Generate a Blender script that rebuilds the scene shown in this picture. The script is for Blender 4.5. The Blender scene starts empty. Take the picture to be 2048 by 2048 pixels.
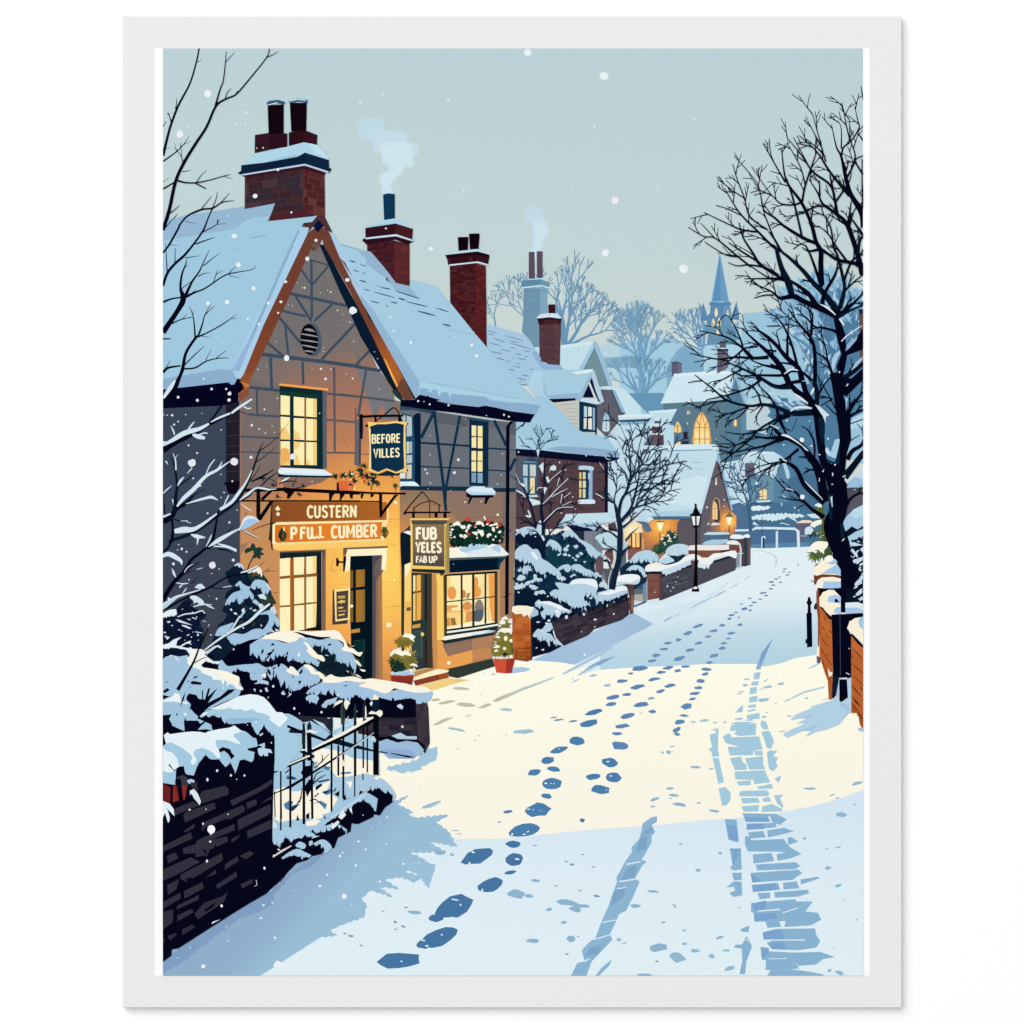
import bpy, math, random
import numpy as np
from mathutils import Vector
from mathutils.geometry import delaunay_2d_cdt

# ---------------------------------------------------------------- scale
# The photograph shows one thing: an illustrated print on a board, hung on a
# white wall.  Everything printed on it is a flat layer of ink a few microns
# thick, laid on the board at its real size (11 x 14 inch board).
K = 0.2794 / 1559.0            # metres per unit of the layout grid
BX, BY = 1023.5, 2015.0        # grid point at the foot of the board
Z0 = 1.20                      # height of the foot of the board on the wall
TH = 0.0030                    # board thickness
STEP = 4.0e-6                  # one layer of ink
E = 1.10                       # light arriving on the wall (for base colours)
PX0, PY0, PX1, PY1 = 325.8, 97.0, 1726.0, 1951.0   # printed area

scene = bpy.context.scene
col = bpy.data.collections.new('print_on_wall')
scene.collection.children.link(col)

# ---------------------------------------------------------------- colours
def lin(h):
    h = h.lstrip('#')
    if len(h) == 3: h = ''.join(c * 2 for c in h)
    out = []
    for i in (0, 2, 4):
        c = int(h[i:i + 2], 16) / 255.0
        c = c / 12.92 if c <= 0.04045 else ((c + 0.055) / 1.055) ** 2.4
        out.append(min(0.93, c / E))
    return tuple(out) + (1.0,)

MATS = {}
def _new(name, rough=0.62):
    m = bpy.data.materials.new(name); m.use_nodes = True
    nt = m.node_tree; b = nt.nodes['Principled BSDF']
    b.inputs['Roughness'].default_value = rough
    b.inputs['Specular IOR Level'].default_value = 0.0
    return m, nt, b

def _grain(nt, b, src, amount=0.012):
    """faint paper tooth: a fine noise that varies the ink a little"""
    tc = nt.nodes.new('ShaderNodeTexCoord')
    n = nt.nodes.new('ShaderNodeTexNoise'); n.inputs['Scale'].default_value = 900.0
    n.inputs['Detail'].default_value = 2.0
    nt.links.new(tc.outputs['Object'], n.inputs['Vector'])
    mr = nt.nodes.new('ShaderNodeMapRange')
    mr.inputs['From Min'].default_value = 0.25; mr.inputs['From Max'].default_value = 0.75
    mr.inputs['To Min'].default_value = 1.0 - amount; mr.inputs['To Max'].default_value = 1.0 + amount
    nt.links.new(n.outputs['Fac'], mr.inputs['Value'])
    vm = nt.nodes.new('ShaderNodeVectorMath'); vm.operation = 'SCALE'
    if isinstance(src, tuple): vm.inputs[0].default_value = src[:3]
    else: nt.links.new(src, vm.inputs[0])
    nt.links.new(mr.outputs['Result'], vm.inputs['Scale'])
    nt.links.new(vm.outputs['Vector'], b.inputs['Base Color'])
    return tc

def mat(c):
    """c: '#hex' | ('g', x0,y0,x1,y1, [(t,hex)..]) | ('r', cx,cy,r, [(t,hex)..])"""
    key = repr(c)
    if key in MATS: return MATS[key]
    m, nt, b = _new('ink')
    if isinstance(c, str):
        _grain(nt, b, lin(c))
    else:
        tc = nt.nodes.new('ShaderNodeTexCoord')
        vm = nt.nodes.new('ShaderNodeVectorMath')
        sc = nt.nodes.new('ShaderNodeMath')
        if c[0] == 'g':
            _, x0, y0, x1, y1, stops = c
            a = loc(x0, y0); d = loc(x1, y1); v = Vector((d[0] - a[0], 0, d[1] - a[1])); L2 = v.dot(v)
            vm.operation = 'DOT_PRODUCT'; vm.inputs[1].default_value = v / L2
            nt.links.new(tc.outputs['Object'], vm.inputs[0])
            sc.operation = 'SUBTRACT'
            nt.links.new(vm.outputs['Value'], sc.inputs[0])
            sc.inputs[1].default_value = Vector((a[0], 0, a[1])).dot(v / L2)
        else:
            _, cx, cy, r, stops = c
            a = loc(cx, cy)
            sub = nt.nodes.new('ShaderNodeVectorMath'); sub.operation = 'MULTIPLY'
            sub.inputs[1].default_value = (1, 0, 1)
            nt.links.new(tc.outputs['Object'], sub.inputs[0])
            vm.operation = 'DISTANCE'; vm.inputs[1].default_value = (a[0], 0, a[1])
            nt.links.new(sub.outputs['Vector'], vm.inputs[0])
            sc.operation = 'DIVIDE'; sc.inputs[1].default_value = r * K
            nt.links.new(vm.outputs['Value'], sc.inputs[0])
        cr = nt.nodes.new('ShaderNodeValToRGB')
        els = cr.color_ramp.elements
        els[0].position = stops[0][0]; els[0].color = lin(stops[0][1])
        els[1].position = stops[-1][0]; els[1].color = lin(stops[-1][1])
        for t_, h_ in stops[1:-1]:
            e_ = els.new(t_); e_.color = lin(h_)
        nt.links.new(sc.outputs['Value'], cr.inputs['Fac'])
        _grain(nt, b, cr.outputs['Color'])
    MATS[key] = m
    return m

def loc(x, y): return ((x - BX) * K, (BY - y) * K)

# ---------------------------------------------------------------- parts
root = bpy.data.objects.new('art_print', None)
root.location = (0.0, 0.0, Z0)
root.empty_display_size = 0.05
col.objects.link(root)
root['label'] = 'art print of a snowy village street on a pale grey board against the white wall'
root['category'] = 'art print'

class Part:
    def __init__(s, name, parent, label=None, kind=None):
        s.name, s.parent, s.label, s.kind = name, parent, label, kind
        s.v, s.f, s.m, s.ob = [], [], [], None
PARTS = []; CUR = None; LASTPART = None
def part(name, label=None, kind=None):
    global CUR, LASTPART
    CUR = LASTPART = Part(name, None, label, kind); PARTS.append(CUR); return CUR
def sub(name, label=None, of=None):
    global CUR
    CUR = Part(name, of or LASTPART, label); PARTS.append(CUR); return CUR
def back(p):                      # go on drawing on a part begun before
    global CUR, LASTPART
    CUR = p
    LASTPART = p if p.parent is None else p.parent

# ---------------------------------------------------------------- layout frames
S4 = 400 / 1932.; S3 = 300 / 1932.
FR = dict(A=(320, 90, S4), B=(700, 90, S4), C=(320, 450, S4), D=(680, 450, S4), E=(320, 750, S4),
          F=(640, 780, S3), G=(780, 780, S3), H=(500, 980, S3), I=(760, 980, S3), J=(500, 1140, S3),
          K=(780, 1140, S3), L=(320, 1080, S3), M=(320, 1340, S3), N=(560, 1340, 350 / 1932.),
          O=(320, 1600, S4), Q=(960, 540, S3), R=(1000, 800, S3), S=(1000, 1050, S3), U=(1240, 480, S3),
          V=(1240, 740, S3), W=(1240, 980, S3), X=(1360, 160, 380 / 1932.), Y=(1360, 500, 380 / 1932.),
          Z=(1440, 820, S3), a=(1500, 1080, S4), b=(820, 1300, 420 / 1932.), c=(1200, 1080, 420 / 1932.),
          d=(1300, 1420, 540 / 1932.), e=(640, 1560, 700 / 1932.), f=(0, 0, 1.0), g=(0, 0, 2048 / 1932.))
TILE = FR['f']
def t(k):
    global TILE
    TILE = FR[k]
def pts(s, n=2):
    """'x y x y' (n=2) or 'x y w' (n=3); a letter switches the frame"""
    global TILE
    out, buf = [], []
    for k in s.split():
        if k.isalpha(): TILE = FR[k]; continue
        buf.append(float(k))
        if len(buf) == n:
            ox, oy, sc = TILE
            q = [ox + buf[0] * sc, oy + buf[1] * sc] + [w * sc for w in buf[2:]]
            out.append(tuple(q)); buf = []
    return out

# ---------------------------------------------------------------- layers of ink
CELL = 3.0
GW, GH = int(2048 / CELL) + 2, int(2048 / CELL) + 2
GRID = np.zeros((GH, GW), dtype=np.int32)

def _clip(poly):
    for axis, lim, sg in ((0, PX0, 1), (0, PX1, -1), (1, PY0, 1), (1, PY1, -1)):
        out = []
        for i in range(len(poly)):
            a, b = poly[i - 1], poly[i]
            da, db = sg * (a[axis] - lim), sg * (b[axis] - lim)
            if (da >= 0) != (db >= 0):
                u = da / (da - db); out.append((a[0] + (b[0] - a[0]) * u, a[1] + (b[1] - a[1]) * u))
            if db >= 0: out.append(b)
        poly = out
        if len(poly) < 3: return []
    return poly

def _rows(poly):
    ys = [p[1] for p in poly]
    r0, r1 = int(min(ys) / CELL), int(max(ys) / CELL)
    n = len(poly)
    for r in range(r0, r1 + 1):
        lo, hi = r * CELL, (r + 1) * CELL
        xs = [p[0] for p in poly if lo <= p[1] <= hi]
        for i in range(n):
            (ax, ay), (bx, by) = poly[i - 1], poly[i]
            for L in (lo, hi):
                if (ay < L) != (by < L): xs.append(ax + (bx - ax) * (L - ay) / (by - ay))
        if xs: yield r, int(min(xs) / CELL), int(max(xs) / CELL) + 1

def emit(convex, c):
    """convex: list of convex polygons in layout units -> one layer of ink"""
    polys = []
    for q in convex:
        xs = [p[0] for p in q]; ys = [p[1] for p in q]
        if max(xs) <= PX0 or min(xs) >= PX1 or max(ys) <= PY0 or min(ys) >= PY1: continue
        if min(xs) < PX0 or max(xs) > PX1 or min(ys) < PY0 or max(ys) > PY1: q = _clip(q)
        if len(q) >= 3: polys.append(q)
    if not polys: return
    spans = [s for q in polys for s in _rows(q)]
    z = 0
    for r, a, b in spans:
        mx = GRID[r, a:b].max()
        if mx > z: z = mx
    z += 1
    for r, a, b in spans: GRID[r, a:b] = z
    m = mat(c); P = CUR
    if m not in P.m: P.m.append(m)
    mi = P.m.index(m)
    y = -(TH + z * STEP)
    for q in polys:
        ar = sum(q[i - 1][0] * q[i][1] - q[i][0] * q[i - 1][1] for i in range(len(q)))
        if abs(ar) < 1e-4: continue
        if ar > 0: q = q[::-1]
        n0 = len(P.v)
        for (x, yy) in q:
            X, Z = loc(x, yy); P.v.append((X, y, Z))
        P.f.append((list(range(n0, n0 + len(q))), mi))

def poly(c, P):
    if len(P) < 3: return
    P = [tuple(q[:2]) for q in P]
    if len(P) == 3: return emit([P], c)
    v, _, f, _, _, _ = delaunay_2d_cdt([Vector(q) for q in P], [], [list(range(len(P)))], 1, 1e-4)
    emit([[(v[i].x, v[i].y) for i in T] for T in f], c)

def smooth(P, closed=True, n=5):
    out = []; L = len(P); rng = range(L) if closed else range(L - 1)
    for i in rng:
        if closed: p0, p1, p2, p3 = P[i - 1], P[i], P[(i + 1) % L], P[(i + 2) % L]
        else: p0, p1, p2, p3 = P[max(i - 1, 0)], P[i], P[i + 1], P[min(i + 2, L - 1)]
        for k in range(n):
            u = k / n
            out.append(tuple(0.5 * (2 * b + (c2 - a) * u + (2 * a - 5 * b + 4 * c2 - d) * u * u + (3 * b - a - 3 * c2 + d) * u ** 3)
                             for a, b, c2, d in zip(p0, p1, p2, p3)))
    if not closed: out.append(tuple(P[-1]))
    return out

def p(c, s): poly(c, pts(s))                        # straight-edged patch
def sp(c, s, n=5): poly(c, smooth(pts(s), True, n))   # round-edged patch

def stroke(c, P, cap=True):
    """P: [(x, y, width)...] -> one tapering line"""
    P = [q for i, q in enumerate(P) if i == 0 or math.hypot(q[0] - P[i - 1][0], q[1] - P[i - 1][1]) > 0.05]
    if len(P) < 2: return
    Ls, Rs = [], []
    for i, (x, y, w) in enumerate(P):
        a = P[max(i - 1, 0)]; b = P[min(i + 1, len(P) - 1)]
        dx, dy = b[0] - a[0], b[1] - a[1]; L = math.hypot(dx, dy) or 1.0
        nx, ny = -dy / L, dx / L
        Ls.append((x + nx * w / 2, y + ny * w / 2)); Rs.append((x - nx * w / 2, y - ny * w / 2))
    poly(c, Ls + Rs[::-1])

def l(c, s, sm=True):                               # 'x y w ...' tapering line
    P = pts(s, 3)
    stroke(c, smooth(P, False, 4) if sm and len(P) > 2 else P)
def s(c, w, st, sm=False):                          # constant width (frame units)
    P = pts(st); w *= TILE[2]
    P = [(x, y, w) for x, y in P]
    stroke(c, smooth(P, False, 4) if sm and len(P) > 2 else P)
def dashes(c, st):                                  # 'x y x y w' five numbers per dash
    for q in [st.split()[i:i + 5] for i in range(0, len(st.split()), 5)]:
        x0, y0, x1, y1, w = map(float, q); ox, oy, sc = TILE
        x0, x1, y0, y1, w = ox + x0 * sc, ox + x1 * sc, oy + y0 * sc, oy + y1 * sc, w * sc
        mx, my = (x0 + x1) / 2, (y0 + y1) / 2
        stroke(c, [(x0, y0, w * .5), (mx, my, w), (x1, y1, w * .6)])
def ell(c, st, n=18):                               # 'cx cy rx ry angle' groups
    v = st.split()
    for i in range(0, len(v), 5):
        cx, cy, rx, ry, an = map(float, v[i:i + 5]); ox, oy, sc = TILE
        ca, sa = math.cos(math.radians(an)), math.sin(math.radians(an))
        poly(c, [(ox + (cx + rx * math.cos(k) * ca - ry * math.sin(k) * sa) * sc,
                  oy + (cy + rx * math.cos(k) * sa + ry * math.sin(k) * ca) * sc)
                 for k in [2 * math.pi * j / n for j in range(n)]])
def blob(c, cx, cy, rx, ry, an, rnd, n=11, j=0.22): # uneven round mark (layout units)
    ca, sa = math.cos(an), math.sin(an); P = []
    for k in range(n):
        r = 1 + rnd.uniform(-j, j); a = 2 * math.pi * k / n
        x, y = rx * r * math.cos(a), ry * r * math.sin(a)
        P.append((cx + x * ca - y * sa, cy + x * sa + y * ca))
    poly(c, P)
def jag(c, st, amp=3.0, step=7.0, seed=1, only=None):
    """patch whose edges are ragged, like snow lying on leaves"""
    rnd = random.Random(seed); P = pts(st); out = []
    for i in range(len(P)):
        a, b = P[i], P[(i + 1) % len(P)]
        d = math.hypot(b[0] - a[0], b[1] - a[1]); n = max(1, int(d / step))
        out.append(a)
        if only is not None and i not in only: continue
        nx, ny = -(b[1] - a[1]) / (d or 1), (b[0] - a[0]) / (d or 1)
        for k in range(1, n):
            u = (k + rnd.uniform(-.3, .3)) / n; o = amp * (rnd.uniform(.2, 1) if k % 2 else rnd.uniform(-1, -.2))
            out.append((a[0] + (b[0] - a[0]) * u + nx * o, a[1] + (b[1] - a[1]) * u + ny * o))
    poly(c, out)

def fringe(c, top, bot, amp=3.0, step=5.0, seed=1, lean=0.0):
    """snow lying on leaves: a smooth upper edge and a lower edge of hanging leaf tips (both left to right)"""
    rnd = random.Random(seed); T = pts(top); T = smooth(T, False, 4) if len(T) > 2 else T
    Bq = pts(bot); out = []
    for i in range(len(Bq) - 1):
        a, b = Bq[i], Bq[i + 1]; d = math.hypot(b[0] - a[0], b[1] - a[1]) or 1e-6; u = 0.0
        at = lambda q: (a[0] + (b[0] - a[0]) * q, a[1] + (b[1] - a[1]) * q)
        while u < .97:
            w = min(1 - u, step * rnd.uniform(.8, 2.4) / d); h = amp * rnd.choice((.35, .6, 1.0, 1.5)) * rnd.uniform(.7, 1.2)
            k = rnd.uniform(.35, .8); sx = (lean + rnd.uniform(-.5, .5)) * h
            x, y = at(u); out.append((x, y - amp * rnd.uniform(0, .8)))
            x, y = at(u + w * .12); out.append((x + sx * .5, y + h * .45))
            x, y = at(u + w * k); out.append((x + sx, y + h))
            x, y = at(u + w * .9); out.append((x + sx * .4, y + h * .3))
            u += w
    out.append(Bq[-1])
    poly(c, T + out[::-1])
def flecks(c, st, n, r0, r1, seed, sq=.7):
    for x, y, r in scatter(st, n, seed):
        k = r.uniform(r0, r1); blob(c, x, y, k, k * sq * r.uniform(.7, 1.2), r.uniform(-.5, .5), r, 7, .35)

def inside(P, x, y):
    r = False
    for i in range(len(P)):
        (ax, ay), (bx, by) = P[i - 1][:2], P[i][:2]
        if (ay > y) != (by > y) and x < (bx - ax) * (y - ay) / (by - ay) + ax: r = not r
    return r
def scatter(st, n, seed):
    P = pts(st); rnd = random.Random(seed); out = []
    x0, x1 = min(q[0] for q in P), max(q[0] for q in P); y0, y1 = min(q[1] for q in P), max(q[1] for q in P)
    while len(out) < n:
        x, y = rnd.uniform(x0, x1), rnd.uniform(y0, y1)
        if inside(P, x, y): out.append((x, y, rnd))
    return out
def leaf(c, x, y, L, W, an):
    ca, sa = math.cos(an), math.sin(an)
    poly(c, [(x + u * ca - v * sa, y + u * sa + v * ca) for u, v in
             ((-L / 2, 0), (-L * .2, -W * .45), (L * .15, -W * .5), (L / 2, 0), (L * .15, W * .5), (-L * .2, W * .4))])
def leaves(cols, st, n, L, W, a0, a1, seed):
    for x, y, r in scatter(st, n, seed):
        k = r.uniform(.6, 1.25)
        leaf(r.choice(cols), x, y, L * k, W * k, math.radians(r.uniform(a0, a1)))
def tuft(c, x, y, R, n, a0, a1, seed, w=.42):
    """a spray of pointed leaves that share a root: one ragged star of leaves"""
    rnd = random.Random(seed); P = []
    for k in range(n):
        a = math.radians(a0 + (a1 - a0) * (k + .5) / n + rnd.uniform(-6, 6)); r = R * rnd.uniform(.75, 1.1)
        h = math.radians((a1 - a0) / n * .5)
        P += [(x + r * w * math.cos(a - h), y + r * w * math.sin(a - h)), (x + r * math.cos(a), y + r * math.sin(a))]
    if a1 - a0 < 350: P.append((x, y))
    poly(c, P)

def bricks(cols, quad, rows, cols_n, seed, keep=1.0, gap=(.12, .06), jit=.12):
    """courses of bricks in a quad (four corners: top left, top right, bottom right, bottom left)"""
    a, b, c2, d = pts(quad); rnd = random.Random(seed)
    def at(u, v): return tuple((a[i] * (1 - u) + b[i] * u) * (1 - v) + (d[i] * (1 - u) + c2[i] * u) * v for i in (0, 1))
    for r in range(rows):
        u = -rnd.uniform(.1, .9) / cols_n
        while u < 1:
            w = rnd.uniform(.75, 1.35) / cols_n
            u0, u1 = max(0, u + gap[1] / cols_n), min(1, u + w - gap[1] / cols_n); u += w
            if u1 - u0 < .25 / cols_n or rnd.random() > keep: continue
            v0, v1 = (r + gap[0]) / rows, (r + 1 - gap[0]) / rows
            j = lambda: rnd.uniform(-jit, jit) / rows
            poly(rnd.choice(cols), [at(u0, v0 + j() * .5), at(u1, v0 + j() * .5), at(u1, v1 + j() * .5), at(u0, v1 + j() * .5)])

# ---------------------------------------------------------------- branches
def twig(c, x, y, an, L, w, rnd, depth=1, snow=None):
    P = [(x, y, w)]; k = 3; bend = rnd.uniform(-.1, .1)
    for i in range(1, k + 1):
        an += bend; x += L / k * math.cos(an); y += L / k * math.sin(an)
        P.append((x, y, max(1.5, w * (1 - .55 * i / k))))
    stroke(c, P)
    if depth > 0:
        for q in P[1:3]:
            if rnd.random() < .8:
                sg = rnd.choice((-1, 1))
                twig(c, q[0], q[1], an + sg * rnd.uniform(.45, .75), L * rnd.uniform(.4, .65), max(2.0, q[2] * .85), rnd, depth - 1)
def br(c, st, n=4, L=34, seed=1, depth=1, a=(.45, .95)):
    """hand-laid limb ('x y w ...') that carries n random side twigs"""
    P = smooth(pts(st, 3), False, 4); rnd = random.Random(seed)
    for k in range(n):
        i = int(len(P) * (.25 + .75 * (k + rnd.random() * .8) / max(1, n))); i = min(max(i, 1), len(P) - 1)
        q, o = P[i], P[i - 1]; an = math.atan2(q[1] - o[1], q[0] - o[0])
        sg = 1 if k % 2 else -1
        twig(c, q[0], q[1], an + sg * rnd.uniform(*a), L * rnd.uniform(.6, 1.15), max(2.6, q[2] * .5), rnd, depth)
    stroke(c, P)
def tree(c, x, y, an, L, w, depth, seed, spread=.42, k=.78, wmin=1.5, up=0.12, kids=(2, 3)):
    rnd = random.Random(seed)
    def go(x, y, an, L, w, d):
        P = [(x, y, w)]; n = 3; w1 = max(wmin, w * .66)
        for i in range(1, n + 1):
            an += rnd.uniform(-.1, .1) + (-math.pi / 2 - an) * up * .15
            x += L / n * math.cos(an); y += L / n * math.sin(an); P.append((x, y, w + (w1 - w) * i / n))
        stroke(c, P)
        if d == 0: return
        m = rnd.randint(*kids)
        for j in range(m):
            off = (j - (m - 1) / 2) / max(1, m - 1) * 2 if m > 1 else 0
            go(x, y, an + off * spread + rnd.uniform(-.12, .12), L * k * rnd.uniform(.8, 1.15), w1 * (.95 if j == m // 2 else .8), d - 1)
        if d >= 2 and rnd.random() < .7:
            q = P[2]; go(q[0], q[1], an + rnd.choice((-1, 1)) * rnd.uniform(.5, .8), L * k * .7, w1 * .6, d - 2)
    go(x, y, math.radians(an), L, w, depth)

# ---------------------------------------------------------------- lettering
GL = {
 'A': (.62, ['0 0 .31 1 .62 0', '.12 .32 .5 .32']),
 'B': (.56, ['.08 0 .08 1', '.08 .95 .34 .95 .46 .84 .46 .64 .34 .54 .08 .54', '.08 .54 .36 .54 .5 .4 .5 .16 .36 .05 .08 .05']),
 'C': (.56, ['.52 .8 .42 .94 .28 .95 .14 .82 .08 .5 .14 .18 .28 .05 .42 .07 .52 .2']),
 'E': (.5, ['.08 0 .08 1', '.08 .94 .48 .94', '.08 .52 .42 .52', '.08 .06 .48 .06']),
 'F': (.48, ['.08 0 .08 1', '.08 .94 .48 .94', '.08 .54 .42 .54']),
 'I': (.22, ['.11 0 .11 1']),
 'L': (.46, ['.08 0 .08 1', '.08 .06 .46 .06']),
 'M': (.78, ['.08 0 .1 1', '.1 .98 .39 .3 .68 .98', '.68 1 .7 0']),
 'N': (.6, ['.08 0 .08 1', '.08 .98 .52 .02', '.52 0 .52 1']),
 'O': (.6, ['.32 .95 .15 .85 .08 .5 .15 .15 .32 .05', '.28 .95 .45 .85 .52 .5 .45 .15 .28 .05']),
 'P': (.52, ['.08 0 .08 1', '.08 .94 .36 .94 .48 .82 .48 .6 .36 .47 .08 .47']),
 'R': (.58, ['.08 0 .08 1', '.08 .94 .34 .94 .48 .82 .48 .62 .34 .5 .08 .5', '.28 .5 .54 0']),
 'S': (.54, ['.48 .8 .4 .93 .26 .95 .12 .86 .1 .68 .2 .56 .38 .46 .48 .32 .46 .14 .32 .05 .18 .06 .06 .2']),
 'T': (.54, ['.27 0 .27 1', '0 .94 .54 .94']),
 'U': (.58, ['.08 1 .08 .3 .15 .1 .29 .05 .43 .1 .5 .3 .5 1']),
 'V': (.58, ['.04 1 .29 0 .54 1']),
 'Y': (.56, ['.02 1 .28 .46 .54 1', '.28 .5 .28 0']),
 ' ': (.3, []),
}
def text(c, st, sx, sy, ex, ey, h0, h1, w):
    """letters from (sx,sy) to (ex,ey) along the base line, h0..h1 tall, strokes w thick (layout units)"""
    gap = .13; tot = sum(GL[k][0] + gap for k in st) - gap; u = 0
    n = len(st)
    for k in st:
        gw, strokes = GL[k]
        for sk in strokes:
            v = [float(q) for q in sk.split()]; P = []
            for i in range(0, len(v), 2):
                f = (u + v[i]) / tot; h = h0 + (h1 - h0) * f
                P.append((sx + (ex - sx) * f, sy + (ey - sy) * f - v[i + 1] * h, w))
            stroke(c, smooth(P, False, 3) if len(P) > 4 else P)
        u += gw + gap
# ================================================================ PRINT: margins, sky, far village
part('white_margin')
def rect_free(c, x0, y0, x1, y1):
    global PX0, PY0, PX1, PY1
    keep = (PX0, PY0, PX1, PY1); PX0, PY0, PX1, PY1 = 0, 0, 2048, 2048
    poly(c, [(x0, y0), (x1, y0), (x1, y1), (x0, y1)]); PX0, PY0, PX1, PY1 = keep
rect_free('#ffffff', 309.0, 97, 325.8, 1951)
part('white_margin'); rect_free('#ffffff', 1726, 97, 1739.3, 1951)

part('printed_sky', 'pale grey blue winter sky')
p(('g', 1000, 97, 1000, 800, [(0, '#bcd1d7'), (.3, '#c0d4d6'), (.62, '#c4d5d6'), (.8, '#cbd8d4'), (1, '#cfdcd9')]), 'f 325 96 1727 96 1727 1000 325 1000')

part('chimney_smoke', 'large plume of white smoke above the blue chimney pot')
sp('#bfdbe6', 'B 90 760 130 715 240 700 310 720 322 800 300 880 230 930 190 920 110 890 75 830')
sp('#c5dbe9', 'B 200 850 330 820 450 835 545 860 555 930 640 960 670 1020 650 1060 560 1080 300 1040 220 1030 225 980 200 920')
sp('#cce1ec', 'B 260 980 330 935 480 940 600 960 620 1040 610 1080 615 1160 580 1185 525 1180 510 1240 450 1270 440 1310 400 1340 415 1420 395 1440 320 1440 300 1380 280 1290 310 1240 370 1215 350 1160 310 1130 300 1050')
sp('#cfe5ee', 'B 320 1000 470 970 590 1010 590 1120 520 1160 490 1230 420 1290 380 1340 400 1425 330 1425 312 1340 300 1280 340 1240 400 1210 380 1150 325 1110')
part('chimney_smoke', 'small plume of white smoke far behind the roofs')
sp('#c3dae4', 'B 1690 1600 1740 1565 1800 1560 1860 1610 1865 1680 1800 1720 1720 1710 1685 1660')
sp('#c6dfe9', 'B 1760 1690 1850 1670 1920 1760 1915 1830 1870 1900 1850 1985 1790 2080 1720 2090 1745 2000 1770 1880 1765 1780')
sp('#cde3eb', 'B 1790 1750 1870 1740 1900 1800 1860 1880 1830 1980 1780 2060 1740 2070 1765 1980 1795 1870')

part('hill', 'pale blue snowy hills behind the village')
sp('#b6d5e0', 'Q 1400 1100 1540 990 1750 945 1932 930 2300 940 2500 990 2500 1400 1400 1400')
p('#a5cce0', 'U 0 1330 300 1290 420 1268 560 1262 700 1280 800 1325 1000 1420 1100 1380 1540 1280 1580 1090 1620 960 1700 948 1932 945 2400 930 3200 920 3200 2600 0 2600')
p('#9bc4dd', 'U 1560 1340 1600 1180 1650 1060 1720 1040 1850 1000 1932 1010 2200 1200 2200 1800 1560 1800')
p('#84adc9', 'U 603 1910 600 1650 640 1560 720 1440 800 1370 850 1345 920 1385 1040 1450 1080 1480 1080 1690 900 1760')
p('#7ea9c5', 'U 690 1700 660 1600 760 1480 850 1400 930 1500 1060 1600 1070 1690')
part('stone_barn', 'dark blue grey barns far off among the trees')
p('#79a3ba', 'U 0 1497 200 1495 235 1520 240 1660 100 1640 0 1620')
p('#8ab2c6', 'Q 1590 1130 1932 1105 1932 1260 1600 1260')

def far_tree(lbl, c, *a, **k):
    part('bare_tree', lbl); tree(c, *a, **k)
t('f')
far_tree('small pale blue bare tree beside the brick chimney', '#6f9db3', 991, 656, -90, 26, 3.6, 3, 4, spread=.5, kids=(2, 3))
far_tree('pale blue bare tree half behind the grey chimney', '#7099b4', 1068, 672, -118, 42, 4, 4, 11, spread=.5)
part('bare_tree', 'large pale blue bare tree right of the grey chimney')
for sd, (x, y, a, L, w, d) in enumerate([(1128, 690, -104, 52, 10, 4), (1130, 690, -78, 55, 8, 4), (1133, 692, -55, 52, 8, 4), (1138, 692, -33, 46, 6, 4), (1127, 660, -120, 34, 5, 3)]):
    tree('#6c98b7', x, y, a, L, w, d, 20 + sd, spread=.33, k=.73, up=.25)
l('#6b97b6', 'Q 1095 965 60 1085 760 45 1040 520 28 1010 380 16')
part('bare_tree', 'tall pale blue bare tree in the middle distance')
l('#7aa8c6', 'U 268 1990 60 265 1700 52 262 1560 44 250 1440 30 225 1300 22')
for sd, (x, y, a, L, w, d) in enumerate([(1280, 728, -112, 35, 6, 4), (1283, 715, -92, 38, 6.5, 4), (1283, 716, -70, 38, 6, 4), (1279, 716, -138, 28, 4.5, 3), (1287, 722, -48, 30, 5, 3), (1280, 690, -98, 30, 5, 4)]):
    tree('#75a6c7', x, y, a, L, w, d, 40 + sd, spread=.3, k=.72, up=.2, wmin=1.3)
part('bare_tree', 'small pale blue bare tree at the foot of the tall one')
for sd, (x, y, a, L, w, d) in enumerate([(1293, 786, -75, 26, 7, 3), (1295, 780, -45, 26, 5, 3), (1275, 786, -130, 34, 6, 3), (1290, 780, -100, 24, 5, 3), (1272, 782, -150, 28, 4, 3)]):
    tree('#6d9dbb', x, y, a, L, w, d, 60 + sd, spread=.36, k=.74, up=.2)
l('#729fbd', 'U 290 1990 66 310 1880 44 330 1760 26')
l('#729fbd', 'U 225 1990 50 200 1880 34 130 1700 16')
part('bare_tree', 'pale blue bare tree left of the church tower')
l('#7aa6c4', 'U 1072 1690 16 1065 1500 20 1050 1380 26 1030 1270 14')
for sd, (x, y, a, L, w, d) in enumerate([(1402, 690, -108, 28, 4.5, 3), (1400, 694, -135, 32, 4.5, 3), (1401, 700, -152, 28, 4, 3), (1402, 684, -95, 24, 4, 2), (1400, 690, -122, 30, 4, 3)]):
    tree('#6b9bbd', x, y, a, L, w, d, 80 + sd, spread=.34, k=.74, up=.15)

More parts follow.
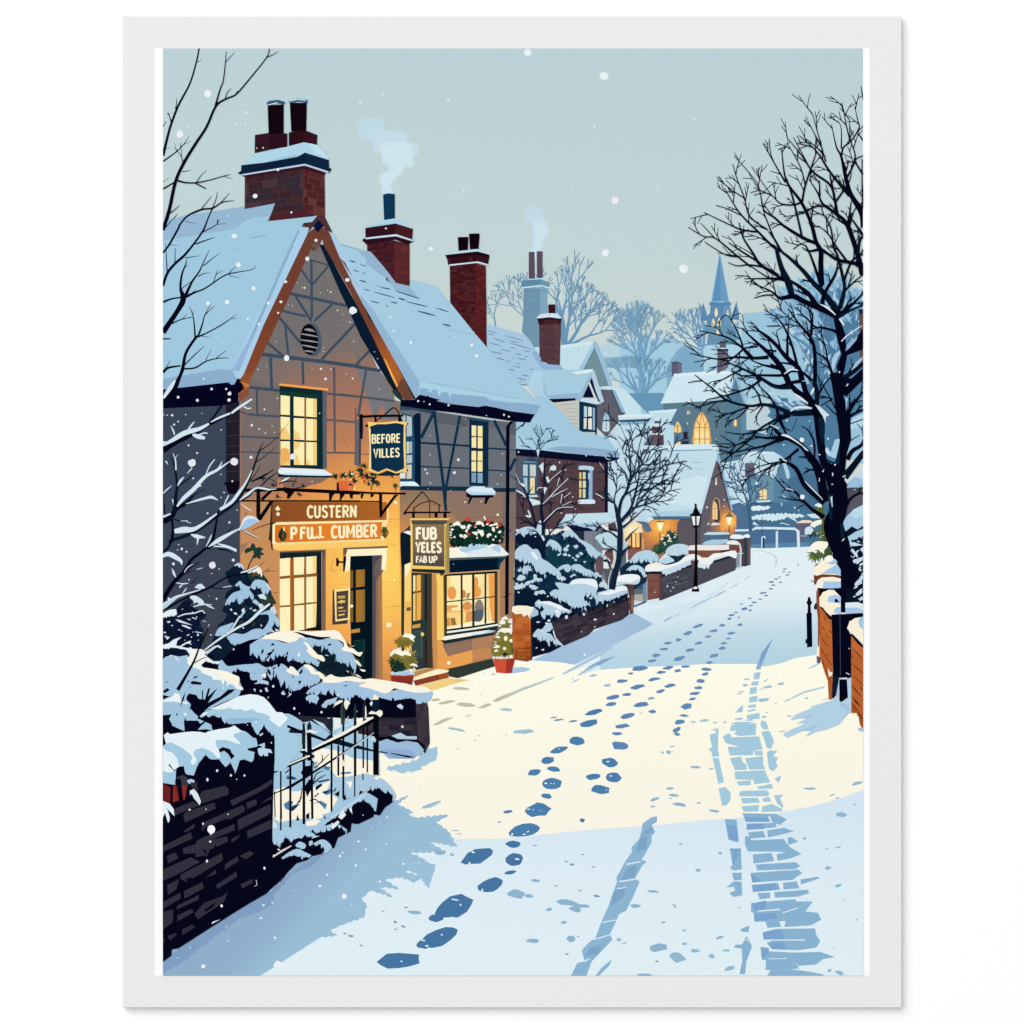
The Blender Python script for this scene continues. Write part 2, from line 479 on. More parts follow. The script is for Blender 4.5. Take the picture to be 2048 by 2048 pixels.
# ---- church tower
part('church_tower', 'blue church tower with a tall spire and lit windows')
p('#6793b0', 'U 1060 1045 1120 1105 1500 1105 1530 1030 1530 1280 1490 1290 1460 1345 1100 1355 1060 1400')
p('#6fa2c4', 'U 1060 1045 1090 1055 1100 1350 1060 1400')
p('#7fb0cc', 'U 1440 1110 1530 1040 1530 1280 1500 1285 1500 1110')
p('#5c8bb2', 'U 1165 835 1415 830 1425 900 1440 960 1440 1110 1120 1110 1110 990 1160 940')
p('#6a98ba', 'U 1330 835 1415 830 1425 900 1440 960 1440 1110 1335 1110')
sub('pinnacle'); p('#5a8ab3', 'U 1070 810 1040 960 1035 1045 1110 1035 1125 1020 1110 930')
sub('pinnacle'); p('#5a8ab3', 'U 1497 790 1450 950 1450 1020 1535 1030 1530 950')
sub('spire'); p('#87b6d6', 'U 1285 160 1172 790 1406 792'); p('#5f90bb', 'U 1286 168 1188 790 1398 792')
p('#6c9bc2', 'U 1286 168 1300 790 1398 792')
sub('cornice'); p('#5584ad', 'U 1142 820 1180 792 1290 800 1402 790 1440 825 1415 842 1165 847'); p('#7fb0d0', 'U 1172 800 1290 808 1408 800 1402 792 1290 800 1182 792')
for w in ('U 1238 875 1215 940 1238 996 1262 940', 'U 1200 1010 1182 1070 1182 1112 1220 1112 1220 1060', 'U 1277 995 1255 1070 1255 1108 1300 1108 1300 1060', 'U 1386 900 1374 950 1380 975 1400 970 1398 940', 'U 1250 1155 1240 1225 1280 1210 1262 1160'):
    sub('window'); p('#e3b98c', w); sp('#f4e0b0', w, 3)
sub('buttress'); p('#d5dccb', 'U 1108 1205 1130 1210 1118 1340 1096 1340')

# ---- hall below the church
part('hillside_house', 'pale snow roofed house beside the church tower')
p('#aed3e4', 'U 1075 1430 1110 1355 1480 1345 1520 1340 1932 1330 1932 1560 1400 1560 1080 1690')
p('#8db8d0', 'U 1500 1560 1932 1530 2300 1530 2300 1900 1500 1760')
p('#a9cfe0', 'U 1560 1700 1932 1650 2300 1700 2300 2300 1620 2300')

part('dark_wall', 'blue grey wall between the roofs')
p('#6797b6', 'V 90 300 560 295 600 500 360 560 100 320')

part('chapel', 'grey stone chapel with a big lit arched window and snow on its roof')
p('#5c7b8b', 'V 560 430 1110 395 1370 400 1370 1190 1270 1190 1270 990 560 990')
p('#567c93', 'V 1485 100 1395 330 1365 380 1365 1190 1560 1180 1632 1060 1632 440 1590 420')
p('#4e748c', 'V 1365 420 1375 400 1375 1190 1365 1190')
p('#638aa0', 'V 1560 400 1632 440 1632 1060 1560 1180')
p('#567b96', 'V 735 508 840 740 880 960 560 975 540 850')
p('#4d7089', 'V 735 508 760 560 880 780 890 900 900 962 870 962 850 780')
sub('roof'); p('#cfe7f0', 'V 700 45 760 42 1250 8 1450 18 1490 55 1400 300 1380 345 1110 402 520 434')
p('#dceff5', 'V 700 50 1250 14 1440 24 1470 60 1200 60 690 90'); p('#8fbad4', 'V 1485 50 1395 330 1425 325 1487 105 1550 300 1595 425 1628 420 1565 250 1515 70')
sub('roof', 'snowy roof of the small side porch'); p('#c0deea', 'V 360 530 735 502 560 850 500 960 300 960 430 640'); p('#d2e9f1', 'V 370 532 735 502 715 540 400 560')
sub('window', 'big pointed window with orange glazing bars'); sp('#e9a356', 'V 944 962 946 790 962 690 1000 600 1050 543 1102 600 1145 690 1160 790 1160 962', 3)
p('#fbd88b', 'V 955 960 957 790 972 700 1006 612 1050 556 1096 612 1135 700 1150 790 1150 960'); p('#fde3a2', 'V 970 960 970 800 1140 800 1140 960')
s('#a8662c', 10, 'V 1024 960 1024 720 990 640'); s('#a8662c', 10, 'V 1094 960 1094 720 1130 650'); s('#a8662c', 8, 'V 955 742 1150 742'); s('#a8662c', 8, 'V 955 890 1150 888'); s('#a8662c', 7, 'V 1024 720 1050 560'); s('#a8662c', 7, 'V 1094 720 1052 560')
sub('window'); sp('#f7cf86', 'V 700 800 702 740 720 690 740 665 765 690 784 740 786 800', 3); s('#8a5a34', 7, 'V 740 690 740 800'); s('#8a5a34', 5, 'V 740 740 715 700'); s('#8a5a34', 5, 'V 740 740 768 705')
sub('window'); p('#fbe3a4', 'V 722 918 775 912 778 970 718 975'); s('#8a6a44', 6, 'V 748 918 748 960')
sub('window'); p('#f7dba0', 'V 862 570 866 530 878 520 896 530 902 570'); s('#5c7b8b', 8, 'V 881 520 881 570')
sub('window'); p('#d9a05e', 'V 1462 725 1466 650 1486 608 1506 660 1506 725'); p('#fbdca0', 'V 1468 722 1472 655 1486 622 1500 665 1500 722')
sub('chimney'); p('#5b5d74', 'U 665 1590 790 1590 792 1710 750 1725 700 1715 668 1760'); p('#6b6c80', 'U 740 1590 790 1590 790 1712 740 1722'); p('#4a5370', 'U 655 1578 730 1562 802 1590 790 1600 740 1585 668 1597')
sub('chimney'); p('#5e5a6c', 'U 1285 1300 1365 1300 1365 1395 1285 1395'); p('#625d6d', 'U 1255 1430 1392 1430 1390 1640 1250 1725'); p('#6f6a78', 'U 1320 1430 1392 1430 1390 1640 1322 1690'); p('#34384f', 'U 1240 1412 1290 1396 1380 1400 1396 1412 1388 1432 1256 1436'); p('#cfe3ec', 'U 1285 1392 1330 1386 1372 1392 1370 1402 1285 1402')
sub('chimney_pot'); p('#2d2032', 'V 815 795 868 795 870 890 818 892'); p('#3a2c3f', 'V 798 912 884 908 886 955 796 955')

# ---- far right houses behind the big tree
part('blue_house', 'dark blue houses in shade at the end of the road')
p('#9cc6dc', 'Y 640 640 760 640 900 620 1100 660 1500 800 1500 1400 640 1400')
p('#bdd2d8', 'Z 335 -120 720 -130 900 0 620 250 480 290 340 250')
p('#8fbad3', 'Z 500 250 640 200 700 260 560 330')
p('#4c7593', 'Z 345 265 600 240 900 60 1250 0 1540 0 1560 300 1560 1400 345 1500')
p('#577e98', 'Z 345 400 620 300 1000 420 900 560 345 560')
p('#c7e1ec', 'Z 470 280 620 230 770 300 640 330'); p('#a5cbe0', 'Z 640 260 760 300 740 320 650 290')
part('gabled_house', 'blue grey house with one lit upstairs window and a plain chimney')
p('#6a93a8', 'Z 400 840 700 860 700 1180 390 1200'); p('#5a829e', 'Z 690 880 790 620 870 880 880 1210 690 1200')
sub('roof'); p('#c3dfeb', 'Z 60 680 260 640 300 570 440 530 780 540 800 580 690 880 580 830 330 860 380 1200 160 1290 20 900'); p('#b3d6e6', 'Z 780 540 810 600 930 880 920 910 860 880 800 660 700 880 690 850')
p('#cfe6ef', 'Z 300 575 440 535 780 543 760 580 460 565 320 610')
sub('chimney'); p('#655f70', 'Z 320 690 335 682 435 682 446 692 445 832 322 848')
sub('window'); p('#fbe5a3', 'Z 505 1010 600 1010 602 1145 510 1148'); s('#8a7a5c', 9, 'Z 550 1010 550 1150'); s('#8a7a5c', 6, 'Z 505 1030 600 1030'); s('#8a7a5c', 6, 'Z 508 1110 602 1108')
sub('window_sill'); p('#e0eff4', 'Z 470 1172 640 1160 650 1180 480 1190')
part('hedge', 'dark blue clipped hedges with snow on top at the end of the road')
p('#4f7091', 'Z 150 1220 250 1190 340 1230 400 1400 400 1560 150 1560')
p('#47708f', 'Z 380 1190 1330 1190 1330 1790 390 1790')
p('#4b6f94', 'Z 390 1560 1000 1560 1000 1780 390 1780')
p('#5b85a6', 'Z 390 1730 1150 1700 1150 1780 390 1780')
jag('#dcedf4', 'Z 405 1290 400 1250 440 1232 560 1235 670 1245 620 1280 500 1300', 2, 4, 3)
jag('#d3e8f1', 'Z 410 1410 405 1370 470 1345 900 1330 1040 1340 1110 1370 960 1390 880 1380 720 1430 560 1420', 2, 4, 5)
p('#cfe5ee', 'Z 1110 1345 1240 1330 1310 1400 1180 1390'); p('#cfe5ee', 'Z 880 1385 960 1390 1000 1445'); p('#d6e9f1', 'Z 415 1470 440 1440 500 1490 450 1480'); p('#d6e9f1', 'Z 760 1465 800 1450 900 1480 880 1485 820 1465')
for q in ('1010 770 1060 720 1120 740 1090 770 1060 820 1030 810', '940 1240 990 1250 960 1275', '780 1200 800 1190 805 1240 790 1235', '800 1090 850 1120 830 1150', '1090 750 1130 740 1120 860'): p('#a9cbe0', 'Z ' + q)
s('#2f5573', 16, 'Z 420 1200 550 1230 690 1190'); s('#35597a', 12, 'Z 440 1195 620 1200')
part('brick_pier', 'low purple grey pier with a pale cap beside the far gate')
p('#5f6177', 'Z 985 1450 1200 1450 1160 1480 1085 1520 1085 1690 985 1690'); p('#f0dcc8', 'Z 980 1450 1060 1418 1160 1420 1215 1452 1150 1455 1000 1458')
part('field_gate', 'pale snow covered gate frame at the end of the road')
l('#d7eaf2', 'Z 405 1550 16 460 1520 34 720 1522 30 960 1530 32 1005 1560 38 1012 1780 36', sm=False); s('#cfe4ef', 30, 'Z 732 1560 732 1780'); s('#d7eaf2', 22, 'Z 735 1545 800 1535'); s('#3d6586', 12, 'Z 735 1560 760 1545 830 1548'); s('#b5d4e4', 8, 'Z 1030 1622 1110 1622')
part('iron_post', 'thin iron post with a curl of snow standing on the far road')
s('#3a4a5e', 8, 'Z 541 1380 541 1640'); l('#27384e', 'Z 556 1640 20 556 1810 34', sm=False); p('#27384e', 'Z 536 1800 578 1800 584 1860 526 1860'); l('#c9dfeb', 'Z 540 1780 14 540 1660 18 548 1635 18 575 1632 16 582 1660 12')
part('snow_wall', 'low dark wall capped with snow behind the second lamp')
p('#4f7191', 'Z 0 1560 390 1560 390 1700 0 1700'); p('#d9eaf2', 'Z 125 1550 140 1538 385 1535 388 1560 130 1568'); p('#d6e8f0', 'Z 0 1580 110 1578 118 1602 0 1606')
# ================================================================ PRINT: middle distance houses
def win(fr, frame, panes, pane, bars=(), barc='#3a5066'):
    """a window: its frame patch, then its panes"""
    sub('window'); w = CUR
    p(fr, frame)
    for q in panes.split('/'): p(pane, q)

part('grey_chimney', 'tall slim blue grey chimney with two purple pots')
p('#6f95ac', 'Q 560 235 865 235 865 560 865 1010 700 1000 640 900 575 830 540 790 558 600'); p('#7fa5bd', 'Q 770 235 865 240 865 1010 770 1010')
p('#5f8aa6', 'Q 528 155 560 130 790 120 890 160 890 215 780 195 540 225'); p('#6b97b1', 'Q 790 122 890 160 890 215 785 197'); p('#b9d9e8', 'Q 528 155 630 118 800 102 892 152 860 150 790 120 600 130'); p('#c6e1ee', 'Q 528 222 780 192 892 222 888 240 780 212 540 240')
s('#5f879e', 8, 'Q 575 290 760 262 865 275'); dashes('#6389a0', '570 360 760 340 6 565 440 760 425 6 560 530 740 520 6 620 690 740 690 5')
sub('chimney_pot'); p('#5d4a60', 'Q 628 110 628 -230 700 -235 706 108'); sub('chimney_pot'); p('#5d4a60', 'Q 734 100 730 -240 805 -240 805 100')

part('gabled_house', 'snow covered house with a grey green gable behind the dormer')
p('#9cc0d8', 'Q 1470 915 1510 935 1590 1125 1705 1495 1640 1500 1250 1300')
p('#71909a', 'Q 1470 1000 1330 1280 1450 1280 1545 1505 1655 1500'); s('#5f8298', 8, 'Q 1470 1000 1560 1220 1655 1500')
sub('roof'); p('#c3e0ea', 'Q 700 1000 760 990 1050 968 1460 912 1475 940 1280 1290 1100 1330 900 1300'); p('#d2e9f0', 'Q 1050 970 1440 920 1430 960 1050 1010')
p('#a3c8de', 'Q 1470 918 1262 1290 1330 1282 1475 1000'); ell('#6f93ac', '1270 1022 9 8 0')

part('stone_house', 'grey house with a narrow pointed window next to the dormer')
p('#5f5f69', 'Q 1545 1540 1690 1535 1800 1800 1860 1870 R 1600 190 1370 482 1240 350 1245 60')
sub('roof'); p('#c8e2ec', 'Q 1545 1505 1640 1495 1800 1505 1860 1530 2070 1760 2080 1870 1860 1870 1700 1545 1560 1535')
p('#8db4cd', 'Q 1695 1535 1740 1550 1880 1850 1830 1850'); s('#2a4660', 14, 'Q 1690 1540 1815 1835'); s('#1c2c46', 14, 'Q 1815 1840 1870 1850')
sub('window'); sp('#a9cbdc', 'R 1322 395 1325 270 1345 190 1368 145 1395 190 1410 270 1408 395', 3); p('#cfe0dd', 'R 1335 395 1335 285 1360 285 1360 395'); p('#cfe0dd', 'R 1378 395 1378 285 1400 285 1400 395'); s('#45617a', 7, 'R 1368 160 1368 395'); s('#45617a', 6, 'R 1325 270 1408 270')
sub('window_sill'); s('#d7e9ee', 10, 'R 1322 392 1408 392')

part('snowy_shed', 'low snow covered roofs behind the bare street tree')
p('#bcdce8', 'R 1550 290 1932 260 2240 330 2240 1120 1480 1120 1380 800 1540 690 1370 482')
p('#8fb6cc', 'R 1540 275 1900 262 1880 310 1550 320'); p('#2f536f', 'R 1530 258 1900 240 1932 200 1932 250 1900 300 1890 275 1545 285')
p('#dcedf3', 'R 1520 200 1600 190 1932 185 1990 195 1932 225 1900 242 1530 258'); p('#c9e2ec', 'R 1520 225 1900 212 1890 240 1530 256')
p('#575d6c', 'R 1932 440 1850 580 1932 600 2010 560 2040 500')

part('brown_chimney', 'stout brown chimney with a snowy shoulder between the roofs')
p('#665660', 'V 412 725 545 722 540 800 560 830 566 960 500 1000 425 1032 412 830'); p('#574553', 'V 500 725 545 722 540 800 560 830 566 960 505 1000'); p('#6b4c50', 'V 425 730 500 730 500 800 425 805')
p('#3f5c74', 'V 445 655 530 655 525 690 440 690'); p('#cfe3ec', 'V 445 655 455 610 500 605 525 640 530 656'); p('#cfe3ec', 'V 405 712 440 688 525 688 562 718 550 735 420 725'); p('#cfe3ec', 'V 410 832 425 812 545 808 562 826 540 838')

part('cottage', 'stone cottage with a long snowy roof beside the lit lamps')
p(('r', 1320, 1052, 62, [(0, '#ffd983'), (.22, '#f6ad52'), (.6, '#c98149'), (1, '#82665c')]), 'W 280 360 930 360 930 700 760 720 270 800')
p('#5c565e', 'W 780 370 1090 360 1090 720 720 720 740 420')
p(('r', 1459, 1045, 44, [(0, '#f8b55e'), (.35, '#d9924f'), (.7, '#9a7059'), (1, '#635d67')]), 'V 1235 1165 1050 1830 W 1050 280 1030 700 1420 700 1500 470 1495 330 1440 290 V 1430 1800 1270 1250')
p(('r', 1459, 1045, 15, [(0, '#ffcf7a'), (1, '#f0a552')]), 'W 1330 310 1450 290 1498 340 1498 450 1300 540 1290 430')
p('#5a4a50', 'V 1240 1170 1262 1250 1410 1810 1425 1800 1300 1250 1255 1130'); p('#4a2f3c', 'V 1255 1190 1290 1290 1330 1430 1310 1420 1250 1210')
sub('roof'); p('#c2deea', 'V 290 970 430 975 580 968 1180 955 1230 962 1262 1000 1280 1060 1240 1150 1052 1835 1040 1880 420 1885 -200 1890 -200 900 60 720 340 720 320 860')
p('#d0e6ef', 'V 500 1500 1130 1330 1050 1790 500 1700'); p('#aed0e4', 'V 400 1890 430 1830 1052 1800 1040 1885'); p('#8db8d6', 'V 1255 1050 1292 1140 1455 1805 1435 1812 1280 1210 1235 1165 1250 1100')
p('#d6e9f0', 'V 560 975 700 960 1190 955 1240 968 1265 1010 1190 1020 600 1025'); s('#76a5c4', 13, 'V 585 1040 900 1036 1185 1026')
dashes('#86abc2', '920 1192 1055 1188 9 850 1283 940 1277 9 965 1275 1065 1278 9 890 1365 930 1362 7 1035 1362 1095 1355 8 960 1450 1010 1446 6 830 1195 850 1190 6')
sub('gutter'); p('#4a6b86', 'W 410 340 920 338 920 372 440 378')
sub('window'); sp('#c9a47c', 'W 1190 390 1185 220 1205 130 1245 97 1280 140 1290 250 1270 240 1262 150 1240 112', 3); sp('#3f3c47', 'W 1196 380 1190 230 1210 140 1240 110 1268 150 1280 240 1280 410', 3)
p('#fbd893', 'W 1192 378 1192 230 1205 160 1222 138 1245 180 1255 240 1255 382'); s('#a97e4c', 8, 'W 1224 140 1224 380'); s('#a97e4c', 7, 'W 1192 240 1255 240')
sub('window_sill', 'snowy sill of the arched window'); p('#dcebf1', 'W 1168 452 1190 425 1260 425 1296 445 1200 455'); p('#dcebf1', 'W 1122 450 1135 420 1150 430 1135 452')
sub('window'); p('#f5e0b4', 'V 1225 1480 1232 1390 1242 1385 1252 1480')
part('wall_lantern', 'glowing cone shaped lantern in front of the cottage wall')
s('#4a3b3b', 10, 'W 512 540 512 700'); s('#4a4550', 7, 'W 506 310 506 400'); p('#f7cb6a', 'W 455 410 578 410 540 545 500 545'); p('#fff2b8', 'W 470 420 562 420 532 520 505 520'); ell('#ffffe0', '516 450 22 30 0'); s('#6b5a50', 12, 'W 460 408 574 408')
part('second_lamp', 'lit lamp with a green cap standing by the far gate pier')
s('#2c3a4c', 12, 'W 1405 440 1405 650'); p('#6f6a4c', 'W 1350 348 1400 295 1410 275 1418 295 1465 345 1405 352'); p('#ffe9b0', 'W 1362 350 1450 348 1420 452 1392 452'); p('#fff9df', 'W 1378 352 1434 350 1412 440 1396 440')
part('cottage_porch', 'small porch with a curved snowy hood and a lit window')
p('#b9805c', 'W 110 560 300 560 300 790 100 790'); p('#d59a66', 'W 280 620 312 615 312 780 280 782')
p(('r', 1262, 1060, 42, [(0, '#fff2c4'), (.5, '#f6dcae'), (1, '#dde9e6')]), 'W 30 620 60 520 130 430 200 410 260 440 300 540 270 545 130 560 110 640 60 700')
p('#55708f', 'W 200 405 300 400 375 440 412 530 350 545 310 520 290 450'); p('#bcd7e6', 'W 190 400 300 330 400 345 432 380 370 420 300 405 210 405'); p('#d5e8f0', 'W 340 360 405 345 430 380 375 412')
p('#3f5367', 'W 60 640 130 560 260 460 130 600 80 680'); p('#b2d3e2', 'W 20 640 100 700 110 720 20 790')
sub('window'); p('#4a3a3a', 'W 120 560 272 548 275 750 100 755'); p('#fbc874', 'W 155 560 250 552 252 735 160 740'); p('#fde0a0', 'W 165 570 195 566 195 720 165 730'); s('#8a5330', 12, 'W 202 555 204 740'); s('#b5713c', 10, 'W 130 580 140 745'); p('#7a4229', 'W 100 745 275 735 272 765 100 768')
p('#f0b673', 'W 110 640 140 600 140 735 110 735')

# ---- the second house
part('brick_house', 'dark red brick house with a big snowy roof and a dormer')
p('#5a5a66', 'R 205 710 495 740 490 1260 300 1310 205 1170'); p('#533f46', 'R 205 1160 300 1280 480 1260 495 740 1390 815 1390 1460 700 1660 205 1660')
dashes('#463238', '520 860 1000 880 8 560 920 1010 940 8 880 1020 1010 1030 8 640 1080 1000 1090 8 900 1160 1010 1165 8 660 1320 1000 1330 7 1200 920 1340 930 7 1210 1020 1350 1030 7 1200 1110 1350 1118 7 1190 1240 1350 1245 7 640 1400 1340 1405 7')
p('#120f26', 'R 1350 808 1392 800 1388 1455 1350 1448')
sub('roof'); p('#a2c9de', 'Q 60 700 85 700 220 733 440 800 565 826 700 1000 790 1130 870 1235 R 640 0 1010 388 1062 412 1240 448 1372 475 1512 662 1550 690 1535 745 1430 738 920 690 200 632 205 300 480 60 440 -100 Q 400 1300 60 900')
p('#a6c7e0', 'Q 85 700 220 733 440 800 565 826 640 930 800 1270 700 1290 500 1460 90 990')
p('#8caecb', 'R 600 582 880 600 1240 620 1515 665 1550 690 1535 745 1430 735 920 690 560 620'); p('#aacde2', 'R 205 420 500 520 900 580 500 640 205 625')
p('#8fb2d2', 'Q 690 1040 740 1060 860 1240 820 1280 780 1250 700 1130 670 1070'); p('#8fb5d6', 'Q 780 1180 870 1215 1030 1222 1110 1320 820 1290')
p('#b0d2e4', 'Q 690 1300 1100 1290 1100 1320 840 1330 800 1400 830 1540 870 1640 700 1620 620 1500')
t('Q'); dashes('#4d718c', '95 780 220 820 9 95 820 180 840 8 325 845 560 912 9 160 880 325 928 9 375 910 500 940 9 110 935 270 975 9 385 940 670 1022 10 385 1000 460 1010 8 270 1022 385 1050 9 555 1035 645 1055 9 450 1072 535 1095 9 145 1048 290 1085 10 570 1110 615 1122 9 405 1130 430 1138 9 480 1135 595 1160 10 205 1130 320 1160 11 335 1168 400 1180 8 470 1200 510 1210 8 445 1240 525 1258 10 630 1272 690 1285 9 365 1275 445 1300 11 535 1350 630 1370 11 480 1390 590 1415 10 500 1462 615 1485 10')
sub('chimney', 'red brick chimney with a thick cap of snow'); p('#523a40', 'Q 762 690 1040 690 1030 1225 880 1215 840 1190 780 1175 790 1140 765 1110'); p('#5a3d42', 'Q 950 690 1040 690 1030 1222 955 1218')
bricks(['#573f45', '#503a40', '#4a3238'], 'Q 775 740 1025 740 1022 1190 785 1180', 15, 5, 5, .55)
p('#2b131f', 'Q 735 625 860 605 1050 620 1035 705 985 690 760 705 745 660'); p('#462229', 'Q 830 640 990 640 1030 680 985 690 800 690'); p('#cfe4ee', 'Q 725 612 780 570 880 556 990 560 1058 620 1020 625 900 608 740 625')
sub('chimney_pot'); p('#37131d', 'Q 880 445 970 442 970 556 882 558')
sub('eave'); p('#0b0d27', 'R 205 628 560 650 920 692 1440 735 1545 745 1505 775 1390 795 1390 822 840 770 205 712')
sub('dormer', 'dormer with pale boarding under its own snowy gable')
p('#a6cce0', 'Q 815 1300 860 1285 1440 1285 1440 1320 1280 1620 1260 1660 880 1650 850 1540'); p('#dcedf4', 'Q 1180 1320 1330 1290 1450 1275 1470 1300 1400 1325 1250 1345'); p('#92b4d3', 'Q 845 1620 1250 1585 1290 1600 1260 1680 1225 1655 900 1665'); p('#9ec0da', 'Q 830 1400 850 1540 870 1640 810 1600')
p('#0a0d27', 'Q 890 1662 1225 1652 1232 1680 945 1710'); p('#c5c7bd', 'Q 945 1708 1235 1680 1285 1690 R 1020 10 1020 385 1010 390 640 0')
t('R'); dashes('#97a5a9', '730 70 1000 45 8 780 120 1000 105 8 800 160 1000 155 8 840 210 1000 208 8 860 250 1000 255 8 890 300 1000 305 8 950 345 1010 350 8')
p('#9ab9d1', 'Q 1440 1310 1270 1620 1260 1690 1300 1680 1440 1385'); p('#0c1030', 'Q 1445 1375 1325 1640 1500 1640'); p('#cfd8da', 'Q 1415 1440 1520 1700 1490 1700 1400 1470'); p('#0e1c36', 'Q 1445 1380 1470 1400 1555 1690 1520 1680 1440 1450'); p('#b3cfe2', 'Q 1440 1285 1475 1300 1600 1695 1555 1720 1490 1560 1440 1380'); p('#c6dfec', 'Q 1310 1650 1490 1660 1560 1725 1500 1730 1290 1690')
part_dormer = CUR
sub('dormer_window'); p('#10304c', 'R 1022 20 1100 30 1245 65 1245 450 1228 450 1225 412 1062 408 1020 385')
for q, c_ in (('1080 80 1122 85 1122 220 1080 220', '#b7d3e0'), ('1135 88 1182 95 1182 210 1135 212', '#e2e6d6'), ('1078 235 1118 235 1112 372 1078 370', '#dbe3d8'), ('1135 240 1184 235 1184 380 1135 378', '#e6e4d0'), ('1195 98 1222 105 1222 390 1195 388', '#8fb4d2')): p(c_, 'R ' + q)
sub('window'); p('#2f5b79', 'R 283 800 490 800 492 1250 372 1260 285 1090'); p('#6b9cba', 'R 300 790 470 795 470 808 300 806')
for q, c_ in (('296 832 356 832 356 980 296 975', '#b3cbd0'), ('384 832 462 835 462 985 386 980', '#c9ccc2'), ('300 1000 352 1000 352 1200 320 1130', '#a9c2cb'), ('388 1000 448 1000 446 1205 386 1205', '#f0d9a2')): p(c_, 'R ' + q)
sub('window_sill'); p('#bddbe8', 'R 370 1225 480 1222 490 1250 380 1252'); p('#d3e7ef', 'R 290 1240 510 1300 530 1340 420 1360 400 1310')
sub('window'); p('#17374f', 'R 1018 905 1190 905 1190 1285 1018 1280'); p('#8fb0d0', 'R 1150 905 1192 905 1190 1285 1140 1280')
for q, c_ in (('1022 930 1048 930 1048 1020 1022 1020', '#e7c46a'), ('1066 930 1102 930 1102 1020 1066 1020', '#d8d3b0'), ('1020 1040 1050 1040 1050 1130 1020 1130', '#f2d283'), ('1066 1040 1105 1040 1105 1130 1066 1130', '#e5dcae'), ('1020 1145 1048 1145 1045 1260 1020 1260', '#ecc873'), ('1066 1145 1102 1145 1102 1260 1066 1260', '#d9d2aa'), ('1135 940 1160 940 1160 1020 1135 1020', '#b9d0d8')): p(c_, 'R ' + q)
sub('window_hood'); sp('#b9d4e6', 'R 1015 870 1020 850 1090 845 1180 855 1206 870 1200 905 1110 900 1015 895', 3)
sub('window_sill'); sp('#d5e8f1', 'R 1005 1310 1020 1285 1110 1280 1210 1285 1225 1310 1215 1335 1110 1338 1015 1335', 3)
part('porch', 'snow covered porch of the brick house with a grey door')
p('#202a42', 'R 840 1590 1300 1600 1240 1760 1200 1932 1080 1932 1000 1750'); p('#7d828e', 'R 1085 1690 1200 1690 1200 1880 1230 1932 1085 1932'); p('#63707f', 'R 1200 1690 1330 1670 1420 1720 1420 1932 1200 1932')
p('#53424e', 'R 1390 1560 1480 1560 1520 1700 1400 1680')
p('#a9c5dd', 'R 730 1640 850 1480 1390 1450 1500 1560 1430 1590 1290 1600 1210 1690 1120 1640 1040 1650 990 1610 860 1620'); p('#c3dfe9', 'R 800 1560 850 1468 1385 1450 1495 1555 1300 1575 1180 1580 1000 1600 930 1540')
p('#0f1733', 'R 850 1612 880 1600 960 1640 1020 1625 1080 1640 1150 1650 1220 1690 1265 1620 1250 1690 1100 1690 960 1680')
p('#77818d', 'S 1210 60 1340 200 1310 300 1330 560 1400 800 1230 560'); p('#a3c9d6', 'R 1220 1770 1300 1710 1400 1700 1480 1720 S 1510 160 1500 300 1330 300'); p('#bcdae4', 'S 1225 160 1300 110 1420 90 1500 180 1510 260 1330 290')
p('#6a4c4c', 'S 1340 400 1350 350 1390 310 1450 310 1460 420 1440 520 1400 470'); p('#6f5157', 'S 1225 420 1270 390 1320 430 1320 640 1230 600'); p('#5a5460', 'S 1280 400 1330 420 1325 650 1275 640'); p('#555863', 'S 1320 560 1460 560 1430 820 1390 800')
p('#aecfdd', 'S 1570 200 1650 260 1580 330'); p('#7fa3b3', 'S 1480 320 1640 330 1620 600 1530 600 1500 450'); p('#dbe9ee', 'S 1622 350 1640 340 1632 520 1615 520')
part('garden_bank', 'brown house front below the lit porch window')
p('#855a50', 'W 100 755 290 770 420 770 430 900 100 900'); p('#a9745a', 'W 280 780 460 700 530 640 620 560 700 700 500 900 280 900'); p('#5f6b7a', 'W 20 770 80 780 80 1000 -20 1000')
# ================================================================ PRINT: snow covered road
SNOW_LOW = ('g', 1200, 1620, 1200, 1951, [(0, '#d6e8f4'), (.35, '#dfeef6'), (1, '#e1f1f6')])
part('snowy_road', 'snow covered road with blue shade and a cream patch of light')
p('#e3f0f6', 'f 325 1280 700 1250 1180 1230 1250 1180 1400 1120 W 1680 745 1932 755 a 120 80 560 65 f 1640 1090 1727 1100 1727 1952 325 1952')
BAND = ('g', 1470, 1190, 1478, 1325, [(0, '#e3f0f6'), (.3, '#d6e8f0'), (.55, '#c4dde9'), (1, '#b5d4e3')])
p(BAND, 'c 0 1230 0 700 480 500 1932 480 a 640 560 700 1190 f 1680 1390 1640 1380 1200 1360')
p('#d5e7f1', 'c 300 670 480 680 620 600 900 560 1240 340 1200 380 1000 560 760 720 560 770 480 775')
p(('g', 1250, 1140, 1330, 1240, [(0, '#bfd9e9'), (1, '#e0eef5')]), 'c 430 580 545 530 560 555 860 440 1250 268 1330 235 1440 225 1455 240 1390 290 1280 360 1170 380 1100 400 1080 460 940 520 700 600 560 600')
p(('g', 1080, 1300, 1290, 1220, [(0, '#a3c0dc'), (.6, '#a9c5e0'), (1, '#9fbcd8')]), 'S 420 1740 640 1640 820 1560 1720 1130 W 170 1585 425 1722 S 1880 1330 1750 1390 1400 1580 1180 1690 960 1800 800 1770 600 1755')
CREAM = ('g', 1200, 1330, 1200, 1680, [(0, '#fffdea'), (.4, '#fdfae8'), (1, '#fbf6e6')])
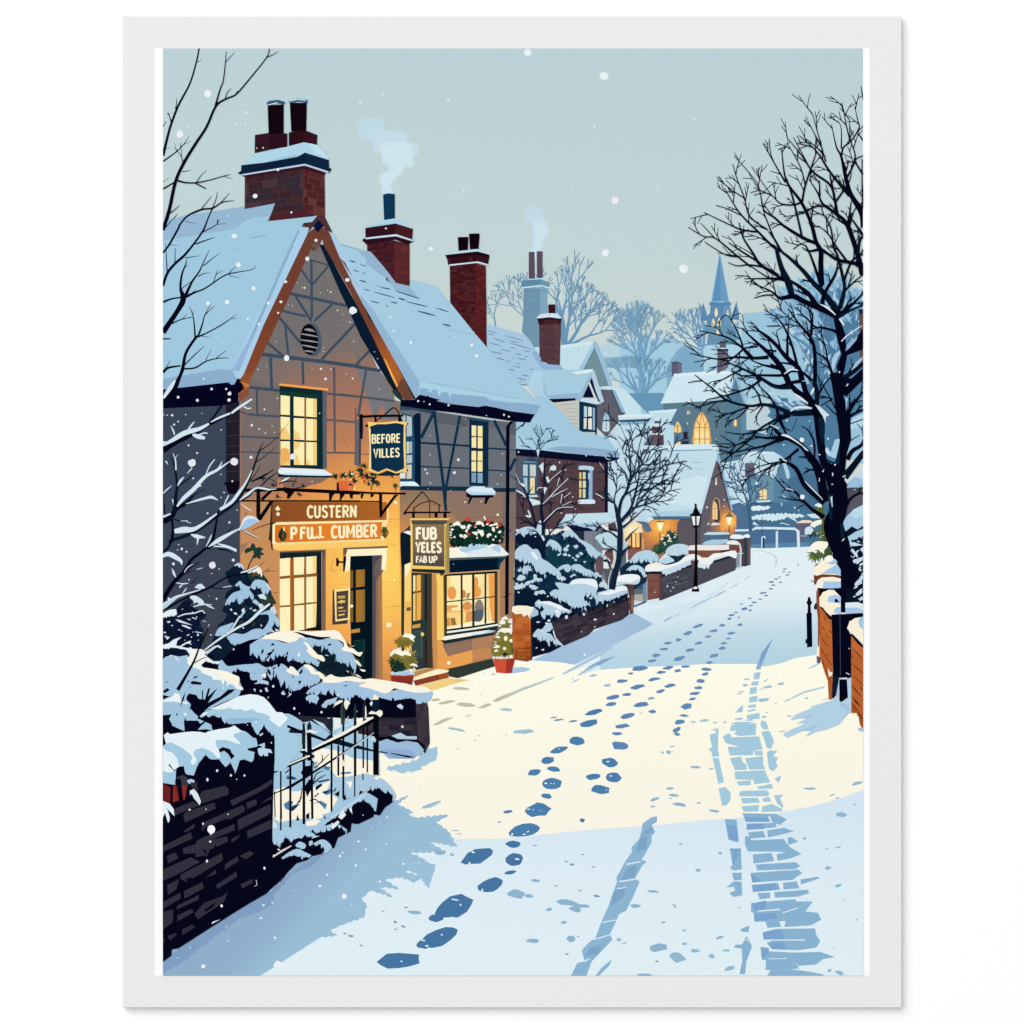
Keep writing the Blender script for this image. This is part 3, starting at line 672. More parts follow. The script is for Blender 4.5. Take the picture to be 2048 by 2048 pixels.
p(CREAM, 'f 760 1300 1030 1320 S 440 1750 600 1755 800 1772 960 1800 980 1810 790 1920 830 1920 1100 1820 1150 1815 1010 1932 c 0 1195 300 1172 620 1160 1000 1140 1430 1140 1520 1165 a 130 1225 300 1190 440 1140 640 1110 640 1190 690 1180 f 1690 1390 1727 1440 1727 1578 d 1400 620 1290 655 1100 700 900 740 640 770 540 780 f 1400 1640 e 1860 250 1500 275 1200 305 1000 325 760 325 f 840 1640 740 1560 700 1420')
p('#fdf8ea', 'a 650 1040 690 1180 640 1110')
p(SNOW_LOW, 'f 500 1952 e 0 860 760 325 1000 325 1200 303 1500 273 1860 248 d 540 780 640 770 900 740 1100 700 1290 655 1400 618 1530 570 1530 1900 f 1727 1952')
p('#f5d283', 'K 330 1500 760 1390 960 1410 1040 1415 880 1450 540 1555 450 1500'); p('#eecb7c', 'K 870 1400 1040 1415 900 1445 760 1440')
BL = '#98bcd3'
part('snow_shadow', 'ragged blue shade on the snow at the foot of the left wall')
jag('#9abfd7', 'e 420 110 500 80 430 130 520 180 420 215 730 188 640 230 700 270 760 370 600 340 700 400 640 400 500 400 600 450 480 460 590 505 470 500 560 540 540 555 440 540 360 550 450 605 330 590 410 650 280 610 230 650 260 700 240 760 120 800 60 830 100 860 0 870 f 520 1952 325 1952 325 1900 620 1600', 2.2, 6, 3, only=range(0, 31))
p(('g', 600, 1740, 664, 1802, [(0, '#91afcb'), (.4, '#92b2cd'), (1, '#9abfd7')]), 'f 325 1952 325 1880 560 1740 620 1680 680 1650 780 1590 e 400 130 520 210 560 260 470 330 330 480 200 600 60 760 f 560 1920 510 1952')
jag('#819fc3', 'O 30 1560 180 1440 470 1260 680 1120 860 1000 1040 900 1200 760 1340 640 1480 560 1620 470 1500 620 1270 720 1120 900 1080 1010 960 1080 780 1140 560 1300 420 1400 260 1540 60 1660 30 1690', 2.5, 6, 8)
for q in ('420 470 590 450 640 470 600 600 540 520', '470 540 580 510 520 570'): jag('#9cc1da', 'e ' + q, 1.5, 5, 4)
jag('#a3c8de', 'N 1190 1060 1500 1000 1620 860 1735 840 1740 920 1720 1000 1560 1060 1570 1100 1450 1130 1310 1130 1180 1100', 3, 8, 5)
p('#96b4d6', 'N 1090 870 1300 860 1440 880 1520 930 1480 980 1200 980')
t('e'); ell('#f7fbff', '211 338 6 5 0 252 383 5 5 0 112 420 6 5 0 125 400 4 5 0 365 353 4 4 0 198 472 6 7 0 40 522 6 6 0 460 462 7 5 0 330 560 7 5 0 370 205 5 5 0')
t('O'); ell('#e6f2fa', '1000 1015 15 9 0 975 1140 12 10 0 1112 1330 13 12 0 655 1357 7 7 0 640 1220 6 6 0 1615 720 10 10 0 1740 540 12 14 0 1890 632 10 12 0 290 1425 10 5 0 1545 830 14 12 0 1085 990 12 6 20')

part('wheel_rut', 'grey blue rut in the snow beside the left pavement')
p('#b9c9cb', 'K 1315 1690 1380 1645 1600 1560 1720 1510 b 1330 245 1310 265 1150 330 1010 385 800 478')
p('#c2bfae', 'K 1315 1690 1380 1645 1520 1590 1600 1575 1560 1620 1380 1695'); p('#bfc0b2', 'K 1130 1775 1240 1720 1290 1715 1310 1735 1200 1785')
p('#a9c9de', 'S 790 1920 1000 1800 1400 1580 1480 1560 1300 1680 830 1925'); p('#a9cbe0', 'S 1000 1932 1150 1815 1490 1685 1470 1700 1250 1820 1100 1900 b 1560 235')
p('#86a6cc', 'S 1080 1870 1200 1790 1300 1740 1490 1685 1450 1710 1280 1810 1240 1800')
l('#b0c8d5', 'W 890 1530 6 1000 1470 22 1190 1380 10', sm=False); l('#a9c2d2', 'W 1205 1385 8 1270 1345 26 1370 1290 8', sm=False); l('#b3cad8', 'W 1410 1275 5 1480 1230 16 1540 1190 5', sm=False); l('#b9cfdb', 'W 1590 1165 4 1640 1130 14 1680 1105 4', sm=False); l('#9db8d0', 'W 555 1700 8 610 1665 28 680 1630 8', sm=False); l('#b0c8d6', 'W 700 1635 5 740 1605 16 795 1580 5', sm=False)
l('#bccdd9', 'a 20 98 3 130 110 6 230 150 8 255 200 12 240 262 6')

# ---- footprints
FP = '#4d80ad'
def prints(c, seed, st, j=.2):
    v = st.split(); rnd = random.Random(seed)
    for i in range(0, len(v), 5):
        x, y, rx, ry, an = map(float, v[i:i + 5]); ox, oy, sc = TILE
        blob(c, ox + x * sc, oy + y * sc, rx * sc, ry * sc, math.radians(an), rnd, 12, j)
part('footprints', 'far trail of small blue footprints up the road', kind='stuff')
t('a'); prints('#7692ab', 1, '335 280 20 7 -6 325 305 14 6 -6 382 312 16 7 -12 360 338 20 7 0 284 357 15 6 -8 252 375 22 7 -4 205 405 28 9 -3 292 409 18 7 -3 225 436 20 8 -2 200 472 22 8 -3 124 510 32 9 -5 155 535 18 8 -4 98 571 15 6 0 40 602 26 8 -3 465 240 8 8 80')
t('W'); prints('#6f8eab', 2, '1842 1325 42 12 -10 1880 1358 28 10 -4 1668 1396 26 9 -4 1806 1407 22 8 -5 1728 1446 32 10 -4 1560 1470 20 8 -6 1684 1489 26 10 -8 1675 1549 26 11 -6 1530 1640 20 9 -14 1494 1577 28 10 -2')
t('W'); prints('#6088ae', 3, '1600 1530 46 18 -8 1438 1610 36 14 -4 1410 1658 26 14 -14')
t('c'); prints('#6f93b8', 4, '905 790 52 15 -20 810 856 42 17 -10 720 919 30 14 -8 622 947 38 13 -6 590 1003 42 13 -4 515 1061 42 16 -6 482 1111 38 14 -4 1122 784 32 12 -8 1048 834 42 15 -14 995 889 29 11 -6 910 947 36 15 -10 828 1013 40 15 -8 732 1090 56 18 -14 1288 779 25 12 -12 1208 857 35 14 -8 1180 906 26 7 -4 1140 950 30 12 -4 1123 995 34 15 -8 1050 1063 43 16 -14 1006 1128 36 12 -4')
part('footprints', 'middle trail of blue footprints across the lit snow', kind='stuff')
t('c'); prints('#6086b4', 5, '365 1180 76 20 -6 282 1228 28 10 -6 628 1176 48 16 -10 784 1162 44 11 -2 716 1202 34 14 -8 558 1217 44 14 -4 200 1298 48 16 -6 68 1335 34 13 -6 496 1281 56 15 -10 350 1350 68 20 -14 648 1338 52 16 -10 556 1390 42 15 -10 118 1446 62 19 -10 245 1422 42 14 -6 104 1510 48 17 -10 380 1513 70 21 -8 480 1578 36 16 -4 250 1620 74 26 -12 205 1712 70 22 -8 158 1780 48 15 2 175 1890 74 38 6')
prints('#5f8cb6', 6, '976 1190 45 16 2 968 1233 33 14 -14 925 1297 40 19 -6 906 1358 36 15 -4 870 1411 50 16 -6 850 1462 30 14 -8 800 1530 50 26 -12 772 1615 44 12 4 735 1674 50 22 -10 708 1745 42 20 -30 706 1785 32 14 10')
p('#6f94b6', 'c 435 1470 455 1445 460 1452 470 1438 480 1450 490 1440 497 1452 510 1458 480 1462')
t('b'); prints('#6a92b5', 7, '1323 620 38 7 -10 1370 642 44 9 -6 1503 653 44 10 -10')
part('footprints', 'near trail of large blue footprints leading to the front', kind='stuff')
t('b'); prints(FP, 8, '1692 572 82 24 -16 1645 676 84 34 -14 1540 836 74 40 0 1370 918 78 28 -14 1265 1013 64 32 -8 1320 1096 64 24 8 1144 1124 64 29 -12 1302 1228 98 54 2 1255 1344 50 24 4 1180 1470 112 62 -6 1048 1660 148 60 -10 950 1785 70 30 -2 900 1487 46 14 -10 1835 1034 72 40 6 1684 1165 66 28 -10 1870 1170 72 44 4 1752 1284 88 42 6 1585 1566 24 18 10 820 1582 14 6 -8', .14)
t('e'); prints('#4876a3', 9, '870 420 92 40 -20 1072 440 48 36 -14 1066 354 42 19 2 1050 510 32 11 -8 944 580 76 38 -20 740 700 112 56 -20 640 762 40 22 -4 655 868 112 46 -22 580 905 46 26 -8 435 995 118 44 -4', .12)
t('b'); ell('#f4f6f2', '1250 1226 14 7 0 1296 1226 6 5 0 1324 1228 6 6 0 1092 1464 16 5 0 1134 1468 6 5 0 1202 1480 4 4 0 940 1696 8 14 30 1050 1695 14 6 -20 1085 1670 12 6 -30 1820 1026 14 6 0 1848 1158 12 6 0 1806 1286 6 5 0 1372 908 6 5 0')
t('e'); ell('#e4f0f7', '845 398 10 5 20 825 460 6 7 0 895 610 5 12 20 745 660 22 4 10 776 688 5 6 0 720 760 16 4 -14 672 854 5 5 0 570 885 12 4 10 590 915 10 5 -10 450 1000 6 4 0 1088 436 14 5 10')
part('snow_marks', 'scattered small blue and grey marks on the snow', kind='stuff')
t('b'); prints('#c4bfac', 11, '468 354 84 13 2 240 456 40 14 -6 345 480 84 14 -10 505 502 88 18 4 300 655 88 16 -22 536 604 36 5 -14 634 787 16 4 0 597 833 14 5 0 655 410 10 4 0')
prints('#a4c2d2', 12, '884 549 56 13 2 1050 750 108 20 -3 430 730 88 12 12 195 1425 92 20 -18 885 780 10 5 0 1816 323 34 12 -8 1685 235 40 10 -8 1525 282 40 6 -24 1500 264 14 5 0')
prints('#a0b6c8', 13, '765 222 24 6 0 685 220 10 4 0 440 910 7 6 0 412 1660 38 5 0 450 1690 26 6 0 275 1860 46 18 6 385 1882 20 10 30')
t('e'); prints('#8fb5cf', 14, '1190 555 26 8 6 1085 628 50 24 6 1155 640 26 10 10 1265 714 18 9 -8 1360 676 62 17 8 1440 694 52 10 4 1410 712 34 16 10 1347 785 18 9 -4 1175 887 36 12 2 1385 876 22 18 0 520 730 40 11 4 475 703 14 5 0 660 402 30 10 4 730 412 12 6 30 1740 695 28 11 0 1840 615 32 7 4 1870 925 46 22 -6 1650 880 14 8 10 1680 900 14 4 -20 1790 1075 40 8 0')
prints('#7f9fb9', 15, '1360 450 10 4 20 1392 466 14 6 -6 1510 480 8 4 10 1452 410 12 3 0 1302 583 8 4 0 1436 610 8 4 0 1528 640 18 7 10 415 783 12 6 20 460 808 12 6 20 418 823 8 4 0 228 913 12 4 30 1185 360 14 3 0 1425 862 7 4 0 1362 960 12 4 0 1860 1000 9 5 0 137 847 8 5 0 170 860 16 6 10 350 723 9 3 0 1895 785 12 5 0')
t('d'); prints('#93bad2', 16, '325 408 40 10 4 160 300 4 4 0 132 302 18 14 20 90 304 10 8 0 158 260 20 5 0 145 560 28 10 0 215 675 50 14 8 170 610 36 12 2 30 640 36 12 -20 20 690 18 8 0 350 664 18 6 0 145 633 14 4 0 460 722 42 10 6 440 420 18 5 -10 1145 562 40 10 2 1480 524 36 12 -16 1305 608 20 6 -16 1340 630 20 5 -8 1370 748 40 18 0 1105 918 16 8 10 1345 982 22 6 -8 1265 993 14 4 0 1275 1130 24 12 -14 1345 1255 24 12 -18 1465 676 12 4 0 343 1146 20 14 0 500 1024 18 10 10 218 958 14 6 40 325 1722 34 12 4 200 1770 62 34 14 545 1720 30 8 -4 440 1760 24 14 20 500 1627 32 10 -20 570 1848 44 16 -14 245 1577 16 7 0 245 1672 18 9 0 95 1518 16 5 0 175 1400 20 8 50 640 1413 14 4 -20 1355 1880 34 14 20 1283 1865 16 10 -40')
prints('#b7c6cb', 17, '995 42 20 5 -6 815 48 18 5 0 835 17 10 4 0 945 152 26 5 -10 1500 138 12 12 0 1230 1087 6 4 0 1343 1102 6 4 0 1480 1500 8 8 0 1310 1702 7 4 0 1385 1355 8 5 0 1125 1355 4 6 0')
t('c'); prints('#a3c3d6', 18, '1350 1281 32 8 2 1332 1335 24 12 -4 1300 1395 28 5 -8 1285 1413 30 5 -8 858 1672 26 9 2 962 1660 44 11 -6 1058 1680 22 7 0 1148 1676 16 8 -10 1665 1322 34 11 -8 1545 1352 40 11 -8 1490 1370 36 4 -16 1525 1292 26 6 -34 1505 1472 54 18 -4 1510 1627 24 8 -4 1735 1620 22 5 -4 1900 1455 20 8 -8 1615 1505 14 5 -10 376 1595 10 7 0 662 1898 26 5 0')

# ---- tyre tracks
part('tyre_track', 'narrow tyre track of darker snow curving up from the front')
TR = '#8db6d3'; TD = '#7fa5c8'
p(TR, 'e 1860 200 1860 230 1830 250 1850 285 1830 310 1830 345 1800 400 1775 440 1805 450 1780 470 1740 540 1765 560 1730 640 1710 680 1690 720 1650 740 1630 790 1600 850 1615 880 1540 960 1500 1000 1470 1080 1385 1080 1420 1010 1460 1000 1445 940 1480 900 1520 870 1550 790 1590 700 1610 640 1640 560 1635 540 1690 440 1720 400 1720 370 1760 330 1775 280 1780 240 1830 205')
for q in ('1790 280 1835 255 1840 280 1790 305', '1765 320 1810 310 1800 380 1745 400', '1700 480 1750 470 1735 530 1660 560', '1625 610 1690 595 1670 650 1605 695', '1490 925 1555 915 1530 960 1465 970'): p(TD, 'e ' + q)
p(TR, 'e 1610 990 1600 1020 1570 1050 1540 1080 1520 1080 1560 1030'); 
for q in ('1690 465 8 1770 450 6', '1650 560 8 1760 545 6', '1560 785 7 1635 772 5', '1510 880 7 1615 850 5', '1640 600 6 1690 592 4', '1460 1000 9 1490 985 5'): l('#dcecf4', 'e ' + q, sm=False)
part('tyre_track', 'wide tyre track of broken blue tread blocks on the right')
p('#8ab4d6', 'a 240 930 200 990 165 1075 130 1170 100 1250 52 1250 80 1180 110 1090 180 1000'); p('#7ba3cc', 'a 215 960 165 1075 140 1140 90 1200 110 1100 170 1010')
B1 = '#a4cbdf'
for q in ('c 1415 1225 1478 1212 1465 1280 1412 1285', 'c 1398 1305 1460 1295 1455 1335 1388 1340', 'c 1380 1360 1445 1350 1438 1410 1375 1420', 'c 1375 1445 1448 1430 1445 1488 1368 1495', 'c 1365 1520 1435 1508 1432 1540 1362 1545', 'c 1352 1570 1430 1552 1432 1570 1360 1582', 'c 1352 1610 1465 1588 1470 1645 1350 1650', 'c 1340 1655 1410 1645 1400 1662 1340 1665', 'c 1275 1545 1318 1515 1310 1585 1245 1588', 'c 1235 1645 1300 1632 1318 1640 1300 1655 1240 1658', 'c 1205 1685 1260 1672 1425 1675 1330 1695 1210 1695',
          'd 480 130 490 130 486 290 498 330 445 335 440 300 420 285 445 260 430 215 428 175 470 165 470 150 436 140', 'd 447 345 490 340 530 515 488 528 465 420', 'd 490 560 540 550 575 590 578 640 550 680 515 686',
          'd 580 110 640 98 762 95 755 180 640 186 600 170 620 150 570 148', 'd 520 190 560 165 580 175 580 195 780 188 805 280 745 290 735 322 570 325 555 262 640 265 540 235', 'd 748 292 803 290 806 325 750 325', 'd 570 345 650 332 665 375 690 385 692 428 608 430', 'd 678 345 810 330 808 385 825 425 708 425 695 385', 'd 605 440 820 430 860 518 745 530 740 500 610 496', 'd 618 512 720 502 722 538 635 540', 'd 765 548 870 528 880 562 775 565',
          'd 635 600 650 578 838 573 855 605 830 618 645 618', 'd 650 630 770 628 790 662 660 668', 'd 800 635 850 618 870 655 815 658', 'd 650 690 780 678 778 725 670 728', 'd 805 690 870 670 940 705 950 725 795 730', 'd 795 75 830 80 850 135 812 142 790 110', 'd 795 155 855 148 888 225 865 280 835 270 820 220', 'd 835 310 850 290 912 292 880 330 918 340 900 370 915 400 880 440 850 420', 'd 890 490 942 465 920 522', 'd 885 610 958 605 930 630 955 690 945 702 905 660',
          'd 1010 60 1090 10 1300 -20 1440 0 1400 50 1290 110 1210 110 1110 190 1150 150 1080 150 980 190 950 180 1060 130 1150 95 1050 95 1120 60'):
    p(B1, q)
B2 = '#8ab4d2'; B3 = '#7da6cf'
for q in ('660 738 900 742 980 782 930 822 870 800 685 800', '690 812 900 808 905 838 690 858', '700 875 810 865 828 910 720 920', '838 862 960 842 1030 868 940 890 845 912', '680 900 715 905 722 930 955 922 1000 980 1085 1030 905 1012 700 1012 678 960', '985 915 1010 908 1062 940 990 965', '735 1032 870 1022 888 1080 740 1098', '905 1030 1020 1012 1085 1030 1000 1062 912 1078', '755 1105 1040 1088 1075 1115 1040 1138 765 1148', '718 1165 1060 1142 1090 1165 1020 1215 730 1234', '728 1250 915 1235 932 1285 735 1303', '950 1235 1050 1225 1068 1275 955 1284', '1075 1212 1200 1192 1212 1205 1080 1248', '768 1310 860 1305 858 1345 785 1355', '890 1302 1125 1285 1140 1310 1060 1335 892 1342', '725 1380 1040 1352 1045 1368 1165 1370 1110 1440 1200 1450 1225 1500 1150 1540 960 1552 970 1510 745 1515 742 1452 720 1440', '825 1512 920 1505 940 1550 840 1558', '805 1590 900 1565 1180 1562 1190 1610 1218 1650 1190 1700 1060 1718 870 1712 835 1665 870 1650 810 1640', '790 1695 850 1700 848 1725 1020 1735 1220 1730 1325 1768 1240 1780 1190 1820 1060 1830 1030 1795 1070 1850 1000 1855 1100 1865 1240 1890 1240 1900 840 1900 860 1860 825 1860 830 1790 800 1785',
          '535 780 620 785 636 945 600 940 560 925 545 840', '570 990 650 990 656 1140 600 1148 570 1130 590 1110', '585 1165 655 1162 656 1215 600 1220', '545 1270 600 1225 655 1228 660 1325 600 1338 565 1310 610 1290 600 1265', '645 1570 710 1540 705 1590 655 1585', '690 1615 730 1690 690 1800 680 1890 640 1890 660 1790 655 1705 600 1700 610 1680 660 1675'):
    p(B2, 'd ' + q)
for q in ('672 765 850 770 840 800 690 800', '690 812 810 812 820 850 692 856', '545 820 615 820 632 940 565 925', '570 990 650 990 640 1020 590 1010', '595 1010 640 1030 590 1110', '720 1170 800 1225 732 1232', '730 1255 900 1240 910 1285 738 1300', '722 1385 830 1362 830 1415 760 1440', '745 1460 900 1450 905 1490 750 1510', '810 1590 940 1570 960 1640 815 1640', '845 1665 960 1660 980 1712 880 1708', '795 1700 850 1710 850 1740 800 1780'):
    p(B3, 'd ' + q)
for q in ('680 1645 6 1110 1645 9', '850 1780 5 980 1778 5', '770 1440 8 930 1425 10', '950 1450 8 1060 1415 6', '725 928 7 950 920 4', '850 760 14 868 800 12', '820 865 9 835 905 8'): l('#dfedf6', 'd ' + q, sm=False)
# ================================================================ PRINT: the timbered pub
part('timbered_pub', 'timber framed pub with glowing windows and a thick snowy roof')
pub = CUR
TIM = '#3c4d60'
# left wing
p('#3a4558', 'E 30 310 640 280 640 1060 790 1000 L 1045 100 1045 700 900 1250 560 1500 30 1700'); 
p(('g', 330, 1000, 480, 1250, [(0, '#3a475a'), (1, '#3f4250')]), 'E 30 900 640 880 640 1060 790 1000 L 1040 100 1040 640 800 1400 30 1500')
sub('corner_stones'); p('#221d2b', 'E 635 285 768 250 775 1040 640 1080'); p('#2b2838', 'E 760 300 775 300 778 1060 760 1060')
t('E'); dashes('#413c4c', '635 450 770 440 7 635 590 770 580 7 635 690 770 682 7 635 770 770 764 7 635 850 770 845 6 635 935 770 928 7 635 370 765 360 5'); p('#0b0a16', 'E 610 1040 775 1022 770 1060 745 1150 670 1150 650 1120 640 1070')
back(pub)
# gable front
GAB = ('r', 760, 1135, 480, [(0, '#ffd868'), (.2, '#fbbf5c'), (.32, '#f1a854'), (.42, '#e0964f'), (.54, '#bf815b'), (.7, '#a67460'), (.84, '#957162'), (.93, '#7c706a'), (1, '#726f6e')])
p(GAB, 'f 633 470 672 560 801 835 801 1365 480 1320 480 800 500 755')
p(('g', 500, 760, 500, 1020, [(0, '#746c6a'), (.7, '#7c6c67'), (1, '#b08160')]), 'f 482 775 500 760 559 765 559 955 520 1000 482 1015')
p(('g', 500, 1000, 500, 1330, [(0, '#bd8a60'), (.3, '#c98f5b'), (1, '#cf9160')]), 'f 482 1000 545 995 558 1100 558 1330 482 1330')
p('#a07a65', 'L 1040 60 1150 20 1100 110 1045 180')
p('#78716f', 'C 1480 230 1560 300 1932 1080 1932 1320 1870 1230 1600 480')
p('#8a6b60', 'E 1290 975 1640 985 1560 1040 1330 1095 1200 1080 1150 985'); p('#7d6a66', 'E 780 980 1140 985 1130 1080 780 1090')
p('#76777b', 'D 160 1385 270 1370 400 1430 505 1570 525 1690 F 1030 150 1030 400 760 380 840 300 800 200 730 330 690 340 650 240 600 60 570 0')
p('#87715f', 'D 395 1420 500 1560 530 1700 F 1030 170 1030 420 950 400 960 100')
# timbers of the gable
sub('timber_frame'); t('C')
for w, q in ((24, '1463 340 1468 900'), (16, '1440 335 1620 385'), (30, '1250 660 1800 780'), (22, '1165 828 1410 882'), (36, '985 1250 1450 1305 1932 1368'), (28, '865 1568 1160 1600'), (20, '1365 430 1462 575'), (20, '1625 400 1475 575'), (24, '1310 690 1465 930'), (24, '1665 765 1490 930'), (26, '1150 890 1380 1165'), (22, '1210 970 1240 1250'), (24, '1040 1140 1185 1262'), (26, '1885 955 1560 1300'), (28, '1068 1280 1080 1580'), (24, '1378 1320 1384 1540'), (18, '935 1590 940 1830')): s(TIM, w, 'C ' + q)
for w, q in ((22, '850 380 1155 402'), (18, '780 595 1155 612'), (14, '780 742 1155 755')): s('#47515f', w, 'E ' + q)
s('#4d535e', 22, 'C 1683 1375 1685 1800'); s('#5d585e', 22, 'E 1685 0 1688 740')
for w, q in ((22, '1610 180 1932 210'), (22, '1610 430 1915 458'), (18, '1600 750 1895 752')): s('#635a60', w, 'E ' + q)
s('#4c535d', 24, 'F 555 0 488 320'); s('#54565e', 16, 'F 460 225 455 880'); s('#45505c', 22, 'F 100 45 560 95 960 145'); s('#5c5a60', 12, 'F 530 825 640 830'); s(TIM, 32, 'D 0 1340 390 1408'); s(TIM, 26, 'D 160 1345 285 1215'); s('#4b5560', 24, 'D 252 1400 175 1850'); s('#4b535d', 20, 'D 0 1635 510 1700')
sub('lamp_bracket_shadow'); p('#66646a', 'F 465 380 500 380 520 990 440 960'); p('#2c3d4d', 'F 505 380 530 380 525 980 505 950')
s('#8a6a58', 5, 'F 270 560 330 680 440 830')
t('H'); s('#d18f4b', 7, 'H 1770 380 1932 375'); s('#dd9a4c', 5, 'J 1290 520 980 530'); s('#de9b4b', 4, 'J 1620 950 1710 945'); s('#dc994c', 4, 'J 1640 705 1930 690'); s('#e0a04c', 4, 'J 1710 490 1930 455'); s('#e0a04c', 4, 'J 1640 160 1930 150'); s('#dd9b4c', 4, 'J 940 215 1280 175'); s('#d69a50', 4, 'J 980 530 1070 522')
s('#c98e55', 5, 'H 180 780 370 795'); s('#dd9a4c', 5, 'H 1000 1020 1200 1025'); 
l('#c98d4b', 'H 1105 830 4 1050 960 7 1060 1050 8 1110 1040 5', sm=True); l('#d0984c', 'H 1785 680 4 1810 700 5 1830 690 4 1840 715 5 1885 700 6')
sub('vent_surround'); t('C'); ell('#4a5968', '1470 1108 92 165 -6'); sub('vent', 'oval louvred vent in the gable'); t('C'); ell('#0a0a10', '1442 1106 86 150 -4')
for q in ('1395 1010 1500 1030 22', '1362 1052 1525 1080 20', '1358 1110 1530 1135 20', '1365 1160 1525 1190 20', '1395 1215 1490 1230 18', '1405 1005 1480 1016 10'):
    a_ = [float(k) for k in q.split()]; l('#95939a', 'C %f %f 9 %f %f 17 %f %f 9' % (a_[0], a_[1], (a_[0] + a_[2]) / 2, (a_[1] + a_[3]) / 2 - 2, a_[2], a_[3]), sm=False)
# roof of the left wing
back(pub)
sub('roof', 'snowy roof of the left wing')
p('#05061e', 'E 30 130 660 70 700 85 740 35 790 45 835 130 760 185 756 262 640 288 560 298 30 322')
p('#a0c8de', 'A 30 1710 240 1645 480 1612 820 1560 1112 1530 1070 1640 1035 1705 1300 1672 1500 1652 1545 1668 C 1445 20 1000 960 745 1480 700 1530 660 1520 30 1590')
p('#95b7d2', 'A 30 1710 240 1645 480 1612 820 1560 1112 1530 1050 1655 900 1668 820 1695 750 1765 620 1795 160 1868 30 1890')
p('#a9cee8', 'C 1330 40 1460 20 1240 560 1040 960 840 1400 790 1480 740 1482 690 1405 760 1250 1190 370'); p('#8aaecb', 'C 1335 40 1350 60 1200 400 900 1090 765 1410 690 1405 860 1110 1170 400'); p('#96b4d8', 'C 895 1110 760 1400 690 1405 860 1110')
p('#8aaecc', 'C 30 1485 590 1390 690 1400 745 1488 720 1538 690 1545 660 1520 30 1590'); s('#a8cbe2', 8, 'C 30 1480 590 1388 690 1402')
l('#7ba3bd', 'C 865 125 4 945 115 9 1030 98 5', sm=False); l('#88afc8', 'C 695 243 3 730 238 7 752 234 4', sm=False)
# barge boards
sub('barge_board'); VB = ('g', 0, 460, 0, 780, [(0, '#6a3f32'), (.5, '#743f2f'), (.85, '#84462c'), (1, '#9a5a30')])
p('#08142c', 'C 1530 50 1560 100 1480 250 1440 200 1425 75'); p(VB, 'C 1430 75 1520 10 1600 40 1545 190 1500 175 1462 225 1250 690 1050 1120 880 1480 850 1560 820 1600 775 1490 810 1440 1000 970')
p('#c07a3c', 'E 770 60 860 90 855 180 800 220 775 260 755 180 835 120'); p('#8a4f33', 'E 760 180 860 110 858 185 790 245 765 260'); 
sub('barge_board'); VR = ('g', 660, 460, 800, 790, [(0, '#6a3f32'), (.6, '#76422f'), (.82, '#b0602a'), (.9, '#a8602f'), (1, '#70432f')])
p('#0a1b30', 'C 1540 190 1580 190 1932 830 D 100 640 330 1050 480 1330 610 1690 585 1700 480 1540 380 1380 200 1080 0 640 C 1780 740')
p(VR, 'C 1545 10 1600 35 1640 80 1932 650 D 90 520 240 800 410 1060 560 1360 730 1680 620 1690 550 1580 430 1320 300 1050 100 650 0 470 C 1580 195')
p('#fbb452', 'D 425 1290 440 1300 560 1550 600 1640 590 1640 500 1470'); p('#1f3a38', 'D 500 1600 540 1590 615 1690 590 1700 530 1650'); p('#6d4433', 'D 600 1480 735 1680 620 1690 550 1570')
p('#0a0f28', 'D 240 800 350 900 415 1050 405 1068 330 960 275 890'); p('#0a0f28', 'D 545 1350 570 1380 745 1680 715 1680 640 1530')
sub('finial'); p('#4d3031', 'A 1370 1755 1388 1720 1470 1710 1535 1632 1590 1655 1668 1815 1610 1790 1530 1690 1425 1815 1440 1765'); p('#081338', 'A 1530 1690 1582 1745 1525 1812 1480 1755')
p('#6b4f49', 'C 1460 200 1510 160 1545 195 1500 260'); 
# right wing roof
back(pub)
sub('roof', 'snowy roof of the right wing with bare patches of slate')
p('#a4cbdf', 'C 1640 80 1670 75 1740 190 D 5 180 230 245 300 270 420 400 530 560 670 592 690 528 920 590 1060 750 1425 1190 1700 1490 1920 1725 1932 1750 1885 1830 1640 1805 1200 1745 930 1700 850 1660 765 1655 740 1685 560 1360 330 830 80 390 0 320')
p('#a9cbe8', 'C 1640 80 1672 78 1740 195 D 20 240 330 800 440 1010 770 1510 765 1655 735 1685 540 1330 260 830 0 320 C 1932 620'); p('#94b5d2', 'D 180 660 330 830 440 1010 770 1510 760 1660 735 1685 540 1330 260 830')
p('#93b4d0', 'D 170 252 230 262 300 265 420 400 530 540 545 560 670 590 770 715 540 640 420 480'); p('#8fb4cf', 'D 5 180 230 245 300 270 270 270 20 200')
t('D'); dashes('#3f607c', '88 345 150 360 14 190 380 330 420 10 330 418 415 460 10 125 435 185 452 11 215 460 295 485 10 355 505 480 545 16 185 535 290 560 15 355 585 480 622 17 228 620 290 636 10 330 648 528 702 11 540 640 770 712 13 565 708 630 725 18 640 740 845 790 13 295 735 380 755 12 490 742 555 758 15 442 778 470 786 9 930 802 1050 840 12 752 832 920 876 17 992 958 1085 980 17 1150 992 1240 1020 20')
p('#a9d2e5', 'D 765 1505 1100 1560 1500 1630 1720 1680 1900 1735 1500 1690 1190 1640 1080 1640 1060 1670 1040 1620 975 1610 970 1660 930 1630 860 1590 780 1580'); dashes('#82aac2', '770 1505 800 1515 6 820 1518 1140 1572 7 1165 1576 1500 1640 7 1500 1640 1720 1678 6')
p('#8aaecb', 'D 770 1590 810 1575 860 1590 850 1610 900 1625 880 1590 930 1590 960 1660 985 1615 1045 1620 1060 1665 1080 1630 1180 1640 1400 1660 1450 1690 1640 1720 1780 1718 1932 1745 1885 1832 1640 1805 1400 1760 1160 1740 930 1700 850 1660 770 1655')
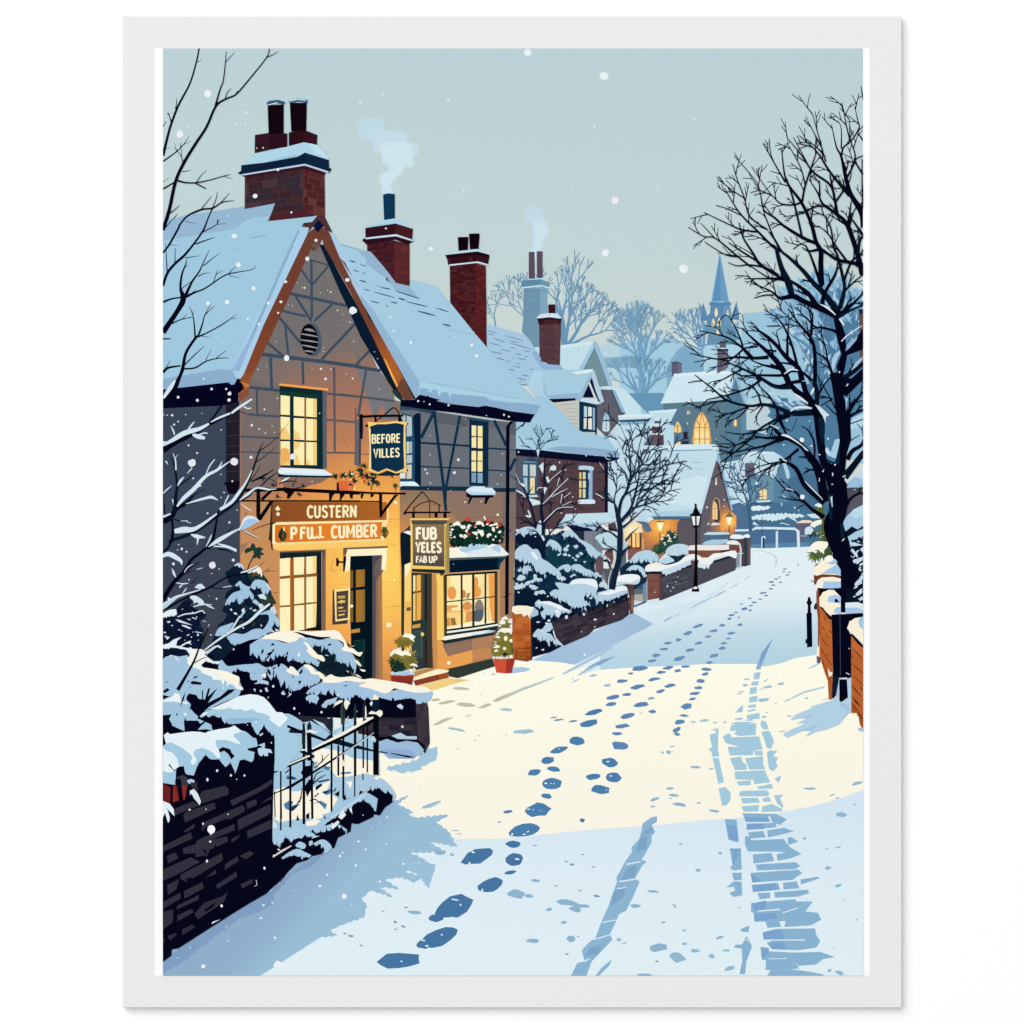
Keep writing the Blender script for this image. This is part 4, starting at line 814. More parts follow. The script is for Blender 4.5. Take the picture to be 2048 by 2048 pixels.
sub('gutter'); p('#05061f', 'D 585 1692 720 1688 768 1640 840 1655 850 1645 860 1660 970 1690 930 1702 1060 1730 1340 1758 1400 1745 1510 1765 1640 1798 1882 1830 1862 1860 1835 1908 1700 1900 1100 1812 620 1760 582 1750')
s('#05061f', 14, 'G 1700 450 1620 520'); s('#05061f', 16, 'G 1700 470 1740 410')
# right wing wall
back(pub)
p('#6a6f77', 'G 130 205 560 270 900 325 1250 380 1620 420 1620 1300 130 1300')
p('#2f4a60', 'G 130 205 600 270 600 320 300 260 130 262'); p('#595f69', 'G 600 290 1020 360 990 470 560 410'); p('#5d646d', 'G 1270 390 1500 410 1500 520 1270 480'); p('#595e68', 'G 1530 410 1620 415 1620 590 1530 560')
WG = ('r', 818, 1205, 250, [(0, '#ffcb62'), (.3, '#f3ae55'), (.5, '#de9750'), (.68, '#b4815c'), (.85, '#93785f'), (1, '#8a7364')])
p(WG, 'G 130 1285 1615 1290 1615 1932 K 1592 0 1592 620 1400 640 1310 1150 760 1290 600 1275 I 255 1932 255 60 G 130 1400')
p(('g', 900, 990, 900, 1120, [(0, '#8b7265'), (1, '#98785f')]), 'G 560 1290 1615 1290 1615 1932 900 1700 740 1520')
p('#93755f', 'G 130 1290 420 1290 700 1500 560 1480 300 1330 200 1420 130 1440'); p('#7b6c6b', 'G 1450 1300 1500 1300 1500 1932 1450 1932'); p('#7d6f6c', 'G 1545 1300 1618 1300 1618 1932 1545 1932')
s('#6b5c58', 6, 'G 1050 1640 1620 1638'); s('#7a6250', 5, 'I 1520 1065 1740 1045'); s('#7a6250', 5, 'I 1520 1370 1740 1360')
p('#a27a5c', 'K 1060 980 1300 930 1310 1150 1060 1180'); p('#c48a57', 'K 1060 1020 1300 1000 1300 1130 1060 1180'); p('#eaa254', 'K 610 960 700 960 750 1110 1060 1030 1060 1190 760 1285 610 1275')
p('#8e7064', 'K 670 955 1060 890 1310 850 1300 1000 1060 1030 745 1110'); p('#b0805e', 'K 1060 890 1310 845 1300 1000 1060 1030'); p('#96735f', 'K 760 985 1060 920 1060 1025 745 1105')
p('#2f3a34', 'K 735 1275 1060 1200 1320 1140 1350 1240 1100 1320 875 1392 760 1370')
s('#d9954f', 4, 'K 20 470 140 460'); s('#cf8f4e', 4, 'K 610 630 690 615'); s('#cf8f4e', 4, 'K 600 780 690 770'); s('#cf8f4e', 4, 'K 610 910 660 905'); s('#d6964f', 4, 'K 610 185 700 170')
sub('timber_frame'); t('G'); TB = '#0f3047'
p('#071c35', 'G 345 300 395 300 400 1245 320 1190 320 690 290 400 300 330')
for w, q in ((38, '570 285 690 1240 720 1560'), (34, '900 330 725 1240'), (42, '570 280 400 620'), (26, '395 680 1020 720'), (22, '1265 750 1500 765'), (8, '1540 770 1618 778'), (17, '400 985 1020 1010'), (17, '1265 1030 1500 1045'), (36, '1340 390 1500 720'), (38, '1615 880 1540 1040'), (56, '130 1262 560 1268 1020 1272')): s(TB, w, 'G ' + q)
sub('sill_beam'); p(TB, 'G 1330 1262 1618 1262 1618 1314 1330 1314'); sub('wall_joint'); s('#4f5762', 8, 'G 600 420 1020 465'); p(TB, 'G 680 1240 735 1240 725 1560 700 1560')
sub('window', 'half hidden upstairs window behind the blue sign'); p('#1d4a68', 'G 130 290 260 320 300 360 320 700 320 1200 130 1180'); p('#aebfc4', 'G 130 300 200 330 205 600 130 600'); p('#b6c3c4', 'G 215 330 280 350 285 590 215 600')
for q, c_ in (('215 665 245 665 245 815 215 820', '#d9d8b8'), ('250 665 285 665 285 810 250 815', '#9fb9ca'), ('215 840 285 835 285 940 215 945', '#b5c2cd'), ('215 965 280 960 280 1140 215 1145', '#d3cbb4'), ('130 1070 200 1060 200 1140 130 1140', '#dfe4dd')): p(c_, 'G ' + q)
p('#dff0f8', 'G 130 1180 310 1178 345 1200 385 1238 160 1235 130 1250')
sub('window', 'narrow lit upstairs window with dark panes at its foot'); p('#0c2943', 'G 1020 375 1270 405 1265 1240 1022 1230'); p('#334d61', 'G 990 345 1290 385 1270 410 1020 380')
for q in ('1052 455 1112 460 1110 595 1052 592', '1130 462 1192 465 1192 598 1130 598', '1052 608 1112 608 1110 745 1052 742', '1130 610 1192 610 1192 752 1130 750', '1050 785 1110 785 1110 910 1050 905', '1130 788 1192 788 1192 912 1128 910', '1050 922 1110 922 1110 1050 1050 1048', '1128 922 1192 922 1192 1052 1128 1052'): p('#f8e7a8', 'G ' + q)
p('#7c9db5', 'G 1050 1065 1110 1065 1108 1195 1050 1190'); p('#86a8bf', 'G 1128 1068 1192 1068 1192 1198 1128 1198')
sub('window_ledge'); p('#0b0b18', 'G 980 1320 1050 1355 1330 1352 1330 1385 1060 1390 1020 1470 1000 1470 1025 1390 985 1375'); p('#0b0b18', 'G 1225 1385 1285 1380 1240 1470 1215 1470'); p('#d7eaf5', 'G 978 1295 1010 1265 1070 1240 1210 1242 1240 1262 1310 1258 1360 1310 1358 1352 1050 1352 1005 1325'); p('#b8d8ea', 'G 1005 1315 1100 1310 1358 1330 1358 1352 1050 1352')
sub('drain_pipe'); p('#05061a', 'G 1495 480 1515 440 1550 405 1600 405 1545 460 1540 520 1535 1932 1490 1932'); p('#05061a', 'I 1622 0 1668 0 1660 900 1655 1600 1610 1605 1615 800'); s('#05061a', 10, 'I 1640 550 1690 510'); s('#05061a', 9, 'I 1585 1385 1690 1330')

# ---- windows and door of the gable
sub('window', 'tall lit upstairs window with people dimly seen inside')
p('#0c2a33', 'E 1155 100 1570 145 1575 910 1165 890'); p('#5b5f68', 'E 1570 140 1610 150 1612 905 1575 910'); p('#153630', 'E 1160 150 1530 190 1525 240 1160 195')
PA = ['1165 195 1255 205 1255 388 1165 383', '1292 210 1395 220 1395 400 1292 392', '1412 222 1515 232 1515 410 1412 402', '1165 402 1255 408 1258 625 1165 622', '1292 415 1395 420 1395 628 1292 625', '1412 422 1515 428 1515 635 1412 632', '1165 640 1255 640 1258 875 1165 870', '1292 645 1395 648 1395 870 1295 868', '1412 648 1515 650 1515 872 1412 870']
for q in PA: p('#fdf0b4', 'E ' + q)
for q in ('1478 228 1515 232 1515 410 1478 406', '1478 428 1515 428 1515 635 1478 633', '1478 650 1515 650 1515 872 1478 870'): p('#f6d27c', 'E ' + q)
for q in ('1165 500 1220 520 1255 580 1258 625 1165 622', '1292 530 1340 560 1362 620 1292 628', '1292 640 1360 650 1340 690 1310 720 1292 720', '1310 750 1340 800 1350 868 1300 868', '1412 820 1440 830 1450 870 1412 870'): p('#f6cf80', 'E ' + q)
p('#f0b05e', 'E 1165 720 1200 700 1240 715 1258 770 1250 830 1170 860'); p('#f4c478', 'E 1165 860 1258 830 1258 875 1165 872')
s('#9a5a24', 14, 'E 1402 220 1404 872'); s('#f6a44c', 22, 'E 1152 92 1400 118 1625 142'); 
sub('window_sill'); p('#10222e', 'E 1140 955 1640 968 1690 990 1640 992 1140 985'); sp('#e2f1f8', 'E 1145 930 1165 900 1300 902 1560 912 1600 925 1660 968 1500 972 1220 962 1160 955', 3); p('#cbe2f0', 'E 1200 945 1400 955 1655 962 1660 970 1200 965')
sub('window', 'tall ground floor window with brown glazing bars'); p('#16222a', 'H 385 800 920 775 925 1800 640 1810 385 1830'); p('#4a4643', 'H 385 795 975 768 975 790 920 795 385 815'); p('#66564f', 'H 925 790 975 785 975 1810 930 1810'); p('#84664f', 'H 940 880 975 870 975 1810 945 1810')
for q in ('385 885 515 872 515 1100 385 1115', '560 870 700 862 695 1085 562 1098', '725 860 858 850 855 1070 725 1085', '385 1145 515 1135 515 1480 385 1490', '568 1135 698 1125 698 1455 570 1470', '725 1122 860 1110 860 1440 725 1452', '385 1512 518 1502 520 1830 385 1830', '570 1490 700 1480 700 1800 570 1815', '725 1472 860 1460 850 1760 725 1785'): p('#fff3c0', 'H ' + q)
for q in ('810 856 858 850 855 1070 810 1075', '810 1115 860 1110 860 1440 810 1446', '810 1465 860 1460 850 1760 810 1770'): p('#fcdc8c', 'H ' + q)
p('#0e1a22', 'H 850 1740 925 1700 925 1810 640 1812 860 1770'); s('#9a5c26', 48, 'H 540 880 543 1830'); s('#a2622a', 26, 'H 712 865 713 1800'); s('#8f5a28', 36, 'H 385 1130 540 1115 865 1092'); s('#8f5a28', 18, 'H 385 1502 865 1450')
s('#c4803c', 12, 'H 522 870 524 1820')
sub('door', 'dark green front door with a brass letter plate'); p('#8f6848', 'H 1290 830 1700 830 1705 1900 J 1705 1400 1320 1380 1300 900 H 1290 1700')
p('#04151f', 'H 1290 850 1580 845 1590 1200 1580 1932 J 1600 1390 1480 1405 1310 1330 1300 900'); p('#4f4b52', 'H 1575 845 1700 835 1690 1020 1610 1060 1620 1180 J 1620 1395 1575 1390')
p('#6a5d5c', 'H 1600 960 1690 860 1700 1030 1600 1030'); p('#a97a50', 'J 1620 160 1700 20 1708 1405 1620 1395'); p('#8f6a55', 'J 1620 160 1655 100 1655 1400 1625 1395'); p('#6c5a58', 'H 1580 1030 1725 1028 1620 1180'); 
for q in ('1365 1030 1480 1022 1480 1240 1365 1255', '1365 1290 1480 1280 1480 1690 1365 1705'): p('#a5722c', 'H ' + q)
for q in ('1290 1040 1330 1035 1330 1260 1295 1265', '1295 1300 1330 1295 1330 1700 1295 1700'): p('#7a5a30', 'H ' + q)
p('#8a6c38', 'H 1450 1030 1480 1025 1480 1240 1450 1245'); p('#8a7038', 'H 1445 1285 1480 1280 1480 1690 1445 1695')
p('#0c2a30', 'J 1330 915 1475 895 1470 1300 1330 1300'); s('#35574f', 6, 'J 1330 915 1475 897 1472 1060'); 
sub('letter_plate'); p('#c08e40', 'J 1300 770 1415 752 1415 800 1300 815')
sub('door_hood'); p('#6f5a4c', 'H 1200 745 1780 718 1770 745 1255 775 1225 850 1200 850'); p('#fff5cc', 'H 1255 765 1768 748 1750 1028 1690 1030 1700 838 1295 852 1285 1040 1220 1050'); p('#e9d9a5', 'H 1700 838 1710 840 1700 1030 1690 1030')
sub('wall_light'); p('#0d0b14', 'H 1110 880 1125 868 1150 915 1200 920 1205 855 1235 850 1240 900 1220 1050 1200 1050 1200 940 1150 935 1135 985 1110 980')
back(pub)
# fascia under the shop sign
p('#fccb6c', 'H 300 700 1720 630 1780 700 1770 720 1200 745 370 780 300 760'); p('#fbd985', 'H 300 690 1720 630 1740 650 310 715')
# ---- second doorway and shop window
sub('door', 'second dark green door with a brass knob in the right wing')
p('#fcd677', 'I 315 960 400 930 400 1932 K 270 1200 185 1100 I 310 1932'); p('#fff2c0', 'I 315 960 400 935 400 1000 350 1090 320 1150'); p('#f8bb62', 'K 190 400 270 400 270 1000 190 1000')
p('#2c3330', 'I 262 650 320 640 310 1932 K 190 1100 145 1000 145 400 I 275 1000')
p('#33383a', 'I 405 1060 600 1070 600 1932 K 470 1260 330 1290 280 1100 275 640 I 405 1800'); p('#6a4c36', 'I 600 1070 680 1075 680 1932 K 600 1270 540 1275 470 1260 475 40 I 600 1500'); p('#c98f52', 'I 665 1075 735 1075 735 1932 K 610 1275 560 1275 I 672 1932'); p('#3a3a30', 'K 475 40 540 40 540 1275 478 1255')
p('#0d1418', 'K 455 60 475 60 475 1260 455 1250'); p('#54503c', 'I 525 1080 560 1080 560 1690 525 1690')
p('#fdeab0', 'I 428 1100 455 1100 455 1300 428 1310'); p('#f7ba58', 'I 475 1095 525 1095 525 1290 475 1305'); p('#f8d070', 'I 428 1335 455 1330 455 1680 428 1690'); p('#f2ae50', 'I 475 1325 530 1315 525 1670 475 1680'); p('#a8843c', 'I 455 1100 475 1100 475 1680 455 1690'); s('#6b552c', 8, 'I 425 1320 530 1305')
p('#27383a', 'I 410 1700 545 1670 600 1670 600 1932 405 1932'); p('#314a48', 'K 300 790 410 770 410 1140 300 1150')
s('#587068', 6, 'K 300 800 410 780 412 1130')
sub('letter_plate'); p('#cf9f42', 'I 415 1740 520 1720 520 1768 420 1785')
sub('door_knob'); t('K'); ell('#fbc35c', '418 828 22 26 0'); ell('#ffdf98', '412 820 9 10 0')
sub('number_plate'); p('#6e5238', 'I 340 1515 398 1505 398 1550 342 1560'); s('#8f6e46', 5, 'I 350 1530 395 1522')
sub('door_canopy'); p('#0c1d2a', 'I 262 560 300 530 395 580 395 930 320 960 275 1000 262 700'); p('#413f46', 'I 295 540 390 450 398 530 300 545'); p('#eaf3f5', 'I 298 545 345 525 398 525 398 585 340 560')
sub('shop_window', 'wide lit shop window with people seated inside')
p('#fbd36e', 'I 720 1080 800 1100 830 1080 850 1932 735 1932 735 1200'); p('#1c2a24', 'I 850 1090 1510 1040 1515 1720 1180 1790 850 1820'); p('#caa06a', 'I 850 1060 1540 1025 1545 1740 1515 1740 1515 1045 850 1085'); p('#0b1418', 'I 850 1085 1515 1045 1515 1075 860 1110'); p('#3b3f30', 'I 1475 1070 1515 1060 1515 1720 1478 1710')
p('#5f4a2e', 'I 815 1090 855 1090 860 1880 825 1880'); p('#332f20', 'I 838 1100 860 1100 860 1880 842 1880')
p('#fff0b6', 'I 862 1108 1475 1075 1475 1700 1180 1755 862 1795'); 
p('#fdd98c', 'I 862 1108 900 1120 920 1200 880 1300 862 1320'); p('#fbe29c', 'I 1200 1240 1340 1240 1340 1380 1200 1400'); p('#f3a350', 'I 1375 1090 1475 1080 1475 1690 1440 1690 1390 1300'); p('#fde2a4', 'I 1270 1110 1370 1090 1360 1380 1310 1370'); p('#fbd995', 'I 1375 1090 1400 1090 1420 1680 1385 1690')
t('I'); ell('#eda050', '925 1325 58 85 0'); ell('#efa04d', '1235 1195 34 80 0 1245 1310 58 72 0'); ell('#d08a4c', '1075 1340 34 55 0'); ell('#dd9550', '1125 1500 60 65 0'); p('#a3804c', 'I 1120 1330 1165 1320 1140 1395 1110 1400')
sp('#877c76', 'I 1225 1540 1230 1460 1270 1410 1310 1430 1335 1500 1335 1560 1280 1580', 3); sp('#56626e', 'I 1210 1560 1290 1540 1335 1550 1320 1660 1270 1700 1215 1690', 3)
p('#eaa458', 'I 862 1490 915 1480 1000 1480 1000 1510 920 1520 920 1560 862 1560'); p('#fbc06e', 'I 862 1555 1180 1540 1180 1570 862 1580'); p('#fbd987', 'I 862 1580 1180 1570 1120 1740 1000 1760 862 1770'); p('#d99b55', 'I 1110 1570 1190 1560 1190 1690 1100 1700'); p('#d98f4a', 'I 862 1650 890 1640 915 1740 862 1755'); p('#9c7440', 'I 905 1650 965 1645 985 1735 925 1745'); p('#fff6d0', 'I 862 1770 1000 1740 1200 1690 1300 1700 1475 1690 1475 1705 1180 1755 862 1798')
for w, q in ((24, '1050 1095 1055 1780'), (30, '1200 1085 1203 1755'), (24, '1358 1078 1358 1722'), (14, '862 1440 1200 1405 1475 1372')): s('#262f24', w, 'I ' + q)
sub('window_sill', 'dark double sill of the shop window with snow on it'); p('#16262a', 'I 855 1795 1200 1750 1515 1700 1520 1760 1520 1800 860 1880'); p('#f4f5e8', 'I 860 1820 1200 1775 1520 1722 1525 1745 1200 1800 862 1848'); p('#1c2e30', 'K 730 815 1060 770 1390 720 1395 790 1060 830 690 850'); p('#f6f6e6', 'K 665 885 720 850 1060 800 1060 845 700 905'); p('#b7d2e6', 'K 1060 800 1290 775 1370 780 1300 805 1060 850'); p('#f0f2e8', 'K 1060 800 1290 770 1200 815 1070 830'); p('#1d2c2c', 'K 655 905 700 905 1060 845 1390 800 1330 835 1060 885 700 952')
sub('step', 'stone doorstep with brick front and snow along its edge'); p('#f3bf6c', 'K 310 1300 490 1262 620 1275 760 1290 320 1420'); p('#fff3cf', 'K 310 1390 420 1340 610 1275 760 1290 750 1310 320 1420'); p('#b98a5a', 'K 310 1310 490 1265 600 1275 400 1340 320 1370'); p('#a34f2c', 'K 300 1425 750 1315 755 1385 330 1490'); p('#8a3f26', 'K 300 1425 600 1350 612 1420 330 1490'); s('#5a2a1c', 12, 'K 615 1350 618 1415')
sub('awning', 'snow laden shelf over the shop window'); p('#04182c', 'I 895 875 1620 850 1610 880 1550 950 1535 1025 895 1065'); p('#123450', 'I 1530 880 1612 862 1550 950 1535 1025 1510 1000'); p('#4f5a5e', 'I 895 870 1660 838 1620 870 895 905'); p('#e8f1f4', 'I 895 740 960 745 1100 700 1300 670 1530 700 1665 830 1600 850 895 875'); p('#b3cfe2', 'I 1000 780 1100 700 1300 670 1400 740 1250 770 1120 810'); p('#fdf8e4', 'I 895 740 990 750 1130 850 895 872'); p('#b3cfe2', 'I 1410 745 1530 700 1560 770 1540 815'); p('#dfeaf0', 'I 1140 790 1400 745 1500 800 1470 850 1120 858')
part('flower_box', 'hedge of holly with white flowers and red bows over the shop window')
jag('#0d2b24', 'I 890 420 1000 430 1060 410 1100 370 1130 350 1160 400 1250 430 1300 420 1400 380 1480 430 1560 420 1610 490 1600 540 1560 570 1590 650 1580 690 1480 700 1300 690 1250 700 1180 690 1130 740 1060 730 900 730', 2.2, 4, 9)
leaves(['#123a2a', '#0a2220', '#17402a'], 'I 900 430 1600 480 1580 690 900 720', 46, 8, 5, 0, 360, 3)
leaves(['#f7f4e4', '#eef2ea'], 'I 910 430 1560 430 1580 560 1300 600 910 600', 26, 8, 5, -40, 40, 5)
for q in ('930 440 1000 400 1040 430 1030 470 1000 440 950 470', '1040 480 1090 450 1110 490 1060 505', '1240 410 1280 395 1340 430 1280 445 1230 450', '1250 510 1330 520 1340 580 1310 605 1280 550', '1180 540 1250 535 1255 590 1210 570', '1330 350 1345 330 1365 370 1360 395', '1440 480 1475 480 1480 540 1450 530', '1450 440 1500 420 1540 430 1470 460'): p('#fbf7e6', 'I ' + q)
t('I'); ell('#f4f1e2', '1390 590 16 24 0 1490 600 12 14 0 1250 615 12 14 0 1090 605 16 22 20 960 605 14 14 0 920 615 10 10 0 1460 640 14 12 0')
for q in ('1095 380 1115 340 1150 360 1150 400 1110 410', '1365 390 1385 360 1420 380 1425 420 1385 435', '1510 430 1540 415 1565 455 1545 475 1520 460', '1200 460 1220 445 1235 470 1215 485', '1110 560 1135 545 1170 570 1140 590'): p('#cf3f33', 'I ' + q)
p('#e0907e', 'I 1525 650 1555 635 1562 665 1535 672')

# ---- signs
part('shop_sign', 'two tier brown and orange shop sign with cream lettering')
p('#3a2a26', 'H 275 170 300 150 300 420 285 690 300 780 275 760 265 660 240 640 255 500'); p('#5f4436', 'H 275 170 320 165 345 430 290 430')
p(('g', 560, 0, 780, 0, [(0, '#8c4f24'), (.5, '#9a5826'), (1, '#b3682a')]), 'H 300 155 1760 155 1760 385 345 410 285 420')
p('#fbe7ae', 'H 340 415 1760 388 1770 230 1785 250 1780 410 1740 470 1720 640 290 692 290 450 320 430'); p(('g', 550, 0, 770, 0, [(0, '#d9701f'), (.5, '#e5842a'), (1, '#e27d26')]), 'H 325 450 1700 412 1700 600 1680 630 340 680 320 650'); p('#fdf0c0', 'H 290 455 318 450 322 660 345 680 290 692')
p('#fbe8b4', 'H 1680 590 1735 600 1720 640 1690 640')
sub('lettering')
def hx(x): return 500 + x * S3
def hy(y): return 980 + y * S3
text('#fdeebb', 'CUSTERN', hx(735), hy(360), hx(1372), hy(350), 24.5, 23.5, 4.4)
text('#fff2c4', 'P', hx(525), hy(638), hx(600), hy(636), 25, 25, 5.0)
text('#fff2c4', 'F', hx(648), hy(634), hx(718), hy(632), 24, 24, 5.0)
text('#fff2c4', 'U', hx(738), hy(630), hx(806), hy(626), 23.5, 23.5, 4.8)
l('#fff2c4', 'H 800 480 30 802 570 30 815 615 28 855 608 24 866 585 14'); s('#fff2c4', 32, 'H 905 472 905 612'); s('#fff2c4', 24, 'H 872 614 958 602'); s('#fff2c4', 14, 'H 882 474 925 472')
text('#fff2c4', 'CUMBER', hx(1045), hy(622), hx(1635), hy(602), 25, 24.5, 4.9)
sub('holly'); p('#f9ecc4', 'H 325 240 355 205 365 200 375 230 395 245 360 268 345 265'); t('H'); ell('#fbeec8', '362 310 22 24 0')
sub('wreath'); jag('#203a2a', 'H 400 490 440 500 480 560 470 620 440 660 390 655 360 600 370 540', 2.2, 4, 2); t('H'); ell('#3d4c28', '430 590 30 50 0'); ell('#152a24', '395 590 26 40 0'); ell('#b03a2c', '418 590 10 14 0'); p('#fbe7a0', 'H 425 490 440 470 452 520 430 530')
sub('wreath'); jag('#57502c', 'H 1710 470 1760 480 1790 540 1770 590 1740 625 1700 590 1690 530', 2, 4, 3); t('H'); ell('#3c5430', '1725 520 26 40 0'); ell('#b5572a', '1765 560 16 24 0')
part('sign_shelf', 'black iron shelf and brackets above the shop sign')
IR = '#0b070e'
s(IR, 34, 'E 770 1115 1200 1105 1932 1140'); s(IR, 26, 'F 0 1295 640 1325 1105 1335'); s(IR, 16, 'E 770 1215 1932 1218'); s(IR, 14, 'F 0 1425 770 1435')
p(IR, 'E 932 1120 968 1120 970 1350 1060 1220 1095 1225 980 1400 945 1410 930 1350'); p(IR, 'E 968 1200 1050 1120 1090 1120 1000 1210'); p(IR, 'E 1190 1080 1320 1100 1250 1195 1225 1195 1230 1150 1200 1130')
p(IR, 'F 760 1340 800 1340 800 1560 960 1350 1010 1350 960 1400 800 1620 795 1640 768 1640'); p(IR, 'F 115 1300 220 1305 165 1360 140 1430 118 1430')
for q in ('255 1330 300 1335 280 1360 275 1420 255 1425', '385 1330 450 1335 420 1360 425 1395 400 1400 380 1370', '525 1335 570 1338 555 1360 545 1400 525 1395', '650 1340 700 1342 680 1370 665 1390 650 1370'): p(IR, 'F ' + q)
p(IR, 'E 1645 1130 1690 1130 1660 1180 1640 1210'); p(IR, 'E 1740 1140 1790 1145 1750 1200 1740 1215')
sub('hanging_lamp'); t('F'); ell('#fff0c0', '975 1448 22 26 0'); s('#5a4030', 5, 'F 965 1400 985 1420'); 
part('potted_plant', 'red pot with a trailing green plant on the iron shelf')
p('#dd6a3c', 'F 235 1170 440 1170 440 1215 415 1295 250 1295'); p('#e87a4a', 'F 350 1180 440 1175 410 1295 360 1295'); p('#fbd07a', 'F 445 1220 462 1250 455 1295 430 1295'); p('#10131a', 'F 215 1190 240 1190 250 1300 215 1300')
for x, y, R_, a0, a1, n_, sd in ((200, 1110, 60, 60, 420, 7, 1), (300, 1110, 70, 120, 420, 8, 2), (400, 1090, 70, 100, 460, 8, 3), (450, 1160, 65, 0, 300, 7, 4), (520, 1050, 80, 180, 480, 9, 5), (560, 990, 70, 180, 420, 7, 6), (620, 1110, 80, 0, 300, 8, 7), (700, 1160, 90, 10, 340, 9, 8), (740, 1190, 70, 20, 200, 5, 9), (640, 1200, 60, 60, 260, 5, 10), (395, 1200, 60, 40, 180, 4, 11), (550, 1080, 80, 30, 260, 7, 12)):
    tuft('#0f2a24' if sd % 3 else '#17392a', 640 + x * S3, 780 + y * S3, R_ * S3, n_, a0, a1, sd)
s('#0f2a24', 12, 'F 660 1290 680 1180 720 1100'); tuft('#24472a', 640 + 970 * S3, 780 + 1230 * S3, 8, 7, 0, 350, 5); s('#24472a', 12, 'F 970 1300 975 1230'); tuft('#17392a', 640 + 940 * S3, 780 + 1110 * S3, 6, 4, 60, 240, 6)
t('F'); ell('#d2402f', '555 1125 16 26 20'); ell('#b8642e', '572 1180 18 26 0'); ell('#e8ddc0', '330 1090 10 10 0 400 1155 12 12 0 415 1080 20 14 30')
part('climbing_plant', 'thin ivy stems trailing along the iron shelf')
l('#1c2c30', 'E 880 1030 10 1000 970 14 1090 925 5'); l('#1c2c30', 'E 960 1090 12 1050 1000 16 1140 935 5'); l('#22343a', 'E 1060 1000 8 1110 1030 10 1140 1060 6'); l('#22343a', 'E 1280 1080 12 1300 1030 12 1325 990 6'); l('#22343a', 'E 1150 1050 12 1230 1025 16 1330 1030 6'); l('#e8eef0', 'E 1170 1030 6 1210 1010 18 1250 990 6')
for x, y, sd in ((1100, 1060, 1), (1140, 1170, 2), (1350, 1150, 3), (1390, 1070, 4), (1000, 990, 5)): tuft('#14262a', 320 + x * S4, 750 + y * S4, 8, 5, 0, 300, sd)
l('#17282c', 'E 1320 1090 6 1380 1080 14 1420 1070 4')

part('hanging_sign', 'dark blue hanging sign with a wavy gold frame reading BEFORE VILLES')
p('#0a1420', 'F 505 320 530 310 552 312 555 480 550 630 520 630 505 480'); s('#0b0a12', 30, 'F 520 345 700 335 1075 330'); l('#0b0a12', 'F 720 400 10 830 320 14 940 230 16 1000 270 14 1040 340 12'); p('#0b0a12', 'F 700 340 730 340 725 440 705 440'); p('#0b0a12', 'F 1005 330 1035 330 1070 400 1025 410 1020 440 1008 440'); s('#0b0a12', 30, 'F 585 462 640 455'); s('#0b0a12', 26, 'F 1080 435 1138 440'); p('#0b0a12', 'F 1090 1000 1140 1030 1120 1060 1090 1050')
p('#0c2135', 'F 640 1060 760 1090 860 1040 1030 1070 1020 1100 650 1100'); p('#12263a', 'F 740 1090 860 1045 960 1090 940 1105 760 1105')
p('#f8cf74', 'F 612 410 700 415 740 420 860 415 1000 395 1020 410 1120 415 1122 450 1095 460 1105 700 1110 1000 1120 1060 1060 1055 980 1078 860 1030 750 1078 650 1050 625 1040 640 760 625 480'); p('#10304a', 'F 645 470 740 440 860 440 980 425 1080 445 1075 700 1085 1010 980 1055 860 1010 850 1012 750 1058 660 1020 655 700'); p('#fdf0c0', 'F 640 500 652 500 658 1000 648 1010')
sub('lettering')
def fx(x): return 640 + x * S3
def fy(y): return 780 + y * S3
text('#fdf3c4', 'BEFORE', fx(668), fy(690), fx(1032), fy(678), 18, 18, 3.0)
text('#fdf3c4', 'VILLES', fx(692), fy(875), fx(1022), fy(862), 18, 18, 3.1)

part('hanging_sign', 'grey brown hanging box sign with a yellow frame reading FUB VELES FAB UP')
SI = '#0c0a14'
s(SI, 22, 'I 315 290 910 288'); l(SI, 'I 310 300 18 400 180 16 545 20 16', sm=False); l(SI, 'I 545 20 16 600 80 14 640 140 14', sm=True); s(SI, 12, 'I 640 140 640 355'); l(SI, 'I 430 235 14 530 170 12 640 140 12 700 155 12 780 205 14', sm=False); s(SI, 16, 'I 436 230 438 290'); s(SI, 14, 'I 762 200 762 290'); s(SI, 34, 'I 430 290 432 360'); s(SI, 40, 'I 725 295 722 355'); s(SI, 42, 'I 838 290 838 360'); t('I'); ell(SI, '318 300 18 18 0')
p('#b79c58', 'I 830 400 895 380 890 1060 835 1070'); p('#f4cd6c', 'I 390 365 910 365 880 385 860 440 840 470 835 1065 405 1015'); p('#9a8a5a', 'I 860 390 895 380 890 1055 862 1060')
p(('g', 0, 1040, 0, 1135, [(0, '#8d7550'), (.5, '#7f6a4c'), (.8, '#5b5349'), (1, '#4b4843')]), 'I 418 440 830 440 828 988 425 970'); p('#4f4d4b', 'I 400 388 870 388 860 430 825 442 415 440'); p('#f8d777', 'I 400 440 416 440 425 970 408 975'); p('#1b2a2c', 'I 412 1015 835 1025 835 1075 410 1050'); p('#1b2228', 'I 775 1070 830 1070 785 1110')
sub('lettering')
def ix(x): return 760 + x * S3
def iy(y): return 980 + y * S3
text('#fff4d8', 'FUB', ix(466), iy(636), ix(725), iy(634), 23.5, 23.5, 5.2)
text('#fff4d8', 'YELES', ix(462), iy(802), ix(788), iy(808), 20, 21, 4.4)
text('#fff4d8', 'FAB', ix(466), iy(936), ix(600), iy(934), 13, 13, 2.7)
text('#fff4d8', 'UP', ix(630), iy(936), ix(735), iy(936), 13, 13, 2.9)
part('menu_board', 'small framed menu board beside the green front door')
p('#4a3b3c', 'J 1065 250 1095 270 1100 665 1260 640 1255 690 1060 705'); p('#fbe39b', 'J 1085 255 1290 232 1285 635 1100 665'); p('#4f443b', 'J 1112 280 1268 262 1262 618 1118 636')
t('J')
